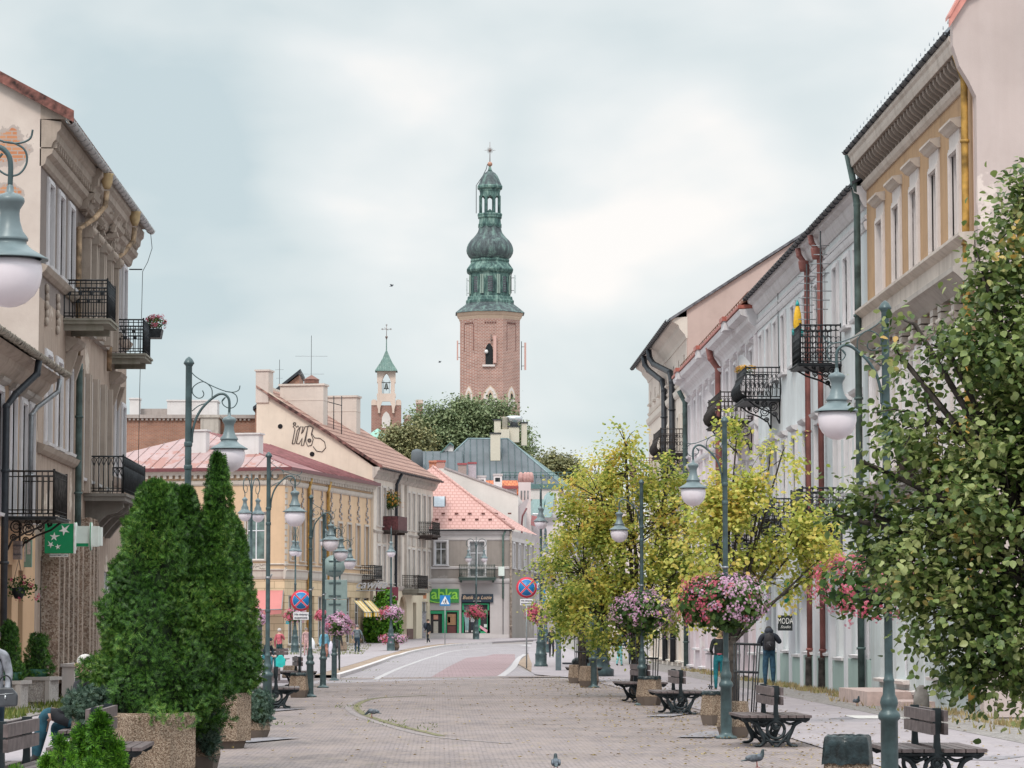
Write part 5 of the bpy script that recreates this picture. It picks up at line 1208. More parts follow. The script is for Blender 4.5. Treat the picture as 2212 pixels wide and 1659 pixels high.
def monastery_gable():
    Y = 350.0; x0 = X(834, Y, 850)
    b = house('monastery_gable', 'brick stepped church gable with pale bell arch and small green spire', (x0, Y, 0), 0, 'church')
    def z(v): return Z(v, Y)
    M_b = bricks('gable_red_brick', (.36,.17,.14), (.29,.14,.115), (.38,.27,.23), (1,1,0), .4, .15, .022, var=.3, bump=.2); M_s = plaster('stone_pinkish', (.66,.53,.46), (.45,.36,.32), .3)
    m = MB(); m.box(-1.75, 0, 0, 1.75, 1.6, z(876)); m.build('wall', M_b, b)
    m = MB()
    for s in (-1, 1): m.prism([(s*1.75,z(876)),(s*1.12,z(876)),(s*1.12,z(866)),(s*1.3,z(863.5)),(s*1.6,z(863.5)),(s*1.75,z(867))], 1, -.06, 1.65)
    m.build('coping', M_s, b)
    t = MB(); h0, h1, h2, h3 = z(867), z(853), z(830), z(806)
    a = .62; 
    pts = [(-1.08,z(802)),(-1.08,z(827)),(-.98,z(828)),(-.98,z(852)),(-1.08,z(853)),(-1.1,z(876)),(-.95,z(885)),(-.95,z(893)),(-.72,z(893)),(-.72,z(885)),(-.66,z(875)),(-.45,z(868)),(.45,z(868)),(.66,z(875)),(.72,z(885)),(.72,z(893)),(.95,z(893)),(.95,z(885)),(1.1,z(876)),(1.08,z(853)),(.98,z(852)),(.98,z(828)),(1.08,z(827)),(1.08,z(802))]
    # frame with open pointed arch: left/right jambs, lintel, base
    def pl(pts, y0=-.35, y1=1.2): t.prism(pts, 1, y0, y1)
    pl([(-1.08,z(827)),(-1.08,z(802)),(0,z(802)),(0,z(806)),(-.2,z(810)),(-.42,z(818)),(-.55,z(827))]); pl([(1.08,z(827)),(.55,z(827)),(.42,z(818)),(.2,z(810)),(0,z(806)),(0,z(802)),(1.08,z(802))])
    for s in (-1, 1): pl([(s*.98,z(827)),(s*.98,z(851)),(s*.52,z(851)),(s*.55,z(827))] if s < 0 else [(.98,z(827)),(.55,z(827)),(.52,z(851)),(.98,z(851))])
    pl([(-1.1,z(851)),(1.1,z(851)),(1.1,z(858)),(-1.1,z(858))]); 
    pl([(-1.06,z(858)),(1.06,z(858)),(1.1,z(876)),(.95,z(885)),(.95,z(893)),(.72,z(893)),(.72,z(885)),(.6,z(875)),(.45,z(868)),(-.45,z(868)),(-.6,z(875)),(-.72,z(885)),(-.72,z(893)),(-.95,z(893)),(-.95,z(885)),(-1.1,z(876))], -.35, .0)
    t.build('bell_arch', M_s, b)
    m = MB(); zt = z(838); m.lathe([(.03,0),(.12,-.05),(.17,-.3),(.22,-.55),(.34,-.68)], (0,.3,zt+.55), 12); m.tube([(-.5,.3,zt+.62),(.5,.3,zt+.62)], .05, 5); m.tube([(0,.3,zt-.1),(0,.3,zt-.3)], .04, 4)
    for s in (-.42, -.3, .34): m.tube([(s,.4,z(851)), (s,.4,z(822))], .02, 4)
    m.build('bell', plain('bell_bronze', (.12,.14,.14), .4, .6), b)
    sp = MB(); sp.lathe([(1.32*1.414,z(803)),(1.28*1.414,z(801)),(.74*1.414,z(785)),(.44*1.414,z(774)),(.2*1.414,z(763)),(.1,z(757)),(.07,z(730))], (0,.4,0), 4, 0, False, .5); sp.build('spire', bricks('spire_green_tile', (.19,.29,.26), (.28,.37,.33), (.11,.18,.17), (1,1,0), .2, .16, .03, var=.4, dirt=.3), b)
    c = MB(); c.ball((0,.4,z(728)), .16, 8); c.ball((0,.4,z(731.5)), .1, 8); c.tube([(0,.4,z(728)),(0,.4,z(702))], .035, 5); zc = z(711); c.tube([(-.5,.4,zc),(.5,.4,zc)], .03, 5)
    for p in ((-.5,.4,zc), (.5,.4,zc), (0,.4,z(702))): c.ring(p, .08, .025, 1, 8)
    c.tube([(-.25,.4,zc+.2),(.2,.4,zc-.15)], .02, 4); c.build('cross', plain('iron_cross', (.22,.17,.16)), b)
    m = MB(); m.prism([(-.5,z(925)),(.5,z(925)),(.5,z(903)),(.3,z(894)),(0,z(889)),(-.3,z(894)),(-.5,z(903))], 1, -.03, .1); m.build('niche', plaster('niche_white', (.68,.62,.60)), b)
    for i, (u0, u1, v) in enumerate(((778,791,948-8), (897,911,861), (871,886,894))):
        k = MB(); xa, xb = X(u0,Y)-x0, X(u1,Y)-x0; k.box(xa, 2, 0, xb, 3, z(v+8), 0); k.box(xa-.05, 1.95, z(v+8), xb+.05, 3.05, z(v), 1); k.build('pinnacle', [M_b, M_s], b)
    m = MB(); m.box(-4, 6, 0, 6, 8, z(950)); m.build('nave', M_b, b)
    k = MB(); k.lathe([(1.5,z(960)),(1.4,z(950)),(.7,z(938)),(.05,z(930))], (X(815,Y)-x0, -3, 0), 8, 0, False); k.build('turret_roof', plain('copper_pale_green', (.28,.50,.42), .5), b)
monastery_gable()
# ============================================================ GROUND
def paving(name, base, c2, joint, bw, bh, ms=.012, patchc=None, patch=.0, grass=0.0, ax=(1,0,0), axv=(0,1,0), var=.2, off=.5, bump=.5):
    m, nt, N, L, b = _new(name); b.inputs['Roughness'].default_value = .85; b.inputs['Specular IOR Level'].default_value = .25
    uv = _uvz(N, L, ax, 1.0, axv)
    t = N.new('ShaderNodeTexBrick'); t.inputs['Color1'].default_value = tuple(base)+(1,); t.inputs['Color2'].default_value = tuple(c2)+(1,); t.inputs['Mortar'].default_value = tuple(joint)+(1,)
    t.inputs['Scale'].default_value = 1; t.inputs['Brick Width'].default_value = bw; t.inputs['Row Height'].default_value = bh; t.inputs['Mortar Size'].default_value = ms; t.inputs['Mortar Smooth'].default_value = .2; t.offset = off; L.new(uv, t.inputs[0])
    p = _pos(N, L); n1 = _noise(N, L, p, .22, 6, .6); n2 = _noise(N, L, _pos(N, L, 'Object', (2.2,.8,1)), 1.0, 8, .72); n3 = _noise(N, L, p, 14, 5, .75)
    col = _mix(N, L, 1.0, t.outputs['Color'], _ramp(N, L, n1, ((.3, 1-var), (.7, 1+var*.3))), 'MULTIPLY')
    col = _mix(N, L, 1.0, col, _ramp(N, L, n3, ((.32, 1-var*1.7), (.5, 1.0), (.8, 1.08))), 'MULTIPLY')
    if patchc: col = _mix(N, L, _ramp(N, L, n2, ((.52-patch*.2, 0), (.72-patch*.2, patch))), col, patchc)
    if grass:
        gn = _noise(N, L, _pos(N, L, 'Object', (1.6,.5,1)), 1.0, 9, .78); gf = _ramp(N, L, gn, ((.57, 0), (.66, grass)))
        mm = N.new('ShaderNodeMath'); mm.operation = 'MULTIPLY'; L.new(gf, mm.inputs[0]); L.new(_ramp(N, L, n3, ((.48, 0), (.6, 1))), mm.inputs[1])
        col = _mix(N, L, mm.outputs[0], col, (.20,.18,.07))
    L.new(col, b.inputs['Base Color'])
    inv = N.new('ShaderNodeMath'); inv.operation = 'SUBTRACT'; inv.inputs[0].default_value = 1; L.new(t.outputs['Fac'], inv.inputs[1])
    ad = N.new('ShaderNodeMath'); ad.operation = 'ADD'; L.new(inv.outputs[0], ad.inputs[0]); L.new(n3, ad.inputs[1]); _bump(N, L, b, ad.outputs[0], bump, .012)
    return m
M_cob = paving('cobbles', (.325,.270,.268), (.255,.213,.215), (.18,.15,.15), .13, .11, .012, (.30,.24,.215), .55, .8, var=.40)
M_road = paving('road_setts', (.315,.283,.30), (.28,.252,.267), (.22,.19,.20), .3, .24, .014, (.38,.35,.36), .4, 0, var=.12)
M_redset = paving('red_setts', (.30,.22,.232), (.27,.198,.21), (.20,.13,.13), .3, .24, .014, (.36,.24,.25), .4, 0, var=.15)
M_slab = paving('pale_slabs', (.34,.298,.318), (.31,.273,.292), (.30,.26,.26), 1.0, .8, .012, (.40,.36,.36), .35, .15, off=0, var=.12, bump=.15)
M_strip = paving('kerb_bricks', (.36,.26,.19), (.31,.22,.17), (.2,.15,.12), .2, .2, .02, (.40,.32,.24), .4, .3, var=.2)
M_gravel = aggregate('gravel', (.17,.15,.14), (.24,.215,.205), (.31,.285,.275), 22); M_kerb = plain('kerb_stone', (.56,.52,.52), .8, var=.12, scale=5); M_paint = plain('road_paint', (.42,.39,.40), .6, var=.18, scale=14)
M_soil = plain('soil', (.10,.075,.055), .95, var=.4, scale=10); M_asph = paving('side_asphalt', (.27,.24,.24), (.25,.22,.22), (.23,.2,.2), 3, 3, .001, (.33,.28,.26), .6, .2, var=.15)
def sheet(name, pts, dz, mat, kind='structure', label=None, side=0):
    bm = bmesh.new(); vs = [bm.verts.new((p[0],p[1],0)) for p in pts]; bm.faces.new(vs); bm.normal_update()
    if bm.faces[:][0].normal.z < 0: bmesh.ops.reverse_faces(bm, faces=bm.faces[:])
    bmesh.ops.triangulate(bm, faces=bm.faces[:])
    for y in (178, 190, 205, 218, 232): bmesh.ops.bisect_plane(bm, geom=bm.verts[:]+bm.edges[:]+bm.faces[:], plane_co=(0,y,0), plane_no=(0,1,0))
    for v in bm.verts: v.co.z = gz(v.co.y)+dz
    if side:
        be = [e for e in bm.edges if e.is_boundary]; r = bmesh.ops.extrude_edge_only(bm, edges=be)
        for v in r['geom']:
            if isinstance(v, bmesh.types.BMVert): v.co.z -= side
    me = bpy.data.meshes.new(name); bm.to_mesh(me); bm.free(); me.materials.append(mat)
    o = bpy.data.objects.new(name, me); COL.objects.link(o); tag(o, label, None, None, kind); return o
def band(name, line, w, dz, mat, kind='structure', side=0, label=None):
    L = [Vector((p[0],p[1],0)) for p in line]; a = []; c = []
    for i, p in enumerate(L):
        t = (L[min(i+1,len(L)-1)]-L[max(i-1,0)]).normalized(); n = Vector((-t.y,t.x,0)); a.append(p+n*w/2); c.append(p-n*w/2)
    return sheet(name, a+c[::-1], dz, mat, kind, label, side)
def gl(*uv): return [gp(u, v) for u, v in uv]
def smooth_line(P, k=6):
    out = []
    for i in range(len(P)-1):
        p0, p1, p2, p3 = P[max(i-1,0)], P[i], P[i+1], P[min(i+2,len(P)-1)]
        for j in range(k):
            t = j/k; out.append(.5*((2*p1)+(p2-p0)*t+(2*p0-5*p1+4*p2-p3)*t*t+(3*p1-p0-3*p2+p3)*t**3))
    return out+[P[-1]]
sheet('ground', [(-500,-30),(500,-30),(500,900),(-500,900)], -.02, M_asph)
sheet('square_paving', [(-4.6,5),(5.4,5),(5.4,60),(4.8,98),(3.0,101),(-4.6,101)], 0, M_cob)
KL = smooth_line(gl((727,1464),(770,1450),(815,1434),(860,1418),(921,1403),(986,1394),(1060,1391)))
# street surface
R_edge = smooth_line(gl((1150,1454),(1112,1436),(1121,1421),(1140,1411),(1250,1400)))
sheet('road', [gp(640,1478)]+[gp(700,1467)]+KL+[Vector((26,222,0)),Vector((26,196,0))]+R_edge[::-1]+[gp(1160,1462)], .004, M_road)
sheet('red_road_area', gl((925,1466),(967,1441),(1007,1421),(1066,1413),(1112,1413),(1112,1425),(1098,1440),(1078,1460)), .008, M_redset)
sheet('square_border', [(-4.9,96.5),(4.2,103),(4.2,105.5),(-4.9,100)], .0085, M_cob)
band('lane_line', smooth_line(gl((810,1468),(847,1450),(885,1435),(941,1416.6),(997,1404),(1079,1398.5),(1160,1396))), .20, .009, M_paint)
band('lane_line', smooth_line(gl((1082,1461),(1098,1450),(1110,1439),(1116,1428),(1124,1419),(1134,1413))), .28, .012, M_paint)
for a, b_, w in (((1140,1388),(1200,1392),1.0), ((1150,1397),(1128,1393),.6), ((1080,1393),(1120,1393.5),.5)): band('crossing_mark', gl(a, b_), w, .013, M_paint)
band('kerb', KL, .22, .12, M_kerb, side=.13)
off = [Vector((p.x-.75*(1 if p.y < 190 else 1.3), p.y+.1, 0)) for p in KL]
strip = KL+off[::-1]
sheet('kerb_strip', [Vector((p.x-.1,p.y,0)) for p in KL]+off[::-1], .10, M_strip)
sheet('left_pavement', off+[Vector((12,240,0)),Vector((-22,240,0)),Vector((-22,176,0)),Vector((-7.8,150,0)),Vector((-7.8,92,0)),gp(640,1476)], .11, M_slab, side=.11)
sheet('left_walk', [(-7.75,5),(-4.57,5),(-4.57,93),(-7.75,93)], .006, M_slab)
sheet('left_gravel', [(-9.7,5),(-7.8,5),(-7.8,150),(-9.7,150)], .010, M_gravel)
sheet('right_walk', [(5.38,5),(8.5,5),(8.5,240),(7.6,240),(5.6,190),(4.3,140),(3.45,113),(3.45,108),(4.78,99),(5.38,60)], .014, M_slab)
sheet('right_gravel', [(8.5,5),(10.3,5),(10.3,240),(8.5,240)], .018, M_gravel)
sheet('brick_wedge', gl((1152,1454),(1116,1433),(1136,1414),(1180,1408),(1204,1440)), .011, M_strip)
band('curved_channel', smooth_line(gl((905,1502),(800,1508),(755,1522),(762,1540),(820,1562),(930,1590),(1100,1606))), .13, .005, plain('channel_setts', (.27,.23,.23), .85, var=.25, scale=9))
band('curved_channel', [p+Vector((.18,0,0)) for p in smooth_line(gl((905,1502),(800,1508),(755,1522),(762,1540),(820,1562),(930,1590)))], .13, .006, plain('channel_moss', (.20,.185,.10), .95, var=.4, scale=14))
for i, (u, v, w, l) in enumerate(((1840,1552,.9,1.6), (600,1535,1.0,2.2), (1530,1588,1.1,2.6), (560,1600,1.2,1.8), (2150,1640,.9,1.2), (1450,1545,1.0,2.4))):
    p = gp(u, v); band('drain_grate', [(p.x-.35,p.y-l/2),(p.x+.3,p.y+l/2)], w*.5, .02, plain('setts_grey', (.25,.23,.25), .8, var=.25, scale=12))
for u, v in ((1888,1551),): p = gp(u, v); sheet('manhole_plate', [(p.x-.45,p.y-1.0),(p.x+.45,p.y-1.0),(p.x+.45,p.y+1.0),(p.x-.45,p.y+1.0)], .024, plain('plate_pale', (.55,.52,.50), .7))
# ------------------------------------------------------------ grass and litter of leaves (uncountable)
def blades(name, label, areas, n, mat, h=(.04,.12), w=.012, seed=1):
    q = np.random.default_rng(seed); V = []; F = []
    for (x0, x1, y0, y1, dens, zb) in areas:
        k = int(n*dens); xs = q.uniform(x0, x1, k); ys = q.uniform(y0, y1, k)
        nz = np.sin(xs*3.1+ys*.9)+np.sin(ys*1.7-xs*2.3)+q.normal(0, .6, k); keep = nz > .1; xs = xs[keep]; ys = ys[keep]
        for x, y in zip(xs, ys):
            hh = q.uniform(*h); a = q.uniform(0, pi); dx, dy = cos(a)*w, sin(a)*w; lx, ly = q.normal(0, .04, 2); i = len(V); z = gz(y)+zb
            V += [(x-dx,y-dy,z), (x+dx,y+dy,z), (x+lx,y+ly,z+hh)]; F.append((i,i+1,i+2))
    me = bpy.data.meshes.new(name); me.from_pydata(V, [], F); me.materials.append(mat); o = bpy.data.objects.new(name, me); COL.objects.link(o); return tag(o, label, 'grass', None, 'stuff')
M_gr = leafmat('grass_green', ((.2,(.06,.10,.015)), (.5,(.12,.16,.03)), (.8,(.22,.21,.06))), trans=.3); M_dry = leafmat('grass_dry', ((.2,(.30,.22,.11)), (.5,(.42,.33,.18)), (.8,(.22,.22,.07))), trans=.3)
blades('wall_grass', 'dry yellow grass along the foot of the right-hand house walls', [(9.6,10.25,50,98,2.2,.02), (9.5,10.3,100,118,.5,.02), (8.9,9.4,40,70,.1,.02)], 2300, M_dry, (.05,.16), .02, 1)
blades('wall_grass', 'green grass tufts along the foot of the left-hand walls and the yellow house', [(-9.0,-7.9,52,72,.9,.01), (-9.7,-9.0,60,90,.4,.01), (-9.6,-4.6,176,206,.8,.11), (-4.4,-3.2,212,220,.15,.1)], 3200, M_gr, (.05,.17), .02, 2)
blades('kerb_moss', 'thin green weeds growing in the paving joints and along the kerb', [(p.x-.35,p.x+.35,p.y-1.6,p.y+1.6,.012,.0) for p in gl((735,1473),(760,1466),(800,1448),(850,1430),(762,1524),(775,1541),(830,1563),(640,1560),(900,1570),(1180,1400),(1000,1398))], 3500, M_gr, (.02,.06), .015, 3)
def fallen_leaves():
    q = np.random.default_rng(9); V = []; F = []
    for i in range(3800):
        if i % 3: x = q.normal(4.6, 1.3); y = q.uniform(28, 100)
        else: x = q.uniform(-4.4, 9.5); y = q.uniform(24, 105)
        s = q.uniform(.018, .042); a = q.uniform(0, 6.28); z = .026; t = q.uniform(0, .02); k = len(V)
        for j, (lx, ly) in enumerate(((-1,0), (0,-.7), (1.1,0), (0,.7))): V.append((x+s*(lx*cos(a)-ly*sin(a)), y+s*(lx*sin(a)+ly*cos(a))*1.4, z+(t if j % 2 else 0)))
        F.append((k,k+1,k+2,k+3))
    me = bpy.data.meshes.new('fallen_leaves'); me.from_pydata(V, [], F); me.materials.append(leafmat('leaf_fallen', ((.2,(.20,.13,.06)), (.5,(.38,.28,.08)), (.8,(.22,.16,.10))), trans=.1)); o = bpy.data.objects.new('fallen_leaves', me); COL.objects.link(o); tag(o, 'small yellow and brown leaves scattered over the paving', 'leaves', None, 'stuff')
fallen_leaves()
# ============================================================ LAMP POSTS
M_lamp = plain('lamp_green', (.058,.095,.102), .38, .15, var=.22, scale=7, spec=.5); M_lampd = plain('lamp_green_light', (.155,.20,.215), .4, .1, var=.12, scale=5)
def globe_mat():
    m, nt, N, L, b = _new('opal_globe'); b.inputs['Base Color'].default_value = (.74,.68,.73,1); b.inputs['Roughness'].default_value = .25; b.inputs['Subsurface Weight'].default_value = .25; b.inputs['Subsurface Radius'].default_value = (.1,.1,.1); return m
M_globe = globe_mat()
SPC = [(.05,4.87),(.03,4.83),(.02,4.79),(.094,4.71),(.26,4.615),(.43,4.545),(.53,4.53),(.60,4.555),(.617,4.61)]
def spline(P, k=5):
    P = [Vector((p[0],0,p[1])) for p in P]; return smooth_line(P, k)
_lm = {}
def lamp_meshes():
    if _lm: return _lm
    m = MB(); m.lathe([(.168,0),(.168,.025),(.15,.04),(.10,.06),(.088,.10),(.086,.78),(.108,.80),(.112,.83),(.10,.86),(.072,.89),(.085,.93),(.09,.96),(.082,1.0),(.062,1.04),(.060,1.1),(.052,1.16),(.056,1.17),(.056,1.185),(.046,1.20),(.042,1.25),(.039,4.84),(.042,4.85),(.066,4.875),(.062,4.89),(.04,4.93),(.012,4.955),(.002,4.96)], (0,0,0), 20)
    for z in (2.0, 3.62, 3.9): m.lathe([(.045,z-.03),(.05,z-.02),(.05,z+.02),(.045,z+.03)], (0,0,0), 12)
    _lm['post'] = m.mesh('post', M_lamp)
    m = MB(); m.tube(spline([(.043,3.92),(.05,4.05),(.10,4.23),(.197,4.375),(.326,4.485),(.404,4.51),(.462,4.48),(.49,4.415),(.49,4.27)]), .016, 7); _lm['arm'] = m.mesh('arm', M_lamp)
    m = MB(); r = .0065
    m.tube(spline(SPC), r, 5); m.tube(spline([(.28,4.455),(.276,4.57),(.197,4.65),(.12,4.643),(.05,4.585),(.05,4.51),(.107,4.46),(.16,4.466),(.182,4.505),(.165,4.55)]), r, 5)
    m.tube(spline([(.397,4.41),(.443,4.467),(.404,4.43),(.417,4.377),(.48,4.338),(.545,4.35),(.585,4.415),(.572,4.49),(.507,4.53),(.443,4.537)]), r, 5); m.tube(spline([(.043,4.30),(.12,4.363),(.223,4.40)]), r, 5); _lm['scroll'] = m.mesh('scroll', M_lamp)
    m = MB(); m.lathe([(.012,.42),(.02,.40),(.022,.37),(.03,.365),(.06,.355),(.083,.335),(.086,.318),(.082,.305),(.06,.27),(.056,.245),(.06,.20),(.078,.14),(.108,.10),(.11,.088),(.108,.084),(.10,.083),(.10,.064),(.102,.062),(.13,.035),(.18,.006),(.228,-.022),(.229,-.03),(.19,-.022)], (0,0,-.02), 28, 0, True, 0, False)
    _lm['lantern'] = m.mesh('lantern', M_lampd)
    g = MB(); g.lathe([(.155,-.045),(.185,-.06),(.193,-.10),(.192,-.14),(.18,-.20),(.15,-.255),(.10,-.30),(.05,-.322),(.002,-.33)], (0,0,0), 28); _lm['globe'] = g.mesh('globe', M_globe)
    g = MB(); g.tube([(0,-.0,0),(.0,-.05,-.03),(0,-.16,.06)], .014, 5); g.lathe([(.05,-.02),(.05,.02)], (0,0,0), 10); _lm['clamp'] = g.mesh('clamp', M_zinc)
    return _lm
def lamp_post(x, y, side, label, z=0, group='curved-arm lamp posts along the square'):
    """side +1: arm towards +X"""
    lm = lamp_meshes(); r = empty('street_lamp', (x,y,z), 0 if side > 0 else pi, label, 'street lamp', group)
    inst(lm['post'], 'post', r, (0,0,0)); a = inst(lm['arm'], 'arm', r, (0,0,0)); inst(lm['scroll'], 'scroll', a, (0,0,0))
    l = inst(lm['lantern'], 'lantern', r, (.49,0,3.89)); inst(lm['globe'], 'globe', l, (0,0,0)); inst(lm['clamp'], 'clamp', r, (-.0,0,2.62), .5)
    return r
def px_x(u, Y): return X(u, Y, 1355)
for u, Y, s, lab in ((None,17.4,1,'nearest lamp on the left, only its big lantern and scroll in view'), (403,36,1,'tall lamp post rising behind the big conical evergreen'), (578,55.6,1,'lamp post just right of the evergreens with its white globe over the yellow house'), (670,73.6,1,'lamp post directly right of the left no-stopping sign'), (698,84.8,1,'lamp post between the no-stopping sign and the grey backs of signs'), (722,96.5,1,'farthest lamp of the left row, carrying the big pink flower ball'),
        (1918,29.6,-1,'nearest lamp post on the right, partly behind the green linden'), (1567,46,-1,'lamp post with the largest pink flower ball and a lantern before the yellow trees'), (1386,65.7,-1,'lamp post whose lantern is half hidden in the yellow-green tree'), (1282,85,-1,'lamp post with only its lower part showing under the yellow-green tree')):
    x = -3.01 if u is None else px_x(u, Y); lamp_post(x, Y, s, lab)
def double_lamp(x, y, rz, label, z=0):
    r = empty('double_lamp', (x,y,z), rz, label, 'street lamp', 'tall two-lantern lamp posts')
    m = MB(); m.lathe([(.30,0),(.30,.08),(.25,.14),(.25,.5),(.27,.55),(.22,.6),(.20,1.0),(.23,1.05),(.17,1.12),(.15,1.35),(.17,1.4),(.11,1.5),(.09,1.75),(.07,1.8),(.065,4.2),(.08,4.22),(.08,4.3),(.055,4.34),(.05,7.2),(.06,7.25),(.03,7.3),(.02,7.85),(.0,7.95)], (0,0,0), 12); m.build('post', M_lamp, r)
    for s in (-1, 1):
        a = MB(); P = [Vector((s*.03,0,6.7)), Vector((s*.06,0,7.2)), Vector((s*.2,0,7.6)), Vector((s*.45,0,7.75)), Vector((s*.7,0,7.6)), Vector((s*.75,0,7.3)), Vector((s*.6,0,7.1))]
        a.tube(smooth_line(P), .022, 5); a.tube(smooth_line([Vector((s*.6,0,7.1)),Vector((s*.42,0,7.15)),Vector((s*.4,0,7.35)),Vector((s*.55,0,7.42))]), .015, 4); a.tube([(s*.6,0,7.1),(s*.6,0,6.95)], .02, 5); a.build('arm', M_lamp, r)
        l = MB(); l.lathe([(.02,.75),(.05,.7),(.11,.66),(.11,.62),(.07,.55),(.09,.42),(.15,.3),(.14,.25),(.2,.18),(.30,.1),(.30,.07),(.2,.08)], (s*.6,0,6.2), 16, 0, True, 0, False); lo = l.build('lantern', M_lampd, r)
        g = MB(); g.lathe([(.24,.09),(.26,.02),(.24,-.08),(.17,-.18),(.08,-.24),(.0,-.25)], (s*.6,0,6.2), 16); g.build('globe', M_globe, lo)
    return r
for u, Y, rz, lab in ((541,121,1.18,'two-lantern post beside the evergreens in front of the yellow house, leftmost'), (637,183,1.4,'two-lantern post behind the left no-stopping sign'), (702,160,1.57,'two-lantern post seen edge-on among the left row lanterns'), (844,188,1.57,'two-lantern post before the maroon shop sign, standing in a round tub'), (1028,228,.0,'two-lantern post in front of the green shop front, lanterns spread wide'), (1168,130,1.5,'two-lantern post right of the right no-stopping sign'), (1178,187,1.45,'two-lantern post just behind the one at the right no-stopping sign')):
    double_lamp(px_x(u, Y), Y, rz, lab, gz(Y))
# ============================================================ BENCHES
M_bench = plain('bench_iron', (.028,.038,.044), .45, .3, var=.3); M_slat = plain('bench_slat', (.135,.105,.105), .6, var=.25, scale=9); M_slatd = plain('bench_slat_dark', (.06,.05,.05), .6, var=.3, scale=9)
_bm = {}
def bench_meshes():
    if _bm: return _bm
    m = MB()                      # cast iron end frame of the double bench, in the x-z plane
    t = .022
    for s in (-1, 1):
        m.tube([Vector((s*.02,0,.40)),Vector((s*.30,0,.395)),Vector((s*.44,0,.40))], .032, 6)
        m.prism([(s*.25,.415),(s*.49,.415),(s*.48,.38),(s*.42,.345),(s*.36,.36)], 1, -.02, .02)
        m.tube(smooth_line([Vector((s*.36,0,.37)),Vector((s*.27,0,.32)),Vector((s*.22,0,.22)),Vector((s*.17,0,.10)),Vector((s*.20,0,.035)),Vector((s*.28,0,.012))]), [.031]*24+[.025]*7, 6)
        m.tube(smooth_line([Vector((s*.22,0,.24)),Vector((s*.1,0,.1)),Vector((s*.03,0,.02)),Vector((s*.0,0,.012))]), .024, 5)
        m.tube(smooth_line([Vector((s*.10,0,.37)),Vector((s*.2,0,.33)),Vector((s*.3,0,.36))]), .019, 5)
        m.ball((s*.27,0,.02), .03, 8, 0, (1.6,1,.7))
    m.ring((0,0,.245), .125, .025, 1, 22); m.ring((0,0,.30), .052, .02, 1, 14); m.ball((0,0,.285), .045, 8, 0, (1,.4,1)); m.tube(smooth_line([Vector((-.17,0,.10)),Vector((0,0,.075)),Vector((.17,0,.10))]), .022, 5)
    m.prism([(-.045,.38),(.045,.38),(.032,.52),(.03,.60),(.045,.72),(.045,.87),(-.045,.87),(-.045,.72),(-.03,.60),(-.032,.52)], 1, -.025, .025)
    _bm['frame'] = m.mesh('frame', M_bench)
    Lb = 1.75; sl = MB()
    for x in (.10, .215, .33, .445): sl.box(x-.05, -Lb/2, .418, x+.05, Lb/2, .455)
    _bm['seat'] = sl.mesh('seat', M_slat)
    b = MB()
    for z in (.60, .735): b.box(.046, -Lb/2-.03, z, .088, Lb/2+.03, z+.115)
    _bm['back'] = b.mesh('backrest', M_slat); return _bm
def bench(x, y, rz, label, z=0, group='double-sided benches on the square'):
    bm_ = bench_meshes(); r = empty('double_bench', (x,y,z), rz, label, 'bench', group)
    for yy in (-.72, .72): inst(bm_['frame'], 'frame', r, (0,yy,0))
    for s in (0, pi): inst(bm_['seat'], 'seat', r, (0,0,0), s); inst(bm_['back'], 'backrest', r, (0,0,0), s)
    return r
def bench_at(u, v, rz, lab, **k): p = gp(u, v); return bench(p.x, p.y+.6, rz, lab, **k)
bench_at(1672, 1613, .015, 'bench beside the lamp post with the largest flower ball, brown back planks')
bench_at(1467, 1543, .02, 'bench seen end-on between two stone tubs, left of the tree guard')
bench_at(2020, 1711, .0, 'nearest bench on the right, behind the thick lamp post base')
bench_at(1386, 1517, .10, 'bench behind the middle stone tub under the yellow-green tree')
bench_at(1262, 1473, .06, 'bench with a black bag on it at the far right of the square')
bench_at(592, 1532, .05, 'dark bench right behind the lamp post base, next to the evergreens')
bench_at(640, 1484, .12, 'dark bench with planks facing the left no-stopping sign pole')
bench_at(8, 1770, -.02, 'bench cut off by the bottom left corner, grey-brown back planks')
bench(X(222,32.2), 32.2, .02, 'bench standing close in front of the biggest evergreen planter'); bench(-4.15, 37.3, .04, 'bench behind the juniper tub on which the old man sits')
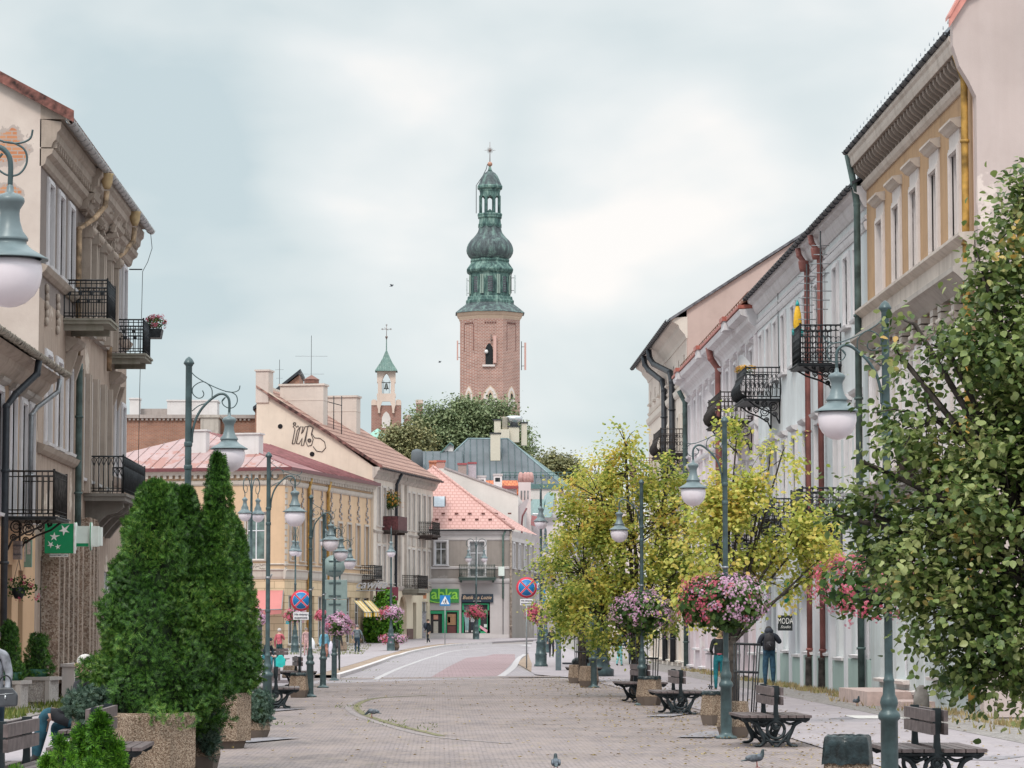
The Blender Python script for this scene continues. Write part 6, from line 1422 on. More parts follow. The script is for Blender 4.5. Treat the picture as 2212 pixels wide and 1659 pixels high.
# ============================================================ STONE TUBS, BINS, PLANTERS
M_agg = aggregate('tub_stone', (.11,.07,.045), (.26,.18,.125), (.42,.33,.25), 85); M_aggl = plaster('tub_stone_top', (.46,.33,.22), (.2,.15,.1), .6); M_aggd = plaster('tub_foot', (.17,.135,.115), (.08,.07,.06), .5); M_bag = plain('bin_bag', (.014,.026,.03), .3, var=.5, scale=9, bump=1.0)
def tub(x, y, w, h, label, n=6, bag=0, rot=.0, z=0, name='stone_tub', cat='planter', group='pebble-dash stone tubs', foot=.30):
    r = empty(name, (x,y,z), rot, label, cat, group)
    m = MB(); m.lathe([(w*.36,0),(w*.40,.005),(w*.5,h*foot)], (0,0,0), n, 0, False); m.build('foot', M_aggd, r)
    m = MB(); m.lathe([(w*.5,h*foot+.002),(w*.505,h*(foot+.03)),(w*.42,h*.96),(w*.40,h),(w*.33,h),(w*.32,h*.86)], (0,0,0), n, 0, False); m.build('bowl', M_agg, r)
    if bag:
        q = random.Random(int(x*100)); m = MB(); k = 40; vs = []; fs = []
        for j, (rr, zz) in enumerate(((.30,h-.12),(.34,h+.01),(.37,h+.014),(.41,h-.0),(.425,h-.03),(.432,h-.055)) if bag < 2 else ((.30,h-.12),(.34,h+.015),(.385,h+.02),(.435,h-.0),(.455,h-.08),(.485,h*.62))):
            for i in range(k): a = 2*pi*i/k; e = 1+.02*sin(i*2.6+j)+q.uniform(-.012,.012); pol = cos(pi/n)/cos(((a) % (2*pi/n))-pi/n); f_ = (1 if j < 2 else pol*1.06); vs.append((w*rr*e*f_*cos(a), w*rr*e*f_*sin(a), zz+q.uniform(-.008,.008)+(.007*sin(i*.9) if j == 5 else 0)))
        for j in range(5):
            for i in range(k): fs.append((j*k+i, j*k+(i+1) % k, (j+1)*k+(i+1) % k, (j+1)*k+i))
        m.add(vs, fs, 0, True); m.build('bag_liner', M_bag, r)
    else: m = MB(); m.lathe([(w*.34,h*.86),(w*.34,h*.88)], (0,0,0), n); m.build('soil', M_soil, r)
    return r
def tub_at(u, v, wpx, hpx, lab, **k):
    p = gp(u, v); s = F0/p.y; return tub(p.x, p.y+wpx/s*.42, wpx/s, hpx/s, lab, z=p.z, **k)
tub_at(1404, 1524, 58, 62, 'stone litter tub with black liner beside the half-hidden lantern post', bag=1, name='litter_bin', cat='bin', group='stone litter bins')
tub_at(1541, 1567, 60, 72, 'stone litter bin left of the lamp base with the largest flower ball', bag=1, name='litter_bin', cat='bin', group='stone litter bins', rot=.4)
tub_at(1588, 1594, 80, 78, 'stone tub directly behind the lamp base with the largest flower ball', rot=.3)
tub_at(1838, 1745, 118, 150, 'nearest litter bin, black plastic bag folded over its rim', bag=2, name='litter_bin', cat='bin', group='stone litter bins', rot=.25)
tub_at(1272, 1485, 46, 46, 'stone tub on the right next to the bench with the black bag', rot=.2)
tub_at(1240, 1476, 26, 40, 'small stone tub peeking out behind the far right bench', rot=.2)
tub_at(644, 1507, 44, 52, 'stone litter bin with dark liner right before the second left lamp post', bag=1, name='litter_bin', cat='bin', group='stone litter bins', rot=.3)
tub_at(626, 1472, 40, 34, 'stone tub just behind the dark left benches', rot=.5)
tub_at(577, 1437, 22, 27, 'small stone tub beside the seated man in the dark hooded jacket', rot=.5)
tub_at(741, 1410, 18, 24, 'stone tub behind the woman in the pale blue jacket', rot=.5)
def big_planter(x, y, w, h, label, rot=0):
    r = empty('evergreen_planter', (x,y,0), rot, label, 'planter', 'large planters of the evergreens'); m = MB(); m.lathe([(w*.40,0),(w*.42,.0),(w*.46,h*.14)], (0,0,0), 8, 0, False, .5); m.build('foot', M_aggd, r)
    m = MB(); m.lathe([(w*.54,h*.14),(w*.54,h*.95),(w*.53,h),(w*.46,h),(w*.45,h*.9)], (0,0,0), 8, 0, False, .5); m.build('bowl', M_agg, r); m = MB(); m.lathe([(w*.46,h*.88),(w*.46,h*.9)], (0,0,0), 8, 0, False, .5); m.build('soil', M_soil, r); return r
p = gp(475, 1612); big_planter(X(474,42.6), 42.6, .86, .78, 'pebble-dash planter of the rear evergreen, partly behind the front one', .25)
big_planter(X(322,34.6), 34.6, 1.06, .73, 'biggest pebble-dash planter holding the front evergreen', .15)
tub(X(437,35.6), 35.6, .46, .62, 'narrow stone tub with trailing juniper leaning on the big planter', rot=.3); tub(-2.83, 46.3, .45, .42, 'low stone tub with a dark juniper behind the rear evergreen planter', rot=.2); tub(X(193,34.6), 34.6, .42, .86, 'stone tub with grey-green juniper beside the old man', rot=.1)
M_trough = plaster('trough_stone', (.42,.38,.36), (.25,.22,.21), .4)
for u, v, w, h, lab in ((72,1524,.78,.62,'square grey planter box with a short thuja, second from the left edge'), (12,1537,.62,.62,'square grey planter box with a tall thin thuja at the left edge')):
    p = gp(u, v); r = empty('square_planter', (p.x,p.y+.4,0), -.18, lab, 'planter', 'square grey planter boxes'); m = MB(); a = w/2
    m.box(-a*.85, -a*.85, 0, a*.85, a*.85, .08); m.box(-a, -a, .08, a, a, h-.07); m.build('box', aggregate('trough_grain', (.30,.27,.26), (.40,.36,.34), (.48,.44,.42), 40), r); m = MB()
    for s in (-1, 1): m.box(s*a-.05, -a-.05, .02, s*a+.05, -a+.05, h-.07); 
    m.box(-a-.06, -a-.06, h-.07, a+.06, a+.06, h); m.build('rim', M_trough, r)
    m = MB(); m.lathe([(.24,h),(.27,h+.17)], (0,0,0), 14); m.build('pot', plain('pot_green', (.03,.12,.08), .5), r)
# round tub of the double lamp
p = gp(850, 1405); tub(px_x(850,190), 188.8, .78, .6, 'round tub at the foot of the two-lantern post, pink flowers in it', n=12, z=gz(190)+.1)
# ============================================================ TREE GUARD, SIGNS
def tree_guard(x, y, label, h=1.45, w=.52, lean=0):
    r = empty('tree_guard', (x,y,0), .15, label, 'tree guard', 'black tree guards'); r.rotation_euler[1] = lean; m = MB(); a = w/2
    for sx in (-1, 1):
        for sy in (-1, 1): m.tube([(sx*a*.8,sy*a*.8,0),(sx*a,sy*a,h)], .014, 5)
    for sx, sy in ((0,-1),(0,1),(-1,0),(1,0)): m.tube([(sx*a*.8,sy*a*.8,0),(sx*a,sy*a,h)], .012, 5)
    m.build('bars', M_iron, r); m = MB()
    for z in (.25, .95, h): k = a*(.8+.2*z/h); m.tube([(-k,-k,z),(k,-k,z),(k,k,z),(-k,k,z),(-k,-k,z)], .02, 4)
    m.build('frame', M_iron, r); return r
tree_guard(px_x(1606,50.5), 50.5, 'leaning black iron guard round the trunk of the yellow tree', 1.42, .36, .04); tree_guard(px_x(1392,73), 73, 'black iron guard round the dark trunk behind the half-hidden lantern post', 1.6, .6); tree_guard(px_x(1262,92), 92, 'black iron guard round the farthest trunk of the right row', 1.6, .55)
M_red = plain('sign_red', (.62,.045,.08), .4, var=.04); M_blue = plain('sign_blue', (.015,.19,.46), .4, var=.03); M_swh = plain('sign_white', (.72,.72,.74), .4, var=.03); M_pole = plain('sign_pole', (.30,.33,.34), .45, .5, var=.1); M_ltr = plain('sign_text', (.12,.12,.15), .6)
def no_stopping(u, v, Y, ph, label, rad=.36):
    c = at(u, v, Y); g = gz(Y); r = empty('no_stopping_sign', (c.x, Y, g), 0, label, 'traffic sign', 'round no-stopping signs'); zc = c.z-g
    m = MB(); m.tube([(0,.03,0),(0,.03,zc-.1)], .03, 8); m.build('pole', M_pole, r)
    m = MB(); m.lathe([(rad*.985,-.01),(rad,0),(rad,.012)], (0,0,0), 40, 1); d = m.build('disc', [M_blue, M_red, M_swh], r); d.location = (0,0,zc); d.rotation_euler = (pi/2,0,0)
    f = MB(); f.lathe([(rad*.80,0),(rad*.80,.004)], (0,0,0), 40, 1); f.v = [(x,-.012-y_*0-z_,y_) for x,y_,z_ in f.v]; o = f.build('field', [M_red, M_swh], d); o.rotation_euler = (-pi/2,0,0)
    f = MB(); f.lathe([(rad*.775,0),(rad*.775,.004)], (0,0,0), 40, 0); f.v = [(x,-.0175-z_,y_) for x,y_,z_ in f.v]; o = f.build('field', M_blue, d); o.rotation_euler = (-pi/2,0,0)
    for a in (pi/4, -pi/4):
        f = MB(); f.cbox((0,0,0), (rad*1.58,.004,rad*.17), 0, Matrix.Rotation(a, 3, 'Y')); f.v = [(x,y_-.024-(.001 if a > 0 else 0),z_) for x,y_,z_ in f.v]
        o = f.build('bar_edge', M_swh, d); o.rotation_euler = (-pi/2,0,0)
    for a in (pi/4, -pi/4):
        f = MB(); f.cbox((0,0,0), (rad*1.62,.004,rad*.125), 0, Matrix.Rotation(a, 3, 'Y')); f.v = [(x,y_-.030-(.001 if a > 0 else 0),z_) for x,y_,z_ in f.v]
        o = f.build('bar', M_red, d); o.rotation_euler = (-pi/2,0,0)
    zp = zc-rad-.17; m = MB(); m.box(-.27, -.005, zp-.13, .27, .015, zp+.13); m.box(-.275, .001, zp-.135, .275, .016, zp+.135, 1); pl = m.build('plate', [M_swh, M_ltr], r)
    lettering('Nie dotyczy', .095, pl, (0,-.012,zp+.055), 0, M_ltr, bold=.003, depth=.002); lettering('zaopatrzenia', .09, pl, (0,-.012,zp-.06), 0, M_ltr, bold=.003, depth=.002); return r
no_stopping(650, 1297, 105, 0, 'round blue and red no-stopping sign at the left lamp row', .37); no_stopping(1137, 1269, 124, 0, 'round blue and red no-stopping sign right of the road bend', .43)
def crossing_sign(u, v, Y, h, label, vb, rz=0, group='square pedestrian crossing signs'):
    c = at(u, v, Y); g = gz(Y); r = empty('crossing_sign', (c.x,Y,g), rz, label, 'traffic sign', group); zc = c.z-g; a = h/2
    m = MB(); m.tube([(0,.04,0),(0,.04,zc)], .035, 6); m.build('pole', M_pole, r); m = MB(); m.box(-a, -.01, zc-a, a, .02, zc+a); b = m.build('board', M_blue, r)
    m = MB(); m.prism([(-a*.84,zc-a*.7),(a*.84,zc-a*.7),(0,zc+a*.84)], 1, -.02, -.011); m.build('triangle', M_swh, b)
    m = MB(); x0 = a*.12; m.ball((x0,-.03,zc+a*.18), a*.09, 6); m.tube([(x0,-.03,zc+a*.1),(x0-.02,-.03,zc-a*.22)], a*.09, 5)
    for s in (-1, 1): m.tube([(x0-.02,-.03,zc-a*.2),(x0+s*a*.22,-.03,zc-a*.62)], a*.055, 4); m.tube([(x0,-.03,zc+a*.05),(x0+s*a*.2,-.03,zc-a*.15)], a*.04, 4)
    m.tube([(-a*.3,-.03,zc-a*.05),(-a*.3,-.03,zc-a*.4)], a*.06, 4); m.build('pictogram', M_ltr, b); return r
crossing_sign(961, 1297, 206, .72, 'blue square crossing sign with white triangle before the green shop', 1395); crossing_sign(1162, 1214+50, 240, .7, 'narrow-looking blue crossing sign turned aside by the beige drainpipe', 1390, .9)
def grey_sign_backs():
    Y = 112; r = empty('sign_cluster', (px_x(733,Y), Y, 0), 0, 'grey backs of one round and two square traffic signs on a green pole', 'traffic sign'); x0 = px_x(733,Y)
    M_gb = plain('sign_back', (.22,.29,.28), .5, .2, var=.06); zz = lambda v: Z(v, Y); xx = lambda u: X(u, Y)-x0
    m = MB(); m.tube([(0,.05,0),(0,.05,zz(1196))], .035, 8); m.build('pole', M_lamp, r)
    m = MB(); R = (745-697)/2/F0*Y; m.lathe([(R,-.01),(R,.01)], (0,0,0), 32); o = m.build('board', M_gb, r); o.location = (xx(721),-.03,zz(1223)); o.rotation_euler = (pi/2,0,0)
    for u0, v0, u1, v1 in ((700,1253,749,1294), (705,1296,748,1336)):
        m = MB(); m.box(xx(u0), -.03, zz(v1), xx(u1), -.01, zz(v0)); m.box(xx(u0)-.01, -.02, zz(v1)-.01, xx(u1)+.01, -.005, zz(v0)+.01, 1); m.build('board', [M_gb, plain('sign_rim', (.35,.40,.40), .4, .4)], r, bevel=.004)
    m = MB()
    for v in (1212, 1234, 1259, 1287, 1305): m.box(xx(721)-.2, -.07, zz(v)-.02, xx(721)+.25, -.03, zz(v)+.02)
    m.build('bracket', M_lamp, r)
grey_sign_backs()
def hanging_sign(name, label, u0, v0, u1, v1, Y, mats, dep=.06):
    a = at(u0, v1, Y); c = at(u1, v0, Y); r = empty(name, ((a.x+c.x)/2, Y, (a.z+c.z)/2), 0, label, 'sign'); w, h = c.x-a.x, c.z-a.z
    m = MB(); m.box(-w/2, 0, -h/2, w/2, dep, h/2); m.build('board', mats, r, bevel=.006); return r, w, h
# bank sign with bird-stars
r, w, h = hanging_sign('bank_sign', 'green square sign with four white stars like flying birds', 96, 1131, 159.5, 1195, 71.75, plain('bank_green', (.005,.25,.10), .35, var=.05), .16)
M_lw = plain('letter_white', (.8,.8,.78), .5)
def star(cx, cz, R, rot, st=1.0, r_=None):
    m = MB(); pts = []
    for i in range(10): a = rot+pi*i/5; rr = R*(1.35 if i == 0 else 1.0) if i % 2 == 0 else R*.36; pts.append((cx+rr*cos(a), cz+rr*sin(a)*st))
    m.prism(pts, 1, -.014, -.002); m.build('emblem', M_lw, r)
star(.12,.2,.135,.8); star(-.12,.04,.11,.25); star(-.2,-.15,.085,2.2); star(-.03,-.2,.07,.5)
m = MB(); m.box(w/2, -.02, -h/2, w/2+.03, .2, h/2+.02); m.build('edge', M_lw, r)
rp_, w2, h2 = hanging_sign('cash_machine_plate', 'small white plate hanging under the green square sign', 107, 1196, 147, 1203, 71.77, M_lw, .03); lettering('BANKOMAT 24H', .055, rp_, (0,-.01,0), 0, M_ltr, depth=.002, bold=.001)
e = empty('light_box', (X(186,72.4),72.4,Z(1159,72.4)), 0, 'white tubular sign box with green-edged discs above the green door sign', 'sign'); sc = 72.4/F0
m = MB(); m.box(-24*sc, 0, -22*sc, 24*sc, .25, 22*sc); m.build('box', plain('lightbox', (.72,.76,.72), .4, var=.03), e); m = MB(); m.box(-24*sc, -.01, -22*sc, 3*sc, -.002, -15*sc); m.build('stripe', plain('bank_green', (.005,.25,.10)), e)
for x in (-26, 7): m = MB(); m.lathe([(28*sc,-.035),(30*sc,-.03),(30*sc,.03),(28*sc,.035)], (0,0,0), 24, 0, True, 0, True, 1, .5); m.lathe([(30.5*sc,-.012),(30.5*sc,.012)], (0,0,0), 24, 1, True, 0, True, 1, .5); o = m.build('disc', [plain('lightbox', (.72,.76,.72)), plain('bank_green', (.005,.25,.10))], e); o.location = (x*sc,.1,0); o.rotation_euler = (0,pi/2,0)
m = MB(); m.box(13*sc, 0, -20*sc, 24*sc, .3, 20*sc); o = m.build('box', plain('lightbox', (.72,.76,.72)), e); o.location = (6*sc,0.05,0)
# small boards by the peach house
r_, w_, h_ = hanging_sign('notice_board', 'dark-edged board with illegible grey letters over the peach doorway', 28, 1168, 45, 1208, 67.5, plain('notice_grey', (.34,.28,.27), .6, var=.2, scale=20), .3)
for i, s_ in enumerate(('NAPRAWA', 'OBUWIA')): lettering(s_, .05, r_, (0,-.01,.1-.2*i), 0, M_ltr, depth=.002, bold=.002)
m = MB(); m.box(-w_/2-.09, 0.01, -h_/2, -w_/2-.001, .3, h_/2); m.build('edge', plain('notice_navy', (.03,.035,.06), .5), r_)
r_, w_, h_ = hanging_sign('price_board', 'tall pale board with green frame next to the white door jamb', 45.5, 1166, 69, 1225, 69.3, plain('board_green', (.22,.36,.29), .6), .1)
m = MB(); m.box(-w_/2+.04, -.012, -h_/2+.12, -.02, -.002, h_/2-.05); m.box(.01, -.012, -.02, w_/2-.03, -.002, h_/2-.05); m.build('panel', plain('notice_pale', (.55,.48,.46), .7, var=.15, scale=20), r_)
# MODA sign, green banner
r_, w_, h_ = hanging_sign('shop_sign', 'black square sign reading MODA Studio beside the red drainpipe', 1680, 1329, 1711, 1362, 76, plain('sign_black', (.02,.025,.027), .5), .08); lettering('MODA', .145, r_, (0,-.01,.045), 0, M_lw, depth=.003, spacing=1.02).scale = (.9,1.45,1); lettering('Studio', .1, r_, (0,-.01,-.10), 0, M_lw, depth=.003, shear=.4)
r_, w_, h_ = hanging_sign('banner_sign', 'tall white and green banner behind the yellow tree leaves', 1671, 1254, 1705, 1302, 86, plain('banner_white', (.66,.70,.70), .6), .06); m = MB(); m.box(w_/2-.16, -.01, -h_/2, w_/2, -.002, h_/2); m.build('stripe', plain('banner_green', (.01,.25,.13), .5), r_)
# neon lettering and maroon sign on the far left houses
e = empty('neon_sign', (X(800,206), 206, Z(1263,206)), 0, 'grey unlit neon script letters standing on the yellow facade', 'sign'); 
lettering('cawite', .82, e, (0,0,0), 0, plain('neon_grey', (.36,.36,.38), .4, .3), name='letters', depth=.06, shear=.45, bold=.012); m = MB(); m.box(-1.0, .05, -.42, 1.0, .1, -.36); m.build('rail', M_zinc, e)
rr_, w_, h_ = hanging_sign('shop_sign', 'maroon shop sign with white letters above the square hedge', 811, 1268, 860, 1297, 214.5, plain('sign_maroon', (.16,.03,.05), .5), .1)
lettering('Restauracja', .30, rr_, (0,-.02,-.2), 0, M_lw, depth=.005); lettering('Jak u Mamy', .2, rr_, (-.2,-.02,.2), 0, M_lw, depth=.005)
rr_, w_, h_ = hanging_sign('shop_sign', 'faded orange sign left of the green shop sign', 903, 1270, 921, 1293, 232.5, plain('sign_orange', (.60,.26,.14), .6, var=.1), .1); lettering('KEBAB', .17, rr_, (0,-.02,.0), 0, plain('letter_red', (.45,.12,.08), .6), depth=.004)
# blue sign behind lamp, lantern, small plate
r_, w_, h_ = hanging_sign('blue_sign', 'blue and white road sign half hidden behind the double lamp post', 1172, 1243+30, 1200, 1313, 128, M_blue, .03); m = MB(); m.box(-w_/2+.12, -.012, -h_/2+.25, w_/2, -.002, h_/2); m.build('panel', M_swh, r_)
r_, w_, h_ = hanging_sign('street_plate', 'tiny turquoise plate on the corner of the yellow house', 617, 1341, 624, 1348, 194.6, plain('plate_turq', (.05,.42,.48), .5), .03)
e = empty('wall_lantern', (X(1158,236),236,Z(1325,236)), 0, 'black wall lantern on a bracket at the corner of the grey house', 'lantern'); m = MB(); m.lathe([(.06,0),(.22,.5),(.24,.52),(.1,.8),(.02,1.0)], (0,0,0), 6, 0, False); m.build('lamp', M_lamp, e); m = MB(); m.tube([(-.9,0,-.35),(0,0,-.3),(0,0,0)], .05, 5); m.ring((-.5,0,-.1), .22, .04, 1, 12); m.build('bracket', M_iron, e)
# red awning and yellow striped awnings
def awning(label, P, mats, stripes, name='awning'):
    a, b_, c, d = [Vector(p) for p in P]; o = (a+b_)/2; e = empty(name, o, 0, label, 'awning'); m = MB(); n = stripes
    for i in range(n):
        t0, t1 = i/n, (i+1)/n; m.add([a.lerp(b_,t0)-o, a.lerp(b_,t1)-o, d.lerp(c,t1)-o, d.lerp(c,t0)-o], [(0,1,2,3)], i % len(mats)); q0, q1 = d.lerp(c,t0)-o, d.lerp(c,t1)-o
        m.add([q0, q1, q1-Vector((0,0,.28)), (q0+q1)/2-Vector((0,0,.36)), q0-Vector((0,0,.28))], [(0,1,2,3,4)], i % len(mats))
    m.build('canopy', mats, e); m = MB(); m.tube([a-o,d-o], .03, 4); m.tube([b_-o,c-o], .03, 4); m.tube([d-o,c-o], .03, 4); m.build('frame', M_pole, e); return e
awning('faded red awning on the yellow corner house, left side', [at(536,1275,194.9), at(612,1275,194.9), at(608,1316,192.6), at(532,1318,192.6)], [plaster('awning_red', (.52,.20,.19), (.4,.15,.14), .3)], 1)
M_ay, M_aw = plain('awning_yellow', (.68,.42,.05), .7), plain('awning_cream', (.70,.62,.48), .7)
for i, (u, Y) in enumerate(((775,206.5), (796,210.5), (815,214.5))):
    a = at(u-12, 1297, Y); b_ = a+Vector((.5,2.0,0)); awning(('yellow and cream awning nearest the grey sign backs', 'middle yellow and cream awning of the three', 'yellow and cream awning next to the square hedge')[i], [a, b_, b_+Vector((.75,-.1,-.8)), a+Vector((.75,-.1,-.8))], [M_ay, M_aw], 5)
# advertising column, info board, yellow bench-like rail at far right
e = empty('column_base', (px_x(1287,104),104,0), 0, 'fat fluted green column foot beyond the yellow tree', 'column'); m = MB(); m.lathe([(.62,0),(.62,.25),(.50,.3),(.46,.5),(.52,.6),(.42,.7)], (0,0,0), 18); m.build('foot', M_lamp, e); m = MB(); m.lathe([(.42,.7),(.42,3.0)], (0,0,0), 18); m.build('drum', M_lamp, e)
e = empty('bus_shelter', (px_x(1215,118),118,0), 0, 'grey post and yellow rail of a small stand left of the yellow tree', 'shelter'); m = MB(); m.box(-.28, 0, 0, -.06, .12, 3.1); m.build('post', plain('post_slate', (.12,.16,.18), .5), e); m = MB(); m.box(-.05, 0, 1.52, 1.3, .5, 1.6); m.build('rail', plain('rail_yellow', (.62,.40,.08), .5), e); m = MB(); m.box(.0, 0, .25, 1.2, .5, .32); m.box(1.1, .1, 0, 1.2, .4, .25); m.build('shelf', M_zinc_dark, e)
e = empty('ad_box', (px_x(907,233),233,gz(233)), 0, 'pale grey telephone cabinet by the entrance left of the green shop', 'cabinet'); m = MB(); m.box(-.45, 0, 0, .45, .5, 2.1); m.build('body', plain('cabinet_grey', (.48,.46,.50), .6, var=.2, scale=8), e); m = MB(); m.box(-.5,-.05,2.1,.5,.55,2.2); m.build('lid', M_zinc, e)
# bollard stone and dark pots on right wall
e = empty('guard_stone', (9.9, px_x and 61.5, 0), 0, 'rounded pale guard stone at the foot of the blue house wall', 'stone'); m = MB(); m.lathe([(.17,0),(.16,.3),(.12,.45),(.04,.52)], (0,0,0), 12); m.build('stone', M_concrete, e)
# parasol on the upper balcony, antennas, satellite dishes
e = empty('parasol', (9.35, 77.6, 9.35), 0, 'folded yellow and turquoise parasol on the upper lace balcony', 'parasol'); m = MB(); m.tube([(0,0,-.8),(0,0,1.35)], .018, 6); m.build('pole', M_swh, e); e.scale = (.62,.62,.62)
m = MB(); m.lathe([(.10,0),(.17,.12),(.19,.3),(.15,.75),(.07,1.1),(.02,1.2)], (0,0,.12), 12); m.build('canopy', plain('parasol_yellow', (.78,.45,.03), .7, var=.15), e); m = MB(); m.lathe([(.05,-.25),(.22,-.15),(.26,.0),(.2,.12),(.1,.16)], (0,0,.1), 10); m.lathe([(.09,1.08),(.07,1.2),(.02,1.33)], (0,0,.12), 10); m.build('trim', plain('parasol_turq', (.05,.38,.38), .7, var=.7, scale=14), e)
def antenna(x, y, z, h, label, yagi=1, rz=0, n=8, w=.5):
    e = empty('tv_antenna', (x,y,z), rz, label, 'antenna'); m = MB(); m.tube([(0,0,0),(0,0,h)], .02, 5); m.build('mast', M_iron, e); m = MB()
    for i in range(n): zz = h*(.3+.65*i/n); m.tube([(-w*(.3+.08*(i % 3)),0,zz),(w*(.3+.08*(i % 3)),0,zz)], .012, 4)
    m.build('rods', M_zinc, e); return e
antenna(X(669,226), 226, 19.6, Z(726,226)-19.6, 'tall thin aerial above the first chimney of the graffiti house', n=2, w=3.2); antenna(X(600,222), 222, 19.6, Z(778,222)-19.6, 'short crooked aerial left of the tall one on the graffiti house', n=2, w=.8)
antenna(9.5, 76.8, 8.5, 2.6, 'comb-like aerial on the upper lace balcony, nearer one', n=9, w=.5); antenna(9.8, 76.3, 9.0, 2.9, 'comb-like aerial close to the wall behind the balcony one', n=8, w=.6)
for x, y, z, lab in ((9.6,94.2,9.9,'white satellite dish beside the belly balcony of the blue house'), (9.4,104.6,9.6,'white satellite dish at the rusty belly balcony of the pink house')):
    e = empty('satellite_dish', (x,y,z), 0, lab, 'satellite dish'); m = MB(); m.lathe([(.42,.1),(.3,.03),(.1,0),(.0,0)], (0,0,0), 16, 0, True, 0, False); o = m.build('dish', M_swh, e); o.rotation_euler = (1.2,0.2,.9); m = MB(); m.tube([(0,0,0),(.35,.1,-.25),(.7,.1,-.25)], .02, 5); m.build('arm', M_iron, e)
# ============================================================ FOLIAGE
from mathutils import noise as mnoise
def scatter_mesh(name, base_v, base_f, P, Nrm, size, mat, parent=None, seed=0, spin=True, up=None, label=None):
    """many copies of one small leaf mesh joined into one mesh; Nrm: leaf normals, up: leaf axis"""
    q = np.random.default_rng(seed); n = len(P); P = np.asarray(P, float); Nn = np.asarray(Nrm, float); Nn /= np.linalg.norm(Nn, axis=1)[:, None]+1e-9
    if up is None: A = q.normal(size=(n,3))
    else: A = np.asarray(up, float)
    T = A-(A*Nn).sum(1)[:, None]*Nn; T /= np.linalg.norm(T, axis=1)[:, None]+1e-9; B = np.cross(Nn, T)
    bv = np.asarray(base_v, float); k = len(bv); sz = np.asarray(size, float).reshape(-1,1,1)*np.ones((n,1,1))
    V = P[:, None, :]+sz*(bv[None,:,0:1]*B[:, None, :]+bv[None,:,1:2]*T[:, None, :]+bv[None,:,2:3]*Nn[:, None, :])
    V = V.reshape(-1,3); me = bpy.data.meshes.new(name)
    loops = []; starts = []; totals = []; c = 0
    bl = [i for f in base_f for i in f]; bt = [len(f) for f in base_f]
    off = (np.arange(n)*k)[:, None]; L = (np.array(bl)[None,:]+off).reshape(-1); tot = np.tile(bt, n); st = np.concatenate([[0], np.cumsum(tot)[:-1]])
    me.vertices.add(len(V)); me.vertices.foreach_set('co', V.reshape(-1)); me.loops.add(len(L)); me.loops.foreach_set('vertex_index', L.astype(np.int32))
    me.polygons.add(len(tot)); me.polygons.foreach_set('loop_start', st.astype(np.int32)); me.polygons.foreach_set('loop_total', np.array(tot, dtype=np.int32))
    me.update(calc_edges=True); me.validate(); me.materials.append(mat); o = bpy.data.objects.new(name, me); COL.objects.link(o); o.parent = parent
    if label: o['label'] = label
    return o
LEAF_V = [(0,0,0),(.32,.18,.06),(.42,.5,.1),(.22,.86,.05),(0,1.05,-.05),(-.22,.86,.05),(-.42,.5,.1),(-.32,.18,.06),(0,.5,-.02)]
LEAF_F = [(0,1,8),(1,2,8),(2,3,8),(3,4,8),(4,5,8),(5,6,8),(6,7,8),(7,0,8)]
LEAF4_V = [(0,0,0),(.42,.45,.08),(0,1,0),(-.42,.45,.08)]; LEAF4_F = [(0,1,2),(0,2,3)]
def limb(m, p, d, L, r, depth, q, tips, spread=.6, up=.15, seg=4):
    pts = [p]; dd = Vector(d).normalized(); rr = [r]
    for i in range(seg):
        dd = (dd+Vector((q.gauss(0,.12), q.gauss(0,.12), q.gauss(0,.08)+up*.25))).normalized(); pts.append(pts[-1]+dd*L/seg); rr.append(r*(1-.6*(i+1)/seg))
    m.tube(pts, rr, 5 if depth > 1 else 4)
    if depth == 0: tips += pts[1:]; return
    for i in range(1, seg+1):
        for _ in range(2 if depth > 1 else 2):
            a = Vector((q.gauss(0,1), q.gauss(0,1), q.gauss(0,.5)+up)).normalized(); limb(m, pts[i], (dd*(1-spread)+a*spread), L*q.uniform(.42,.62), rr[i]*.6, depth-1, q, tips, spread, up, 3)
    tips.append(pts[-1])
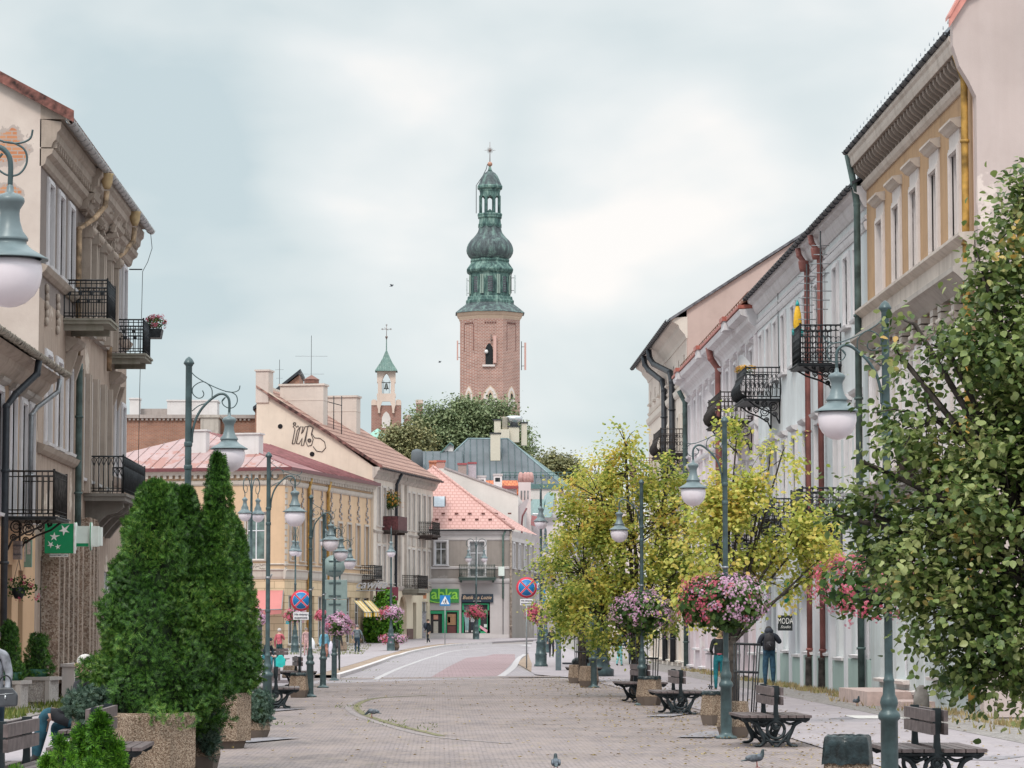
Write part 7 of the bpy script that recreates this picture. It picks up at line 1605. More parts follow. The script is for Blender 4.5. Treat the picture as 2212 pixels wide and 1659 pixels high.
def crown_tree(name, label, x, y, th, trunk_r, blobs, nleaf, lsize, mat, barkmat, seed, z=0, cat='tree', group=None, fine=True, outline=.0, lean=(0,0), dens_in=.35, droop=.3, thin=0.0, gap=0, gapk=0):
    """trunk and limbs reaching into a crown made of overlapping lobes; leaves sit in sprays along twigs"""
    q = random.Random(seed); g = np.random.default_rng(seed); r = empty(name, (x,y,z), 0, label, cat, group)
    m = MB(); top = Vector((lean[0], lean[1], th)); m.tube([(0,0,-.02),(0,0,.15),top*.5+Vector((.02,.0,0)),top], [trunk_r*1.35, trunk_r*1.05, trunk_r*.9, trunk_r*.8], 9)
    allc = []
    for (bx,by,bz,rx,ry,rz,w) in blobs: allc.append((Vector((bx,by,bz)), Vector((rx,ry,rz)), w))
    tw = sum(c[2] for c in allc); P = []; Nn = []; U = []; ns = max(60, nleaf//26)
    for c, R, w in allc:
        mid = top.lerp(c, .45)+Vector((q.gauss(0,.08),q.gauss(0,.08),.1)); m.tube([top*.92, mid, c, c+Vector((q.gauss(0,.1),q.gauss(0,.1),R.z*.3))], [trunk_r*.42, trunk_r*.3, trunk_r*.16, trunk_r*.05], 6)
        k = int(ns*w/tw)
        for i in range(k):
            d = Vector(g.normal(size=3)).normalized(); t = (g.uniform(dens_in,1))**.5 if g.random() > .16 else g.uniform(1.0, 1.0+outline)
            s = Vector((c.x+d.x*R.x*t, c.y+d.y*R.y*t, c.z+d.z*R.z*t))
            if gap and mnoise.noise(s*gap+Vector((seed,0,0))) < -.02+.1*gapk: continue
            if i % 3 == 0: b0 = c.lerp(s, .15); m.tube([b0, b0.lerp(s,.55)+Vector((0,0,.04)), s], [trunk_r*.09, trunk_r*.06, trunk_r*.025], 4)
            L = g.uniform(.8,1.6)*lsize*5.0; ax = (Vector((d.x,d.y,d.z*.5+.05))+Vector(g.normal(size=3))*.45).normalized(); kk = int(26*g.uniform(.7,1.3)*(1-thin*(t > 1)))
            for j in range(kk):
                a = j/kk; pos = s+ax*(L*(a-.35))+Vector(g.normal(size=3))*lsize*1.1; pos.z -= droop*lsize*a*a*4
                P.append(pos); nrm = Vector(g.normal(size=3))*.55+Vector((0,0,.75))+d*.35; Nn.append(nrm); U.append(ax*.5+Vector((0,0,-.7))+Vector(g.normal(size=3))*.6)
    m.build('trunk', barkmat, r); n = len(P); sz = lsize*g.uniform(.65,1.2,n)
    bv, bf = (LEAF_V, LEAF_F) if fine else (LEAF4_V, LEAF4_F)
    scatter_mesh('crown', bv, bf, [tuple(p) for p in P], [tuple(p) for p in Nn], sz, mat, r, seed, up=[tuple(p) for p in U]); return r
M_bark = plain('bark', (.05,.04,.035), .9, var=.4, scale=12, bump=.5)
M_lin = leafmat('leaf_linden', ((.12,(.035,.07,.018)), (.40,(.095,.15,.035)), (.62,(.21,.265,.08)), (.84,(.37,.40,.17)), (.955,(.52,.32,.08))), trans=.3, spec=.45, rough=.42, zg=(1.0,5.0,.12))
M_yel = leafmat('leaf_yellow', ((.08,(.20,.28,.06)), (.32,(.40,.46,.10)), (.60,(.62,.60,.16)), (.85,(.76,.60,.17)), (.97,(.72,.42,.13))), trans=.5)
M_yel2 = leafmat('leaf_yellow_green', ((.08,(.11,.19,.045)), (.34,(.32,.40,.09)), (.58,(.62,.62,.16)), (.82,(.78,.64,.17)), (.96,(.76,.44,.13))), trans=.6, zg=(1.2,4.5,.12))
M_far1 = leafmat('leaf_far_green', ((.15,(.11,.15,.075)), (.5,(.19,.245,.12)), (.85,(.30,.34,.18))), trans=.2); M_far2 = leafmat('leaf_far_olive', ((.15,(.13,.14,.065)), (.5,(.23,.235,.11)), (.85,(.35,.31,.15))), trans=.2)
# linden near the right edge
YL = 22.5; xl_ = 4.95
def bl(u, v, ru, rv, Y, x0, w=None, ry=None, k=1.0):
    s = Y/F0; c = at(u, v, Y); return (c.x-x0, 0, c.z, ru*s*k, (ry or ru*.8)*s, rv*s*k, w or ru*rv/3000)
crown_tree('linden_tree', 'large green linden with loose leafy sprays, standing before the ochre house', xl_, YL, 1.9, .11,
    [bl(u,v,ru,rv,YL,xl_,ry=min(ru*1.3,210)) for u,v,ru,rv in ((2212,430,24,60),(1800,1110,26,20),(1945,770,40,16),(1868,1000,30,20),(2205,500,45,110),(2130,620,60,75),(2165,740,105,110),(2050,760,80,55),(1975,700,50,26),(2010,900,110,75),(2150,940,130,130),(1885,1115,95,50),(1985,1215,95,85),(2060,1110,150,130),(2190,1160,130,200),(2080,1320,145,100),(2190,1390,120,110),(1905,1015,50,45),(2290,900,140,320),(2160,1450,75,50))],
    40000, .060, M_lin, M_bark, 11, outline=.36, thin=.2, gap=2.2, gapk=-.5)
k = MB(); q_ = np.random.default_rng(4)
lt = bpy.data.objects['linden_tree']; scatter_mesh('yellow_leaves', LEAF_V, LEAF_F, q_.normal(size=(34,3))*np.array([.11,.08,.07])+np.array([-.17,-1.25,1.42]), q_.normal(size=(34,3))+np.array([0,-1,.6]), q_.uniform(.05,.085,34), leafmat('leaf_pure_yellow', ((.2,(.50,.34,.02)), (.8,(.68,.50,.03))), trans=.3), lt, 5, up=q_.normal(size=(34,3))*.4+np.array([0,0,-1]))
# yellow trees on the right
Y2 = 52.0; s2 = Y2/F0
x2 = px_x(1581,Y2)
crown_tree('yellow_tree', 'yellow-leaved tree in the iron guard behind the biggest flower ball', x2, Y2, 1.55, .085,
    [bl(u,v,ru,rv,Y2,x2,k=1.1) for u,v,ru,rv in ((1640,1120,85,95),(1720,1180,75,70),(1600,1060,65,60),(1660,1010,50,45),(1550,1190,80,90),(1640,1250,85,60),(1740,1105,45,28),(1755,1240,40,22),(1590,950,22,55),(1690,975,30,32),(1640,1288,40,24),(1510,1300,60,40),(1525,1100,50,40),(1772,1205,40,26))],
    25000, .080, M_yel, M_bark, 21, outline=.5, thin=.35, gap=2.0, gapk=.3)
Y1 = 73.5; x1 = px_x(1373,Y1)
crown_tree('yellow_green_tree', 'broad yellow-green tree behind the middle lamp post, reaching low over the benches', x1, Y1, 1.5, .16,
    [bl(u,v,ru,rv,Y1,x1,k=1.1) for u,v,ru,rv in ((1370,1180,110,100),(1300,1080,80,90),(1430,1120,90,90),(1260,1240,90,90),(1400,1290,110,80),(1300,1320,100,70),(1350,1020,60,65),(1350,955,24,36),(1310,1000,26,40),(1490,1180,60,70),(1440,1030,45,40),(1270,1130,60,60),(1225,1300,50,50),(1480,1290,60,50),(1330,1392,70,22))],
    44000, .086, M_yel2, M_bark, 22, outline=.45, thin=.3, gap=2.0, gapk=-.5)
Y0 = 93.0; x0_ = px_x(1256,Y0)
crown_tree('yellow_green_tree', 'farther yellow-green tree at the left end of the right-hand row', x0_, Y0, 1.7, .14,
    [bl(u,v,ru,rv,Y0,x0_,k=1.1) for u,v,ru,rv in ((1260,1190,60,70),(1230,1260,50,60),(1270,1320,70,60),(1300,1110,60,60),(1200,1225,28,40),(1250,1110,30,40),(1215,1340,45,40),(1290,1030,30,40))],
    18000, .09, M_yel2, M_bark, 23, outline=.35, thin=.3, gap=1.5, gapk=-.6)
# far trees by the churches
for i, (u, Y, th, blobs, mt, ls, nl, lab) in enumerate((
    (1010, 330, 6, ((1000,935,70,70),(1060,900,60,45),(950,940,55,55),(1090,950,40,45),(925,905,35,38),(990,890,45,35),(1040,960,80,40)), M_far1, .32, 36000, 'big round green tree in front of the church tower'),
    (880, 325, 5, ((865,960,50,38),(840,985,40,30),(900,960,40,45),(880,935,30,22)), M_far2, .32, 15000, 'olive-brown tree below the small church turret'),
    (1205, 340, 6, ((1200,1010,40,34),(1235,1035,26,34),(1180,1000,26,24),(1225,1000,26,20)), M_far2, .30, 10000, 'brownish tree right of the blue-grey roof'),
    (1125, 345, 6, ((1120,950,22,40),(1140,990,18,40)), M_far1, .36, 2500, 'green tree behind the ivory chimneys'))):
    xx = px_x(u, Y); crown_tree('far_tree', lab, xx, Y, th, .4, [bl(a,b_+6,c,d*.95,Y,xx) for a,b_,c,d in blobs], nl, ls, mt, M_bark, 40+i, z=0, group='trees around the churches', fine=False, outline=.05)
# ------------------------------------------------------------ thuja: fans of scale sprays
def spray():
    V = []; F = []
    def blade(x0, y0, ang, L, w, z):
        i = len(V); ca, sa = sin(ang), cos(ang); nx, ny = cos(ang), -sin(ang)
        V.extend([(x0-nx*w,y0-ny*w,z),(x0+nx*w,y0+ny*w,z),(x0+ca*L*.6+nx*w*1.25,y0+sa*L*.6+ny*w*1.25,z+.02),(x0+ca*L,y0+sa*L,z-.03),(x0+ca*L*.6-nx*w*1.25,y0+sa*L*.6-ny*w*1.25,z+.02)]); F.append((i,i+1,i+2,i+3,i+4))
    blade(0,0,0,1.0,.04,0)
    for t, a, L in ((.15,.9,.45),(.38,.75,.42),(.6,.6,.33)):
        for s in (-1,1): blade(0,t,a*s,L*1.1,.036,.015*s)
    return V, F
SPR_V, SPR_F = spray()
def thuja_mat(name, k=1.0, y=0): return leafmat(name, ((.12,(.008*k,.03*k,.006)), (.42,(.032*k,.095*k,.014)), (.72,(.085*k,.20*k,.026)), (.92,(.20+y,.30,.06))), trans=.22, rough=.5, spec=.3)
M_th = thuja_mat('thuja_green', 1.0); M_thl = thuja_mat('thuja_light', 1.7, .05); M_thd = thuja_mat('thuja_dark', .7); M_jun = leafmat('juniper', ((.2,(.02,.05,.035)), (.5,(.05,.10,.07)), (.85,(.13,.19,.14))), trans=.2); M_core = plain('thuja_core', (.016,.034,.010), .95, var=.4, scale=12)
def lobe_height(lobes, th, z):
    return 0
def conifer(name, label, x, y, z, lobes, n, size, mat, seed, cat='shrub', group=None, trunk=.04, tilt=.6):
    """lobes: (cx,cy,z0,z1,r,power) upright cones/columns with ragged surface"""
    g = np.random.default_rng(seed); r = empty(name, (x,y,z), 0, label, cat, group); m = MB(); P = []; Nn = []; U = []
    area = [ (l[3]-l[2])*l[4] for l in lobes]; ta = sum(area)
    for l, ar in zip(lobes, area):
        cx, cy, z0, z1, R, pw = l; H = z1-z0; ph = g.uniform(0, 6.28, 4); k = int(n*ar/ta)
        def rad(t, th): 
            prof = (max(0.0, 1-max(0,t-.12)/.88))**pw*(min(1, t/.12+.55)); return R*prof*(1+.11*np.sin(3*th+ph[0]+5*t)+.10*np.sin(5*th+ph[1]-9*t)+.07*np.sin(2*th+16*t+ph[2]))
        prof = []; 
        for t in np.linspace(0,1,9): prof.append((max(.004,R*.70*((max(0.0,1-max(0,t-.12)/.88))**pw)*(min(1,t/.12+.55))), float(z0+H*t)))
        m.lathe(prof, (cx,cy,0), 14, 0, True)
        t = g.uniform(0,1,k)**1.15; th = g.uniform(0,2*pi,k)
        for a, b_ in zip(t, th):
            rr = rad(a, b_); d = Vector((cos(b_), sin(b_), 0)); q0 = Vector((cx+d.x*rr, cy+d.y*rr, z0+H*a)); nz = mnoise.noise(q0*(2.6/max(.35,R)**.5)+Vector((seed,0,0))); n2_ = mnoise.noise(q0*9+Vector((0,seed,0)))
            if nz+.5*n2_ < -.34 and g.random() < .6: continue
            rr *= g.uniform(.84,1.03)+.30*max(-.6,nz)+.10*n2_; p = Vector((cx+d.x*rr, cy+d.y*rr, q0.z+.10*R*nz)); P.append(p)
            side = Vector((-d.y, d.x, 0)); Nn.append(d*.55+side*g.normal()*.75+Vector((0,0,.25+.3*g.normal()))); U.append(d*.75+Vector((0,0,tilt+.35*g.normal()))+side*.45*g.normal())
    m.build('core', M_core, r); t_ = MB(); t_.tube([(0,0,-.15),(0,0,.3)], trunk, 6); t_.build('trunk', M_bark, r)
    scatter_mesh('foliage', SPR_V, SPR_F, [tuple(p) for p in P], [tuple(p) for p in Nn], size*g.uniform(.6,1.25,len(P)), mat, r, seed, up=[tuple(p) for p in U]); return r
def zz(v): return Z(v, 35)
X0 = X(322,35); fx = lambda u: X(u, 35)-X0
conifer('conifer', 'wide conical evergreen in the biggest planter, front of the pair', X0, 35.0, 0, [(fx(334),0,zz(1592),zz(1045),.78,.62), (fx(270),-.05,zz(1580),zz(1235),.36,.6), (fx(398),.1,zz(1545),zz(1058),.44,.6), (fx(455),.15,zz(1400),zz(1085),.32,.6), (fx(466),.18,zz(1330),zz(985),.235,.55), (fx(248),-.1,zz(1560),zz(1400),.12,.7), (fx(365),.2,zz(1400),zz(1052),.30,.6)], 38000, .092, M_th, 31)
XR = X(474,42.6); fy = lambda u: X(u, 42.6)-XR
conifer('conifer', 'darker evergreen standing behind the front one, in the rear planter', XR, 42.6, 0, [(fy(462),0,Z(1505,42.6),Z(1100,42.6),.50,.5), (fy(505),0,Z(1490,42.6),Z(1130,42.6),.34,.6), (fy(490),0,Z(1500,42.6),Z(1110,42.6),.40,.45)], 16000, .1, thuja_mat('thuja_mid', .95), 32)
for (xx, yy, z, lab, lobes, n, sz, mt, sd) in (
    (X(218,19.5),19.5,0,'bright green young thuja in the bottom left foreground, several pointed tops', [(0,0,.45,1.13,.13,.7),(-.12,.05,.4,1.02,.10,.7),(.10,.0,.4,.95,.10,.7),(-.25,0,.4,.98,.07,.7),(-.34,.1,.4,.84,.10,.7)], 3600, .075, M_thl, 33),
    (X(160,18.5),18.5,0,'small light green thuja tips at the bottom edge left of the bright one', [(0,0,.5,.90,.07,.7),(-.35,0,.5,.84,.09,.7),(.12,0,.5,.87,.1,.7)], 1100, .06, M_thl, 34),):
    conifer('young_thuja', lab, xx, yy, z, lobes, n, sz, mt, sd, 'shrub', 'young bright thujas in the foreground')
p1 = gp(72,1524); p2 = gp(12,1537)
conifer('potted_thuja', 'tall slim potted thuja at the left edge', p2.x, p2.y+.4, .6, [(0,0,.0,Z(1345,p2.y)-.6,.27,.45)], 1900, .10, M_th, 35, group='potted thujas by the left wall'); conifer('potted_thuja', 'shorter potted thuja with a blunt top beside the white door jamb', p1.x, p1.y+.4, .6, [(.03,0,.0,Z(1370,p1.y)-.6,.26,.28),(-.16,0,0,.35,.22,.5)], 1700, .10, M_th, 36, group='potted thujas by the left wall')
def bushy(name, label, x, y, z, blobs, n, size, mat, seed, cat='shrub', group=None, v=None, f=None, core=True, upz=.4):
    g = np.random.default_rng(seed); r = empty(name, (x,y,z), 0, label, cat, group); P = []; Nn = []; U = []; m = MB(); tw = sum(b[3]*b[5] for b in blobs)
    for (cx,cy,cz,rx,ry,rz) in blobs:
        m.ball((cx,cy,cz), 1, 12, 0, (rx*.78,ry*.78,rz*.78))
        for i in range(int(n*rx*rz/tw)):
            d = Vector(g.normal(size=3)).normalized(); t = g.uniform(.75,1.08); P.append((cx+d.x*rx*t, cy+d.y*ry*t, cz+d.z*rz*t)); Nn.append(tuple(d*.8+Vector(g.normal(size=3))*.5)); U.append(tuple(d*.6+Vector((0,0,upz))+Vector(g.normal(size=3))*.5))
    if core: m.build('core', M_core, r)
    scatter_mesh('foliage', v or SPR_V, f or SPR_F, P, Nn, size*g.uniform(.6,1.2,len(P)), mat, r, seed, up=U); return r
for (xx,yy,z,bb,n,lab) in ((X(440,35.5),35.5,.62,[(0,0,.0,.23,.2,.13),(.04,-.1,-.16,.16,.14,.2),(.1,-.12,-.3,.08,.08,.14)],900,'trailing juniper spilling from the narrow tub between the evergreens'), (X(190,34.5),34.5,.86,[(0,0,.03,.24,.22,.12),(-.05,-.12,-.10,.18,.15,.14),(.05,-.15,-.2,.14,.1,.14)],1100,'grey-green juniper beside the old man on the bench'), (-2.83,46.3,.42,[(0,0,.1,.27,.25,.24),(.05,-.1,-.05,.22,.2,.2)],900,'dark juniper behind the rear evergreen planter')):
    bushy('juniper', lab, xx, yy, z, bb, n, .085, M_jun, int(yy*7), group='junipers in stone tubs')
# clipped hedge on the wall of the graffiti house
hx, hy = X(826,214), 213.5
bushy('hedge', 'square clipped green hedge block against the cream ground floor', hx, hy, gz(214), [(-.55,0,1.3,.75,.8,1.5),(.15,0,1.9,.9,.8,1.9),(.75,0,1.3,.6,.8,1.5),(0,0,.7,1.2,.8,.8)], 5200, .26, M_thl, 71, v=LEAF4_V, f=LEAF4_F)
# ------------------------------------------------------------ flower balls on the lamp posts
def floret():
    V = [(0,0,0)]; F = []
    for i in range(5):
        a = 2*pi*i/5; k = len(V)
        for da, rr, h in ((-.42,.7,.1),(0,1.0,.16),(.42,.7,.1)): V.append((cos(a+da)*rr, sin(a+da)*rr, h))
        F.append((0,k,k+1,k+2))
    return V, F
FL_V, FL_F = floret()
M_fpink = leafmat('flower_pale_pink', ((.2,(.55,.24,.42)), (.55,(.68,.40,.58)), (.85,(.78,.58,.70))), trans=.3); M_fhot = leafmat('flower_hot_pink', ((.2,(.50,.06,.12)), (.55,(.62,.12,.20)), (.85,(.70,.24,.30))), trans=.3); M_fl_leaf = leafmat('flower_leaf', ((.2,(.02,.055,.012)), (.55,(.05,.11,.02)), (.85,(.12,.18,.04))), trans=.25)
def flower_ball(x, y, z, rx, rz, label, seed, hot=.2, nl=900, nf=60, fs=.02, hotside=-1, bowl=1, fg=None, single=None, ry=None):
    g = np.random.default_rng(seed); r = empty('flower_basket', (x,y,z), 0, label, 'flower basket', fg); ry = ry or rx; P = []; Nn = []; U = []
    for i in range(nl):
        d = Vector(g.normal(size=3)).normalized(); t = g.uniform(.55,1.0)*(1+.22*mnoise.noise(d*1.6+Vector((seed,0,0)))); P.append((d.x*rx*t, d.y*ry*t, d.z*rz*t-(g.uniform(0,.45)*rz if g.random() < .1 else 0))); Nn.append(tuple(d+Vector(g.normal(size=3))*.5)); U.append(tuple(Vector(g.normal(size=3))))
    scatter_mesh('foliage', LEAF4_V, LEAF4_F, P, Nn, rx*.17*g.uniform(.6,1.2,nl), M_fl_leaf, r, seed, up=U)
    groups = {0: ([],[]), 1: ([],[])}
    for i in range(nf):
        d = Vector(g.normal(size=3)).normalized()
        if d.z < -.65: d.z *= -.6; d.normalize()
        wob = 1+.22*mnoise.noise(d*1.6+Vector((seed,0,0))); tr_ = g.uniform(0,.55)*rz if g.random() < .14 else 0
        ishot = hot > 1 or (g.random() < hot*(2.6 if d.x*hotside > .15 else .25)); c = Vector((d.x*rx, d.y*ry, d.z*rz))*g.uniform(.90,1.12)*wob-Vector((0,0,tr_))
        for j in range(9):
            e = Vector(g.normal(size=3)).normalized(); p = c+e*fs*1.9*rx/.4; groups[int(ishot)][0].append(tuple(p)); groups[int(ishot)][1].append(tuple(e*.7+d))
    for k_, nm, mt in ((0,'blossoms',M_fpink), (1,'blossoms',M_fhot)):
        if groups[k_][0]: scatter_mesh(nm, FL_V, FL_F, groups[k_][0], groups[k_][1], fs*g.uniform(.8,1.3,len(groups[k_][0])), mt if single is None else single, r, seed+k_)
    if bowl:
        m = MB(); m.lathe([(rx*.25,-rz*.45),(rx*.52,-rz*.2),(rx*.58,.0)], (0,0,0), 14); m.ring((0,0,-rz*.2), rx*.6, .012, 2, 18); m.build('bowl', M_iron, r)
    return r
FG = 'flower balls mounted round the lamp posts'
def ball_at(u, v, Y, ru, rv, lab, sd, dx=0, **k):
    c = at(u, v, Y); s = Y/F0; return flower_ball(c.x, Y, c.z, ru*s, rv*s, lab, sd, **k)
ball_at(1563, 1302, 46, 92, 60, 'biggest flower ball, lilac-pink on the right and hot pink geraniums on the left', 51, hot=.32, nl=2600, nf=330, fs=.018, fg=FG)
ball_at(1387, 1322, 65.7, 64, 46, 'lilac-pink flower ball on the lamp post with the half-hidden lantern', 52, hot=.0, nl=1800, nf=210, fs=.021, fg=FG)
ball_at(1880, 1270, 29.6, 125, 72, 'hot pink geraniums peeping through the linden leaves on the nearest right lamp', 53, hot=1.2, nl=500, nf=190, fs=.015, fg=FG)
ball_at(730, 1352, 96.5, 30, 24, 'lilac-pink flower ball on the farthest lamp of the left row', 54, hot=.05, nl=1100, nf=130, fs=.032, fg=FG)
ball_at(549, 1337, 121, 24, 20, 'pink flower ball half hidden behind the evergreen, leftmost', 55, hot=.3, nl=700, nf=80, fs=.04, fg=FG)
ball_at(638, 1330, 183, 26, 14, 'sparse flower ball behind the plate of the left no-stopping sign', 56, hot=.4, nl=600, nf=50, fs=.05, fg=FG)
ball_at(696, 1330, 160, 14, 12, 'small salmon-red flower ball left of the grey sign backs', 57, hot=1.2, nl=400, nf=60, fs=.05, fg=FG)
ball_at(844, 1324, 188, 25, 14, 'white and pink flower ball before the clipped hedge', 58, hot=.25, nl=800, nf=90, fs=.045, fg=FG)
ball_at(1028, 1324, 228, 21, 14, 'salmon-red flower ball in front of the green shop', 59, hot=1.3, nl=600, nf=90, fs=.055, fg=FG)
ball_at(1165, 1326, 130, 28, 22, 'red and pink flower ball right of the right no-stopping sign', 60, hot=.6, nl=900, nf=120, fs=.04, fg=FG)
c = at(850, 1381, 188.8); flower_ball(c.x, 188.8, c.z, .85, .22, 'pink flowers in the round tub of the two-lantern post', 61, hot=.2, nl=400, nf=70, fs=.05, bowl=0)
c = at(334, 696, 88); flower_ball(c.x, 88.2, c.z, .33, .22, 'coral-pink geraniums in a box on the corner of the upper left balcony', 62, hot=1.3, nl=500, nf=45, fs=.028, bowl=0); m_ = bpy.data.objects
e = empty('flower_box', (c.x,88.2,c.z-.32), 0, 'dark wire flower box hanging outside the upper left balcony', 'flower box'); m = MB(); m.prism([(-.22,.12),(.22,.12),(.17,-.14),(-.17,-.14)], 1, -.3, .3); m.build('box', M_iron, e)
c = at(842, 1082, 221); flower_ball(c.x, 220.3, c.z, .75, .62, 'green leafy window box plants with yellow blossoms above the maroon balcony', 63, hot=0, nl=1400, nf=26, fs=.06, bowl=0, single=leafmat('flower_yellow', ((.2,(.55,.36,.04)), (.8,(.65,.2,.06))), trans=.2))
c = at(1609, 797, 92); flower_ball(c.x-.0, 91.7, c.z-.06, .30, .13, 'orange flowers in grey boxes on the belly balcony of the blue house', 64, hot=0, nl=260, nf=30, fs=.03, bowl=0, single=leafmat('flower_orange', ((.2,(.60,.28,.02)), (.8,(.72,.42,.03))), trans=.2))
e = empty('hanging_basket', (X(39,66.8),66.8,Z(1281,66.8)), 0, 'black hanging basket with red geraniums before the peach wall', 'flower basket'); m = MB(); m.lathe([(.08,-.13),(.15,.0),(.16,.12)], (0,0,0), 12); m.build('bowl', M_iron, e); m = MB(); [m.tube([(a,b_,.12),(0,0,.75)], .006, 3) for a, b_ in ((-.15,0),(.12,.1),(.1,-.1))]; m.build('cord', M_iron, e)
g_ = np.random.default_rng(8); scatter_mesh('foliage', LEAF4_V, LEAF4_F, g_.normal(size=(260,3))*np.array([.16,.1,.10])+np.array([.08,0,.12]), g_.normal(size=(260,3)), g_.uniform(.05,.09,260), M_fl_leaf, e, 3)
pp = np.array([[-.15,-.1,.28],[.12,-.12,.2],[.3,-.1,.18],[.42,0,-.1],[.02,-.1,-.12],[.1,0,.36]]); scatter_mesh('blossoms', FL_V, FL_F, np.repeat(pp,14,0)+g_.normal(size=(84,3))*.028, g_.normal(size=(84,3))+np.array([0,-1,0]), .025, M_fhot, e, 4)
# ============================================================ PEOPLE
M_skin = plain('skin', (.52,.32,.25), .55, var=.08); M_shoe = plain('shoe', (.025,.022,.022), .5); M_hairw = plain('hair_white', (.50,.47,.45), .7, var=.15, scale=30); M_haird = plain('hair_dark', (.035,.025,.02), .7, var=.3, scale=30); M_hairb = plain('hair_blond', (.45,.32,.17), .7, var=.25, scale=30)
_cl = {}
def cloth(name, c):
    if name not in _cl: _cl[name] = plain('cloth_'+name, c, .85, var=.28, scale=7, bump=.25)
    return _cl[name]
def skin_mesh(name, verts, edges, mats, assign, level=2, root=0):
    me = bpy.data.meshes.new(name+'_skel'); me.from_pydata([v[:3] for v in verts], edges, []); o = bpy.data.objects.new('tmp_skin', me); COL.objects.link(o)
    sk = o.modifiers.new('s', 'SKIN'); sk.use_smooth_shade = True; sl = me.skin_vertices[0].data
    for i, v in enumerate(verts): sl[i].radius = (v[3], v[4] if len(v) > 4 else v[3]); sl[i].use_root = (i == root)
    sb = o.modifiers.new('b', 'SUBSURF'); sb.levels = level; sb.render_levels = level
    dg = bpy.context.evaluated_depsgraph_get(); m2 = bpy.data.meshes.new_from_object(o.evaluated_get(dg)); bpy.data.objects.remove(o); bpy.data.meshes.remove(me); m2.name = name
    m2.materials.clear(); [m2.materials.append(q) for q in mats]
    V = np.array([v[:3] for v in verts]); names = assign
    for p in m2.polygons:
        d = ((V-np.array(p.center))**2).sum(1); p.material_index = names[int(d.argmin())]; p.use_smooth = True
    return m2
# joint table builder: standing figure of height 1, facing -Y (towards camera) in local space, x to its left... z up
def figure(h, pose):
    """returns verts/edges/assign; pose: dict of joint positions overriding defaults (unit height)"""
    J = {  # name: (x,y,z,r,ry,mat)   mats: 0 skin 1 top 2 trousers 3 shoe
    'pelvis':(0,0,.52,.085,.065,2),'waist':(0,0,.60,.078,.058,1),'chest':(0,0,.72,.095,.065,1),'neckb':(0,0,.815,.06,.045,1),'neck':(0,0,.855,.032,.032,0),'head':(0,-.008,.905,.050,.055,0),'crown':(0,-.004,.955,.044,.05,0),
    'sl':(.095,0,.795,.040,.040,1),'el':(.135,.01,.64,.030,.030,1),'wl':(.145,-.03,.50,.020,.022,1),'hl':(.145,-.045,.455,.018,.013,0),
    'sr':(-.095,0,.795,.040,.040,1),'er':(-.135,.01,.64,.030,.030,1),'wr':(-.145,-.03,.50,.020,.022,1),'hr':(-.145,-.045,.455,.018,.013,0),
    'pl':(.048,0,.49,.056,.056,2),'kl':(.055,-.005,.27,.038,.040,2),'al':(.055,.01,.055,.026,.028,2),'fl':(.058,-.0,.022,.025,.020,3),'tl':(.062,-.085,.014,.024,.014,3),
    'pr':(-.048,0,.49,.056,.056,2),'kr':(-.055,-.005,.27,.038,.040,2),'ar':(-.055,.01,.055,.026,.028,2),'fr':(-.058,-.0,.022,.025,.020,3),'tr':(-.062,-.085,.014,.024,.014,3)}
    for k, v in pose.items(): J[k] = tuple(v)+J[k][len(v):]
    names = list(J); E = [('pelvis','waist'),('waist','chest'),('chest','neckb'),('neckb','neck'),('neck','head'),('head','crown'),('neckb','sl'),('sl','el'),('el','wl'),('wl','hl'),('neckb','sr'),('sr','er'),('er','wr'),('wr','hr'),('pelvis','pl'),('pl','kl'),('kl','al'),('al','fl'),('fl','tl'),('pelvis','pr'),('pr','kr'),('kr','ar'),('ar','fr'),('fr','tr')]
    V = [tuple(q*h for q in J[n][:5]) for n in names]; return V, [(names.index(a), names.index(b)) for a, b in E], [J[n][5] for n in names], {n: Vector(J[n][:3])*h for n in names}
def fingers(m, base, d, size, curl=.5, side=1, thumb=True):
    """five separate fingers from the palm end, direction d, curling down"""
    d = Vector(d).normalized(); s = d.cross(Vector((0,0,1)))
    if s.length < .1: s = Vector((1,0,0))
    s.normalize(); n = s.cross(d)
    for i, L in enumerate((.85,1.0,.93,.72)):
        b = base+s*(i-1.5)*size*.24; m.tube([b, b+d*size*L*.45, b+d*size*L*.75-n*size*curl*.25*L, b+d*size*L*.9-n*size*curl*.55*L], [size*.11,size*.1,size*.09,size*.06], 6)
    if thumb: b = base-d*size*.45+s*side*size*.35; m.tube([b, b+(d*.6+s*side*.6)*size*.4, b+(d+s*side*.25)*size*.7-n*size*.2], [size*.13,size*.11,size*.07], 6)
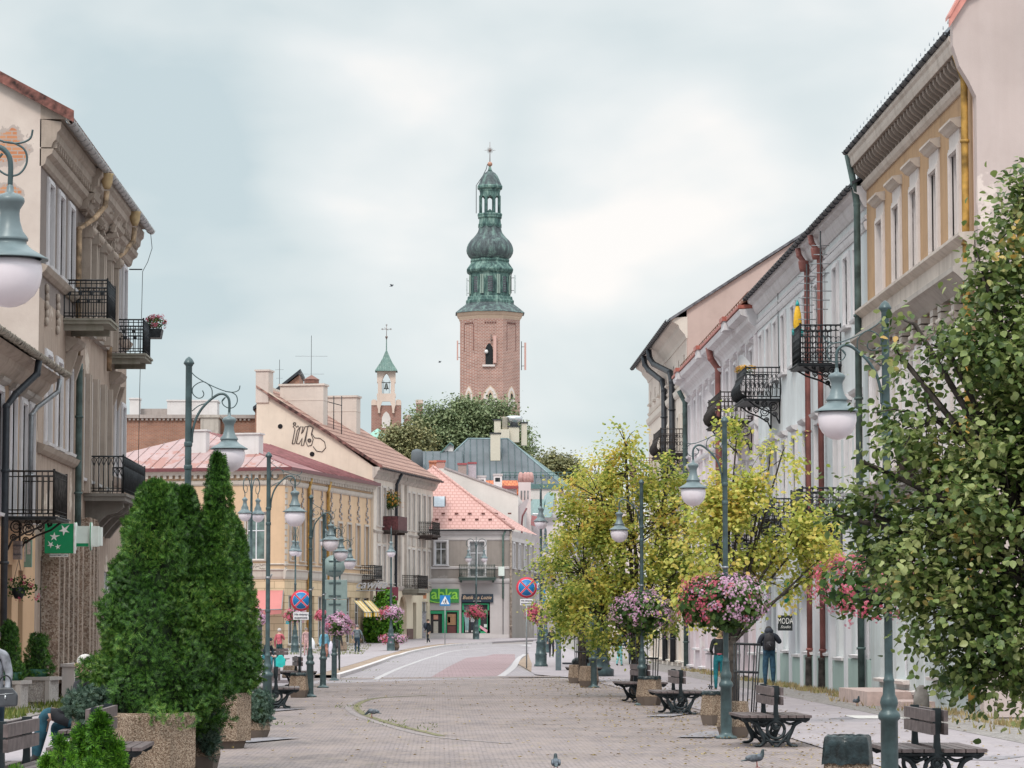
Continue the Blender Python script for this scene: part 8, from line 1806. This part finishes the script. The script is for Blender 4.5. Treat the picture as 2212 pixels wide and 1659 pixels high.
def person(label, x, y, rz, h, mats, pose={}, z=None, hair=None, hairlen=0, level=2, group=None, extras=None, face=True):
    r = empty('person', (x,y,gz(y) if z is None else z), rz, label, 'person', group); V, E, A, J = figure(h, pose); me = skin_mesh('body', V, E, list(mats), A, level)
    o = bpy.data.objects.new('body', me); COL.objects.link(o); o.parent = r; k = h
    m = MB(); hd = (J['head']+J['crown'])/2; f = Vector((0,-1,0)) if 'facedir' not in pose else pose['facedir']
    if face:   # nose, ears, eyes, mouth joined to the body mesh's head
        bm = bmesh.new(); bm.from_mesh(me); mb = MB(); hc = J['head']; 
        mb.ball(hc+Vector((0,-.054*k,.012*k)), .011*k, 6, 0, (.8,1.1,1.5))
        for s in (-1,1): mb.ball(hc+Vector((s*.050*k,.004*k,.012*k)), .014*k, 6, 0, (.4,.8,1.3))
        tmp = mb.mesh('t', list(mats)); bm.from_mesh(tmp); bm.to_mesh(me); bm.free(); bpy.data.meshes.remove(tmp)
        fm = MB()
        for s in (-1,1): fm.ball(hc+Vector((s*.019*k,-.052*k,.028*k)), .0055*k, 6)
        fm.tube([hc+Vector((-.014*k,-.054*k,-.016*k)), hc+Vector((.014*k,-.054*k,-.016*k))], .0025*k, 4); fm.build('face', M_haird, o)
    for w, hh, s in (('wl','hl',1),('wr','hr',-1)): fg_ = MB(); fingers(fg_, J[hh]+(J[hh]-J[w]).normalized()*.012*k, J[hh]-J[w]+Vector((0,-.01,0)), .05*k, .6, s); fg_._build('fingers', mats[0], o)
    if hair:
        m = MB(); c = (J['head']*.35+J['crown']*.65)+Vector((0,.010*k,.004*k)); m.ball(c, .0545*k, 14, 0, (1,1.1,.98))
        if hairlen: m.ball(J['head']+Vector((0,.03*k,-.02*k)), .05*k, 10, 0, (.95,.75,1.1+hairlen))
        m.build('hair', hair, r)
    return r, J
walkA = dict(kl=(.055,-.07,.275), al=(.05,.04,.075), fl=(.05,.05,.04), tl=(.052,-.03,.02), kr=(-.055,.0,.27), ar=(-.055,-.03,.055), fr=(-.056,-.04,.022), tr=(-.06,-.12,.014), el=(.13,.05,.64), wl=(.14,.03,.51), hl=(.14,.015,.465), er=(-.13,-.03,.645), wr=(-.14,-.09,.53), hr=(-.14,-.115,.49))
T = lambda n, c: cloth(n, c)
# man with a backpack on the right, seen from behind, arms folded forward, head bent
px_, py_ = gp(1661,1481).xy
r, J = person('man from behind in black hooded jacket and blue jeans, right pavement', px_, py_, pi-.05, 1.84, [M_skin, T('black', (.018,.022,.030)), T('jeans', (.03,.085,.14)), M_shoe],
    dict(neck=(0,-.03,.84), head=(0,-.07,.868), crown=(0,-.10,.90), sl=(.11,0,.785,.052,.05), sr=(-.11,0,.785,.052,.05), el=(.165,-.02,.655,.042,.042), wl=(.07,-.12,.66,.03), hl=(.04,-.14,.67), er=(-.18,-.02,.68,.042,.042), wr=(-.09,-.14,.76), hr=(-.07,-.16,.79), chest=(0,0,.72,.12,.085), waist=(0,0,.60,.11,.08), pelvis=(0,0,.52,.10,.075), kl=(.062,0,.27,.048,.05), kr=(-.062,0,.27,.048,.05), al=(.064,.01,.055), ar=(-.064,.01,.055)), hair=M_haird)
m = MB(); m.ball((0,-.02,1.585), .135, 12, 0, (1,.95,.8)); m.build('hood', T('black', None), r)
e = empty('backpack', (px_,py_,0), pi-.05, 'black backpack with small grey stripe on the back of the man in jeans', 'backpack'); m = MB(); m.lathe([(.02,.0),(.11,.03),(.15,.12),(.155,.30),(.13,.44),(.07,.51),(.01,.53)], (0,.17,1.02), 14, 0, True, 0, True, 1, .6); m.lathe([(.02,0),(.08,.02),(.095,.12),(.08,.2),(.02,.22)], (0,.26,1.08), 12, 0, True, 0, True, 1, .5); m.build('bag', plain('backpack_black', (.03,.028,.034), .6, var=.3, scale=8), e)
m = MB(); m.tube([(.02,.315,1.22),(-.04,.31,1.16)], .008, 4); m.build('tag', M_zinc, e); m = MB()
for s in (-1,1): m.tube(smooth_line([Vector((s*.09,.12,1.48)),Vector((s*.1,.0,1.56)),Vector((s*.1,-.13,1.42)),Vector((s*.13,-.02,1.1)),Vector((s*.12,.12,1.05))]), .016, 5)
m.build('strap', plain('backpack_black', (.03,.028,.034)), e)
# woman with turquoise trousers
px_, py_ = gp(1553,1490).xy
r, J = person('blond woman from behind in dark leather jacket and turquoise trousers by the lamp post', px_, py_, pi, 1.68, [M_skin, T('leather', (.025,.03,.032)), T('turquoise', (.015,.19,.23)), M_shoe], dict(wl=(.10,-.10,.58), hl=(.08,-.13,.58), wr=(-.12,-.06,.50), pelvis=(0,0,.52,.095,.07)), hair=M_hairb, hairlen=.15)
m = MB(); m.lathe([(.135,.0),(.14,.02),(.135,.04)], (0,0,.955), 14, 0, True, 0, True, 1, .72); m.build('belt', T('pink', (.5,.12,.16)), r)
e = empty('scooter', (px_-.22,py_-.1,0), 0, 'small black scooter held by the woman in turquoise trousers', 'scooter'); m = MB(); m.tube([(0,0,.08),(.0,.05,.98)], .016, 6); m.tube([(-.16,.05,.98),(.16,.05,.98)], .014, 6); m.build('stem', M_iron, e); m = MB(); m.box(-.05, 0, .07, .05, .55, .1); m.build('deck', M_zinc_dark, e); m = MB()
for yy in (0,.58): m.lathe([(.06,-.015),(.075,-.01),(.075,.01),(.06,.015)], (0,0,0), 14)
for s, yy in ((1,0.0),(2,.58)):
    w = MB(); w.lathe([(.06,-.015),(.075,-.01),(.075,.01),(.06,.015)], (0,0,0), 14); o = w.build('wheel', M_iron, e); o.location = (0,yy,.075); o.rotation_euler = (0,pi/2,0)
# man in the grey-blue vest walking away
px_, py_ = gp(771,1412).xy
person('grey-haired man walking away in grey vest over blue sleeves and dark trousers', px_, py_, pi, 1.80, [M_skin, T('vest', (.13,.16,.18)), T('navy', (.02,.045,.07)), M_shoe], {**walkA, 'chest':(0,0,.72,.115,.08), 'waist':(0,0,.60,.105,.08), 'er':(-.165,.0,.66), 'el':(.165,.02,.655), 'wr':(-.16,-.05,.55), 'wl':(.16,.0,.53)}, hair=plain('hair_grey', (.2,.19,.19), .8))
# person at the shop corner
person('person in black coat with rucksack standing at the left door of the green shop', X(925,212), 212, -1.2, 1.74, [M_skin, T('blackcoat', (.015,.02,.028)), T('blackcoat', None), plain('shoe_white', (.6,.58,.56), .6)], {**walkA, 'waist':(0,0,.60,.10,.085), 'head':(0,-.02,.9), 'crown':(0,-.03,.95)}, hair=M_haird, z=gz(212)+.1)
e = empty('backpack', (X(918.5,212),212.05,gz(212)+.1), 0, 'dark rucksack of the person at the green shop', 'backpack'); m = MB(); m.ball((0,0,1.25), .2, 10, 0, (.75,.9,1.25)); m.build('bag', plain('backpack_navy', (.02,.03,.05), .6), e)
# woman in blue jacket with shopping, lady in pink, woman in red jacket, seated pair
px_, py_ = gp(700,1432).xy
person('woman in pale blue jacket half hidden by a lamp post, carrying bags', px_, py_, .5, 1.66, [M_skin, T('paleblue', (.16,.38,.50)), T('rust', (.35,.16,.12)), M_shoe], {'waist':(0,0,.60,.11,.09), 'chest':(0,0,.72,.12,.085), **{k: walkA[k] for k in ('kl','al','fl','tl','kr','ar','fr','tr')}}, hair=M_haird)
person('dark-clothed person close behind the woman in pale blue', px_+.55, py_+2.2, pi, 1.62, [M_skin, T('charcoal', (.05,.05,.055)), T('charcoal', None), M_shoe], walkA, hair=M_haird)
e = empty('shopping_bag', (px_+.32,py_-.1,.05), 0, 'pale thin shopping bag carried by the woman in pale blue', 'bag'); m = MB(); m.lathe([(.03,.35),(.11,.4),(.13,.6),(.09,.85),(.02,1.0)], (0,0,0), 8, 0, True, 0, True, 1, .5); m.build('sack', plain('bag_lilac', (.62,.58,.68), .5), e)
px_, py_ = gp(661,1420).xy
person('lady in dusty pink outfit behind the post of the left no-stopping sign', px_, py_, .2, 1.62, [M_skin, T('dustypink', (.48,.30,.30)), T('dustypink', None), M_shoe], {'waist':(0,0,.60,.10,.08), **{k: walkA[k] for k in ('kl','al','fl','tl')}}, hair=plain('hair_grey', (.2,.19,.19)), z=.08)
e = empty('shopping_bag', (px_+.33,py_-.2,.1), 0, 'white carrier bag held by the lady in dusty pink', 'bag'); m = MB(); m.lathe([(.12,.35),(.17,.4),(.18,.75),(.08,.95),(.02,1.02)], (0,0,0), 8, 0, True, 0, True, 1, .5); m.build('sack', M_swh, e)
px_, py_ = gp(598,1436).xy
person('white-haired person in salmon-red jacket standing with a dark shoulder bag', px_, py_+2, pi-.4, 1.68, [M_skin, T('salmon', (.52,.13,.16)), T('darkgreen', (.015,.05,.055)), M_shoe], {'er':(-.12,-.05,.68), 'wr':(-.06,-.13,.72), 'hr':(-.04,-.14,.74)}, hair=M_hairw, z=.0)
def seated(seat=.27):
    return dict(pelvis=(0,.02,seat+.01), waist=(0,.0,seat+.09), chest=(0,-.05,seat+.21), neckb=(0,-.10,seat+.295), neck=(0,-.125,seat+.33), head=(0,-.155,seat+.375), crown=(0,-.165,seat+.425), sl=(.095,-.09,seat+.28), el=(.13,-.12,seat+.13), wl=(.06,-.22,seat+.06), hl=(.04,-.25,seat+.05), sr=(-.095,-.09,seat+.28), er=(-.13,-.12,seat+.13), wr=(-.06,-.22,seat+.06), hr=(-.04,-.25,seat+.05), pl=(.055,-.03,seat), kl=(.06,-.25,seat+.02), al=(.06,-.25,.05), fl=(.06,-.25,.02), tl=(.065,-.335,.014), pr=(-.055,-.03,seat), kr=(-.06,-.25,seat+.02), ar=(-.06,-.25,.05), fr=(-.06,-.25,.02), tr=(-.065,-.335,.014))
px_, py_ = gp(583,1447).xy
person('seated person in dark hooded tracksuit top with white stripes, leaning forward', px_-.2, py_, .9, 1.76, [M_skin, T('tracksuit', (.015,.03,.04)), T('jeanteal', (.04,.18,.22)), M_shoe], seated(), hair=T('tracksuit', None), hairlen=.1, z=.0); person('seated person behind the one in the striped tracksuit, mostly hidden by the evergreen', px_-.75, py_+.5, .5, 1.72, [M_skin, T('navyj', (.02,.03,.06)), T('navy', None), M_shoe], seated(), hair=M_haird, z=.0)
bench(px_-.2, py_+.35, 1.4, 'bench on which the tracksuited person sits, right of the evergreens', group='double-sided benches on the square')
e = empty('tote_bag', (X(607,py_),py_-.3,0), 0, 'bright turquoise bag next to the seated tracksuited person', 'bag'); m = MB(); m.prism([(-.17,.0),(.17,.0),(.2,.42),(.06,.6),(-.06,.6),(-.2,.42)], 1, -.08, .08); m.build('sack', plain('bag_turq', (.02,.45,.42), .6), e, bevel=.02)
# right-hand walkers glimpsed under the trees
for u, v, hh, lab, c1, c2, rz in ((1191,1420,1.74,'person in black seen between the double lamp post and the grey post', (.02,.022,.03), (.02,.022,.03), 0), (1337,1438,1.68,'walker in pale turquoise trousers, legs showing below the yellow-green tree', (.04,.09,.12), (.20,.50,.52), 2.6), (1303,1424,1.6,'child-sized figure in bright turquoise below the yellow-green tree', (.03,.40,.42), (.03,.4,.42), 3), (1364,1436,1.78,'dark-clothed walker right beside the thick trunk', (.02,.025,.04), (.03,.04,.06), 3)):
    p = gp(u, v); nm = 'c%d' % u; person(lab, p.x, p.y, rz, hh, [M_skin, T(nm+'a', c1), T(nm+'b', c2), M_shoe], walkA, hair=M_haird, level=1)
# old man seated on the bench in front of the big tub, facing left
bx, by = gp(245,1688).xy; by += .15; H = 1.76
pose = dict(pelvis=(0,.03,.29,.10,.08), waist=(0,.02,.38,.095,.08), chest=(0,.0,.50,.105,.075), neckb=(0,-.03,.60), neck=(0,-.03,.64), head=(0,-.03,.69,.052,.060), crown=(0,-.025,.74,.048,.058), sl=(.10,-.05,.55), el=(.14,-.05,.42,.036), wl=(.07,-.20,.37,.026), hl=(.05,-.235,.365,.022), sr=(-.10,-.05,.55), er=(-.14,-.05,.42,.036), wr=(-.08,-.20,.365,.026), hr=(-.06,-.235,.36,.022),
    pl=(.06,-.02,.29,.065), kl=(.06,-.28,.375,.055,.058), al=(.05,-.345,.105,.040,.042), fl=(.05,-.35,.04,.034,.03), tl=(.055,-.45,.025,.032,.022), pr=(-.06,-.02,.28,.065), kr=(-.05,-.24,.28,.050,.05), ar=(-.04,-.20,.10,.034), fr=(-.04,-.20,.05,.03), tr=(-.04,-.29,.035,.028,.02))
r, J = person('white-haired old man sitting on the bench in blue jeans and black jacket, smoking', X(190,37.3), 37.3, -pi/2-.05, H, [M_skin, T('blackj', (.02,.022,.028)), T('jeansteal', (.015,.075,.11)), M_shoe], pose, hair=M_hairw, z=.0, level=2)
m = MB(); hl = J['hl']; m.tube([hl+Vector((0,-.03,.02)), hl+Vector((0,-.10,.045))], .006, 5); m.build('cigarette', M_swh, r)
# woman at the left edge carrying a handbag
p = gp(-22,1600); r, J = person('person cut by the left edge in grey knitted jacket, only arm and sleeve showing', X(-14,38), 38, -.3, 1.70, [M_skin, T('greyknit', (.30,.31,.35)), T('navy', None), M_shoe], dict(el=(.125,.02,.65), wl=(.14,-.05,.53), hl=(.14,-.06,.49)), hair=M_haird)
e = empty('handbag', (X(14,37.7),37.7,Z(1505,37.7)), .1, 'dark grey leather handbag with silver fittings at the left edge', 'handbag'); m = MB(); m.prism([(-.17,-.13),(.15,-.11),(.155,.03),(.08,.12),(-.12,.12),(-.18,.02)], 1, -.06, .06); m.build('bag', plain('leather_grey', (.07,.075,.085), .35, var=.2), e, bevel=.02); m = MB(); m.tube(smooth_line([Vector((-.09,0,.1)),Vector((-.07,0,.22)),Vector((.0,0,.27)),Vector((.06,0,.22)),Vector((.07,0,.1))]), .01, 5); m.build('handle', M_iron, e); m = MB(); m.ball((.0,-.07,-.0), .013, 6, 0, (1,1,2)); m.tube([(-.1,-.065,.03),(.1,-.065,.05)], .004, 4); m.build('zip', plain('steel_bright', (.62,.64,.66)), e)
# black bag on the far bench
p = gp(1250,1473); e = empty('bag_bundle', (p.x,p.y+.3,.46), 0, 'crumpled black bag lying on the far right bench', 'bag'); m = MB(); m.ball((0,0,.15), .2, 12, 0, (1.1,.8,.8)); m.ball((.15,0,.12), .13, 10, 0, (1.1,.8,.8)); m.build('sack', M_bag, e)
# ============================================================ PIGEONS
def pigeon(x, y, z, rz, label, s=1.0, fly=0, peck=0, group='pigeons on the paving'):
    r = empty('pigeon', (x,y,z), rz, label, 'pigeon', group); r.scale = (s,s,s); hz, hy = (.06,-.13) if peck else (.215,-.075)
    V = [(0,.02,.115,.052,.05),(0,-.045,.125,.050,.052),(0,-.07,.155 if not peck else .11,.028,.03),(0,hy,hz,.021,.022),(0,hy-.025,hz-.003,.010,.010),(0,.09,.10,.034,.022),(0,.16,.085,.022,.009),(0,.20,.078,.018,.006)]
    E = [(0,1),(1,2),(2,3),(3,4),(0,5),(5,6),(6,7)]; me = skin_mesh('body', V, E, [plain('pigeon_grey', (.10,.12,.15), .6, var=.3, scale=25), plain('pigeon_dark', (.04,.06,.07), .5)], [0,0,1,1,1,0,1,1], 2)
    o = bpy.data.objects.new('body', me); COL.objects.link(o); o.parent = r
    m = MB()
    if fly:
        for s_ in (-1,1): m.add([(s_*.03,-.04,.14),(s_*.16,-.07,.20),(s_*.34,.0,.19),(s_*.18,.06,.17),(s_*.03,.05,.13),(s_*.03,0,.125)], [(0,1,2,3,4),(4,3,2,1,5)])
    else:
        for s_ in (-1,1): m.ball((s_*.042,.05,.12), .05, 10, 0, (.35,1.9,.75), Matrix.Rotation(-.12, 3, 'X'))
    m.build('wing', plain('pigeon_wing', (.13,.15,.18), .6, var=.4, scale=18), r); m = MB()
    for s_ in (-1,1): m.tube([(s_*.02,0,.08),(s_*.022,-.005,.005)], .005, 4); m.tube([(s_*.022,-.035,.004),(s_*.022,.015,.004)], .004, 4)
    if not fly: m.build('leg', plain('pigeon_leg', (.4,.12,.1), .6), r)
    m = MB(); m.tube([(0,hy-.028,hz-.002),(0,hy-.05,hz-.012)], [.006,.002], 5); m.build('beak', M_iron, r); return r
for u, v, rz, lab, pk in ((803,1552,-1.9,'pigeon pecking by the mossy curved channel in mid-square',1), (1200,1672,pi,'pigeon at the bottom edge seen from behind',0), (1634,1661,1.6,'pigeon standing near the front right bench',0), (1851,1527,.3,'dark pigeon on the gravel by the right wall',0)):
    p = gp(u, v); pigeon(p.x, p.y, p.z+.02, rz, lab, .98, 0, pk)
for u, v, Y, lab in ((846,616,120,'bird flying in the open sky left of the tower, higher one'), (950,781,150,'bird flying low between the small turret and the tower')):
    c = at(u, v, Y); pigeon(c.x, Y, c.z-.1, 1.2, lab, .6, 1, group='birds in flight')
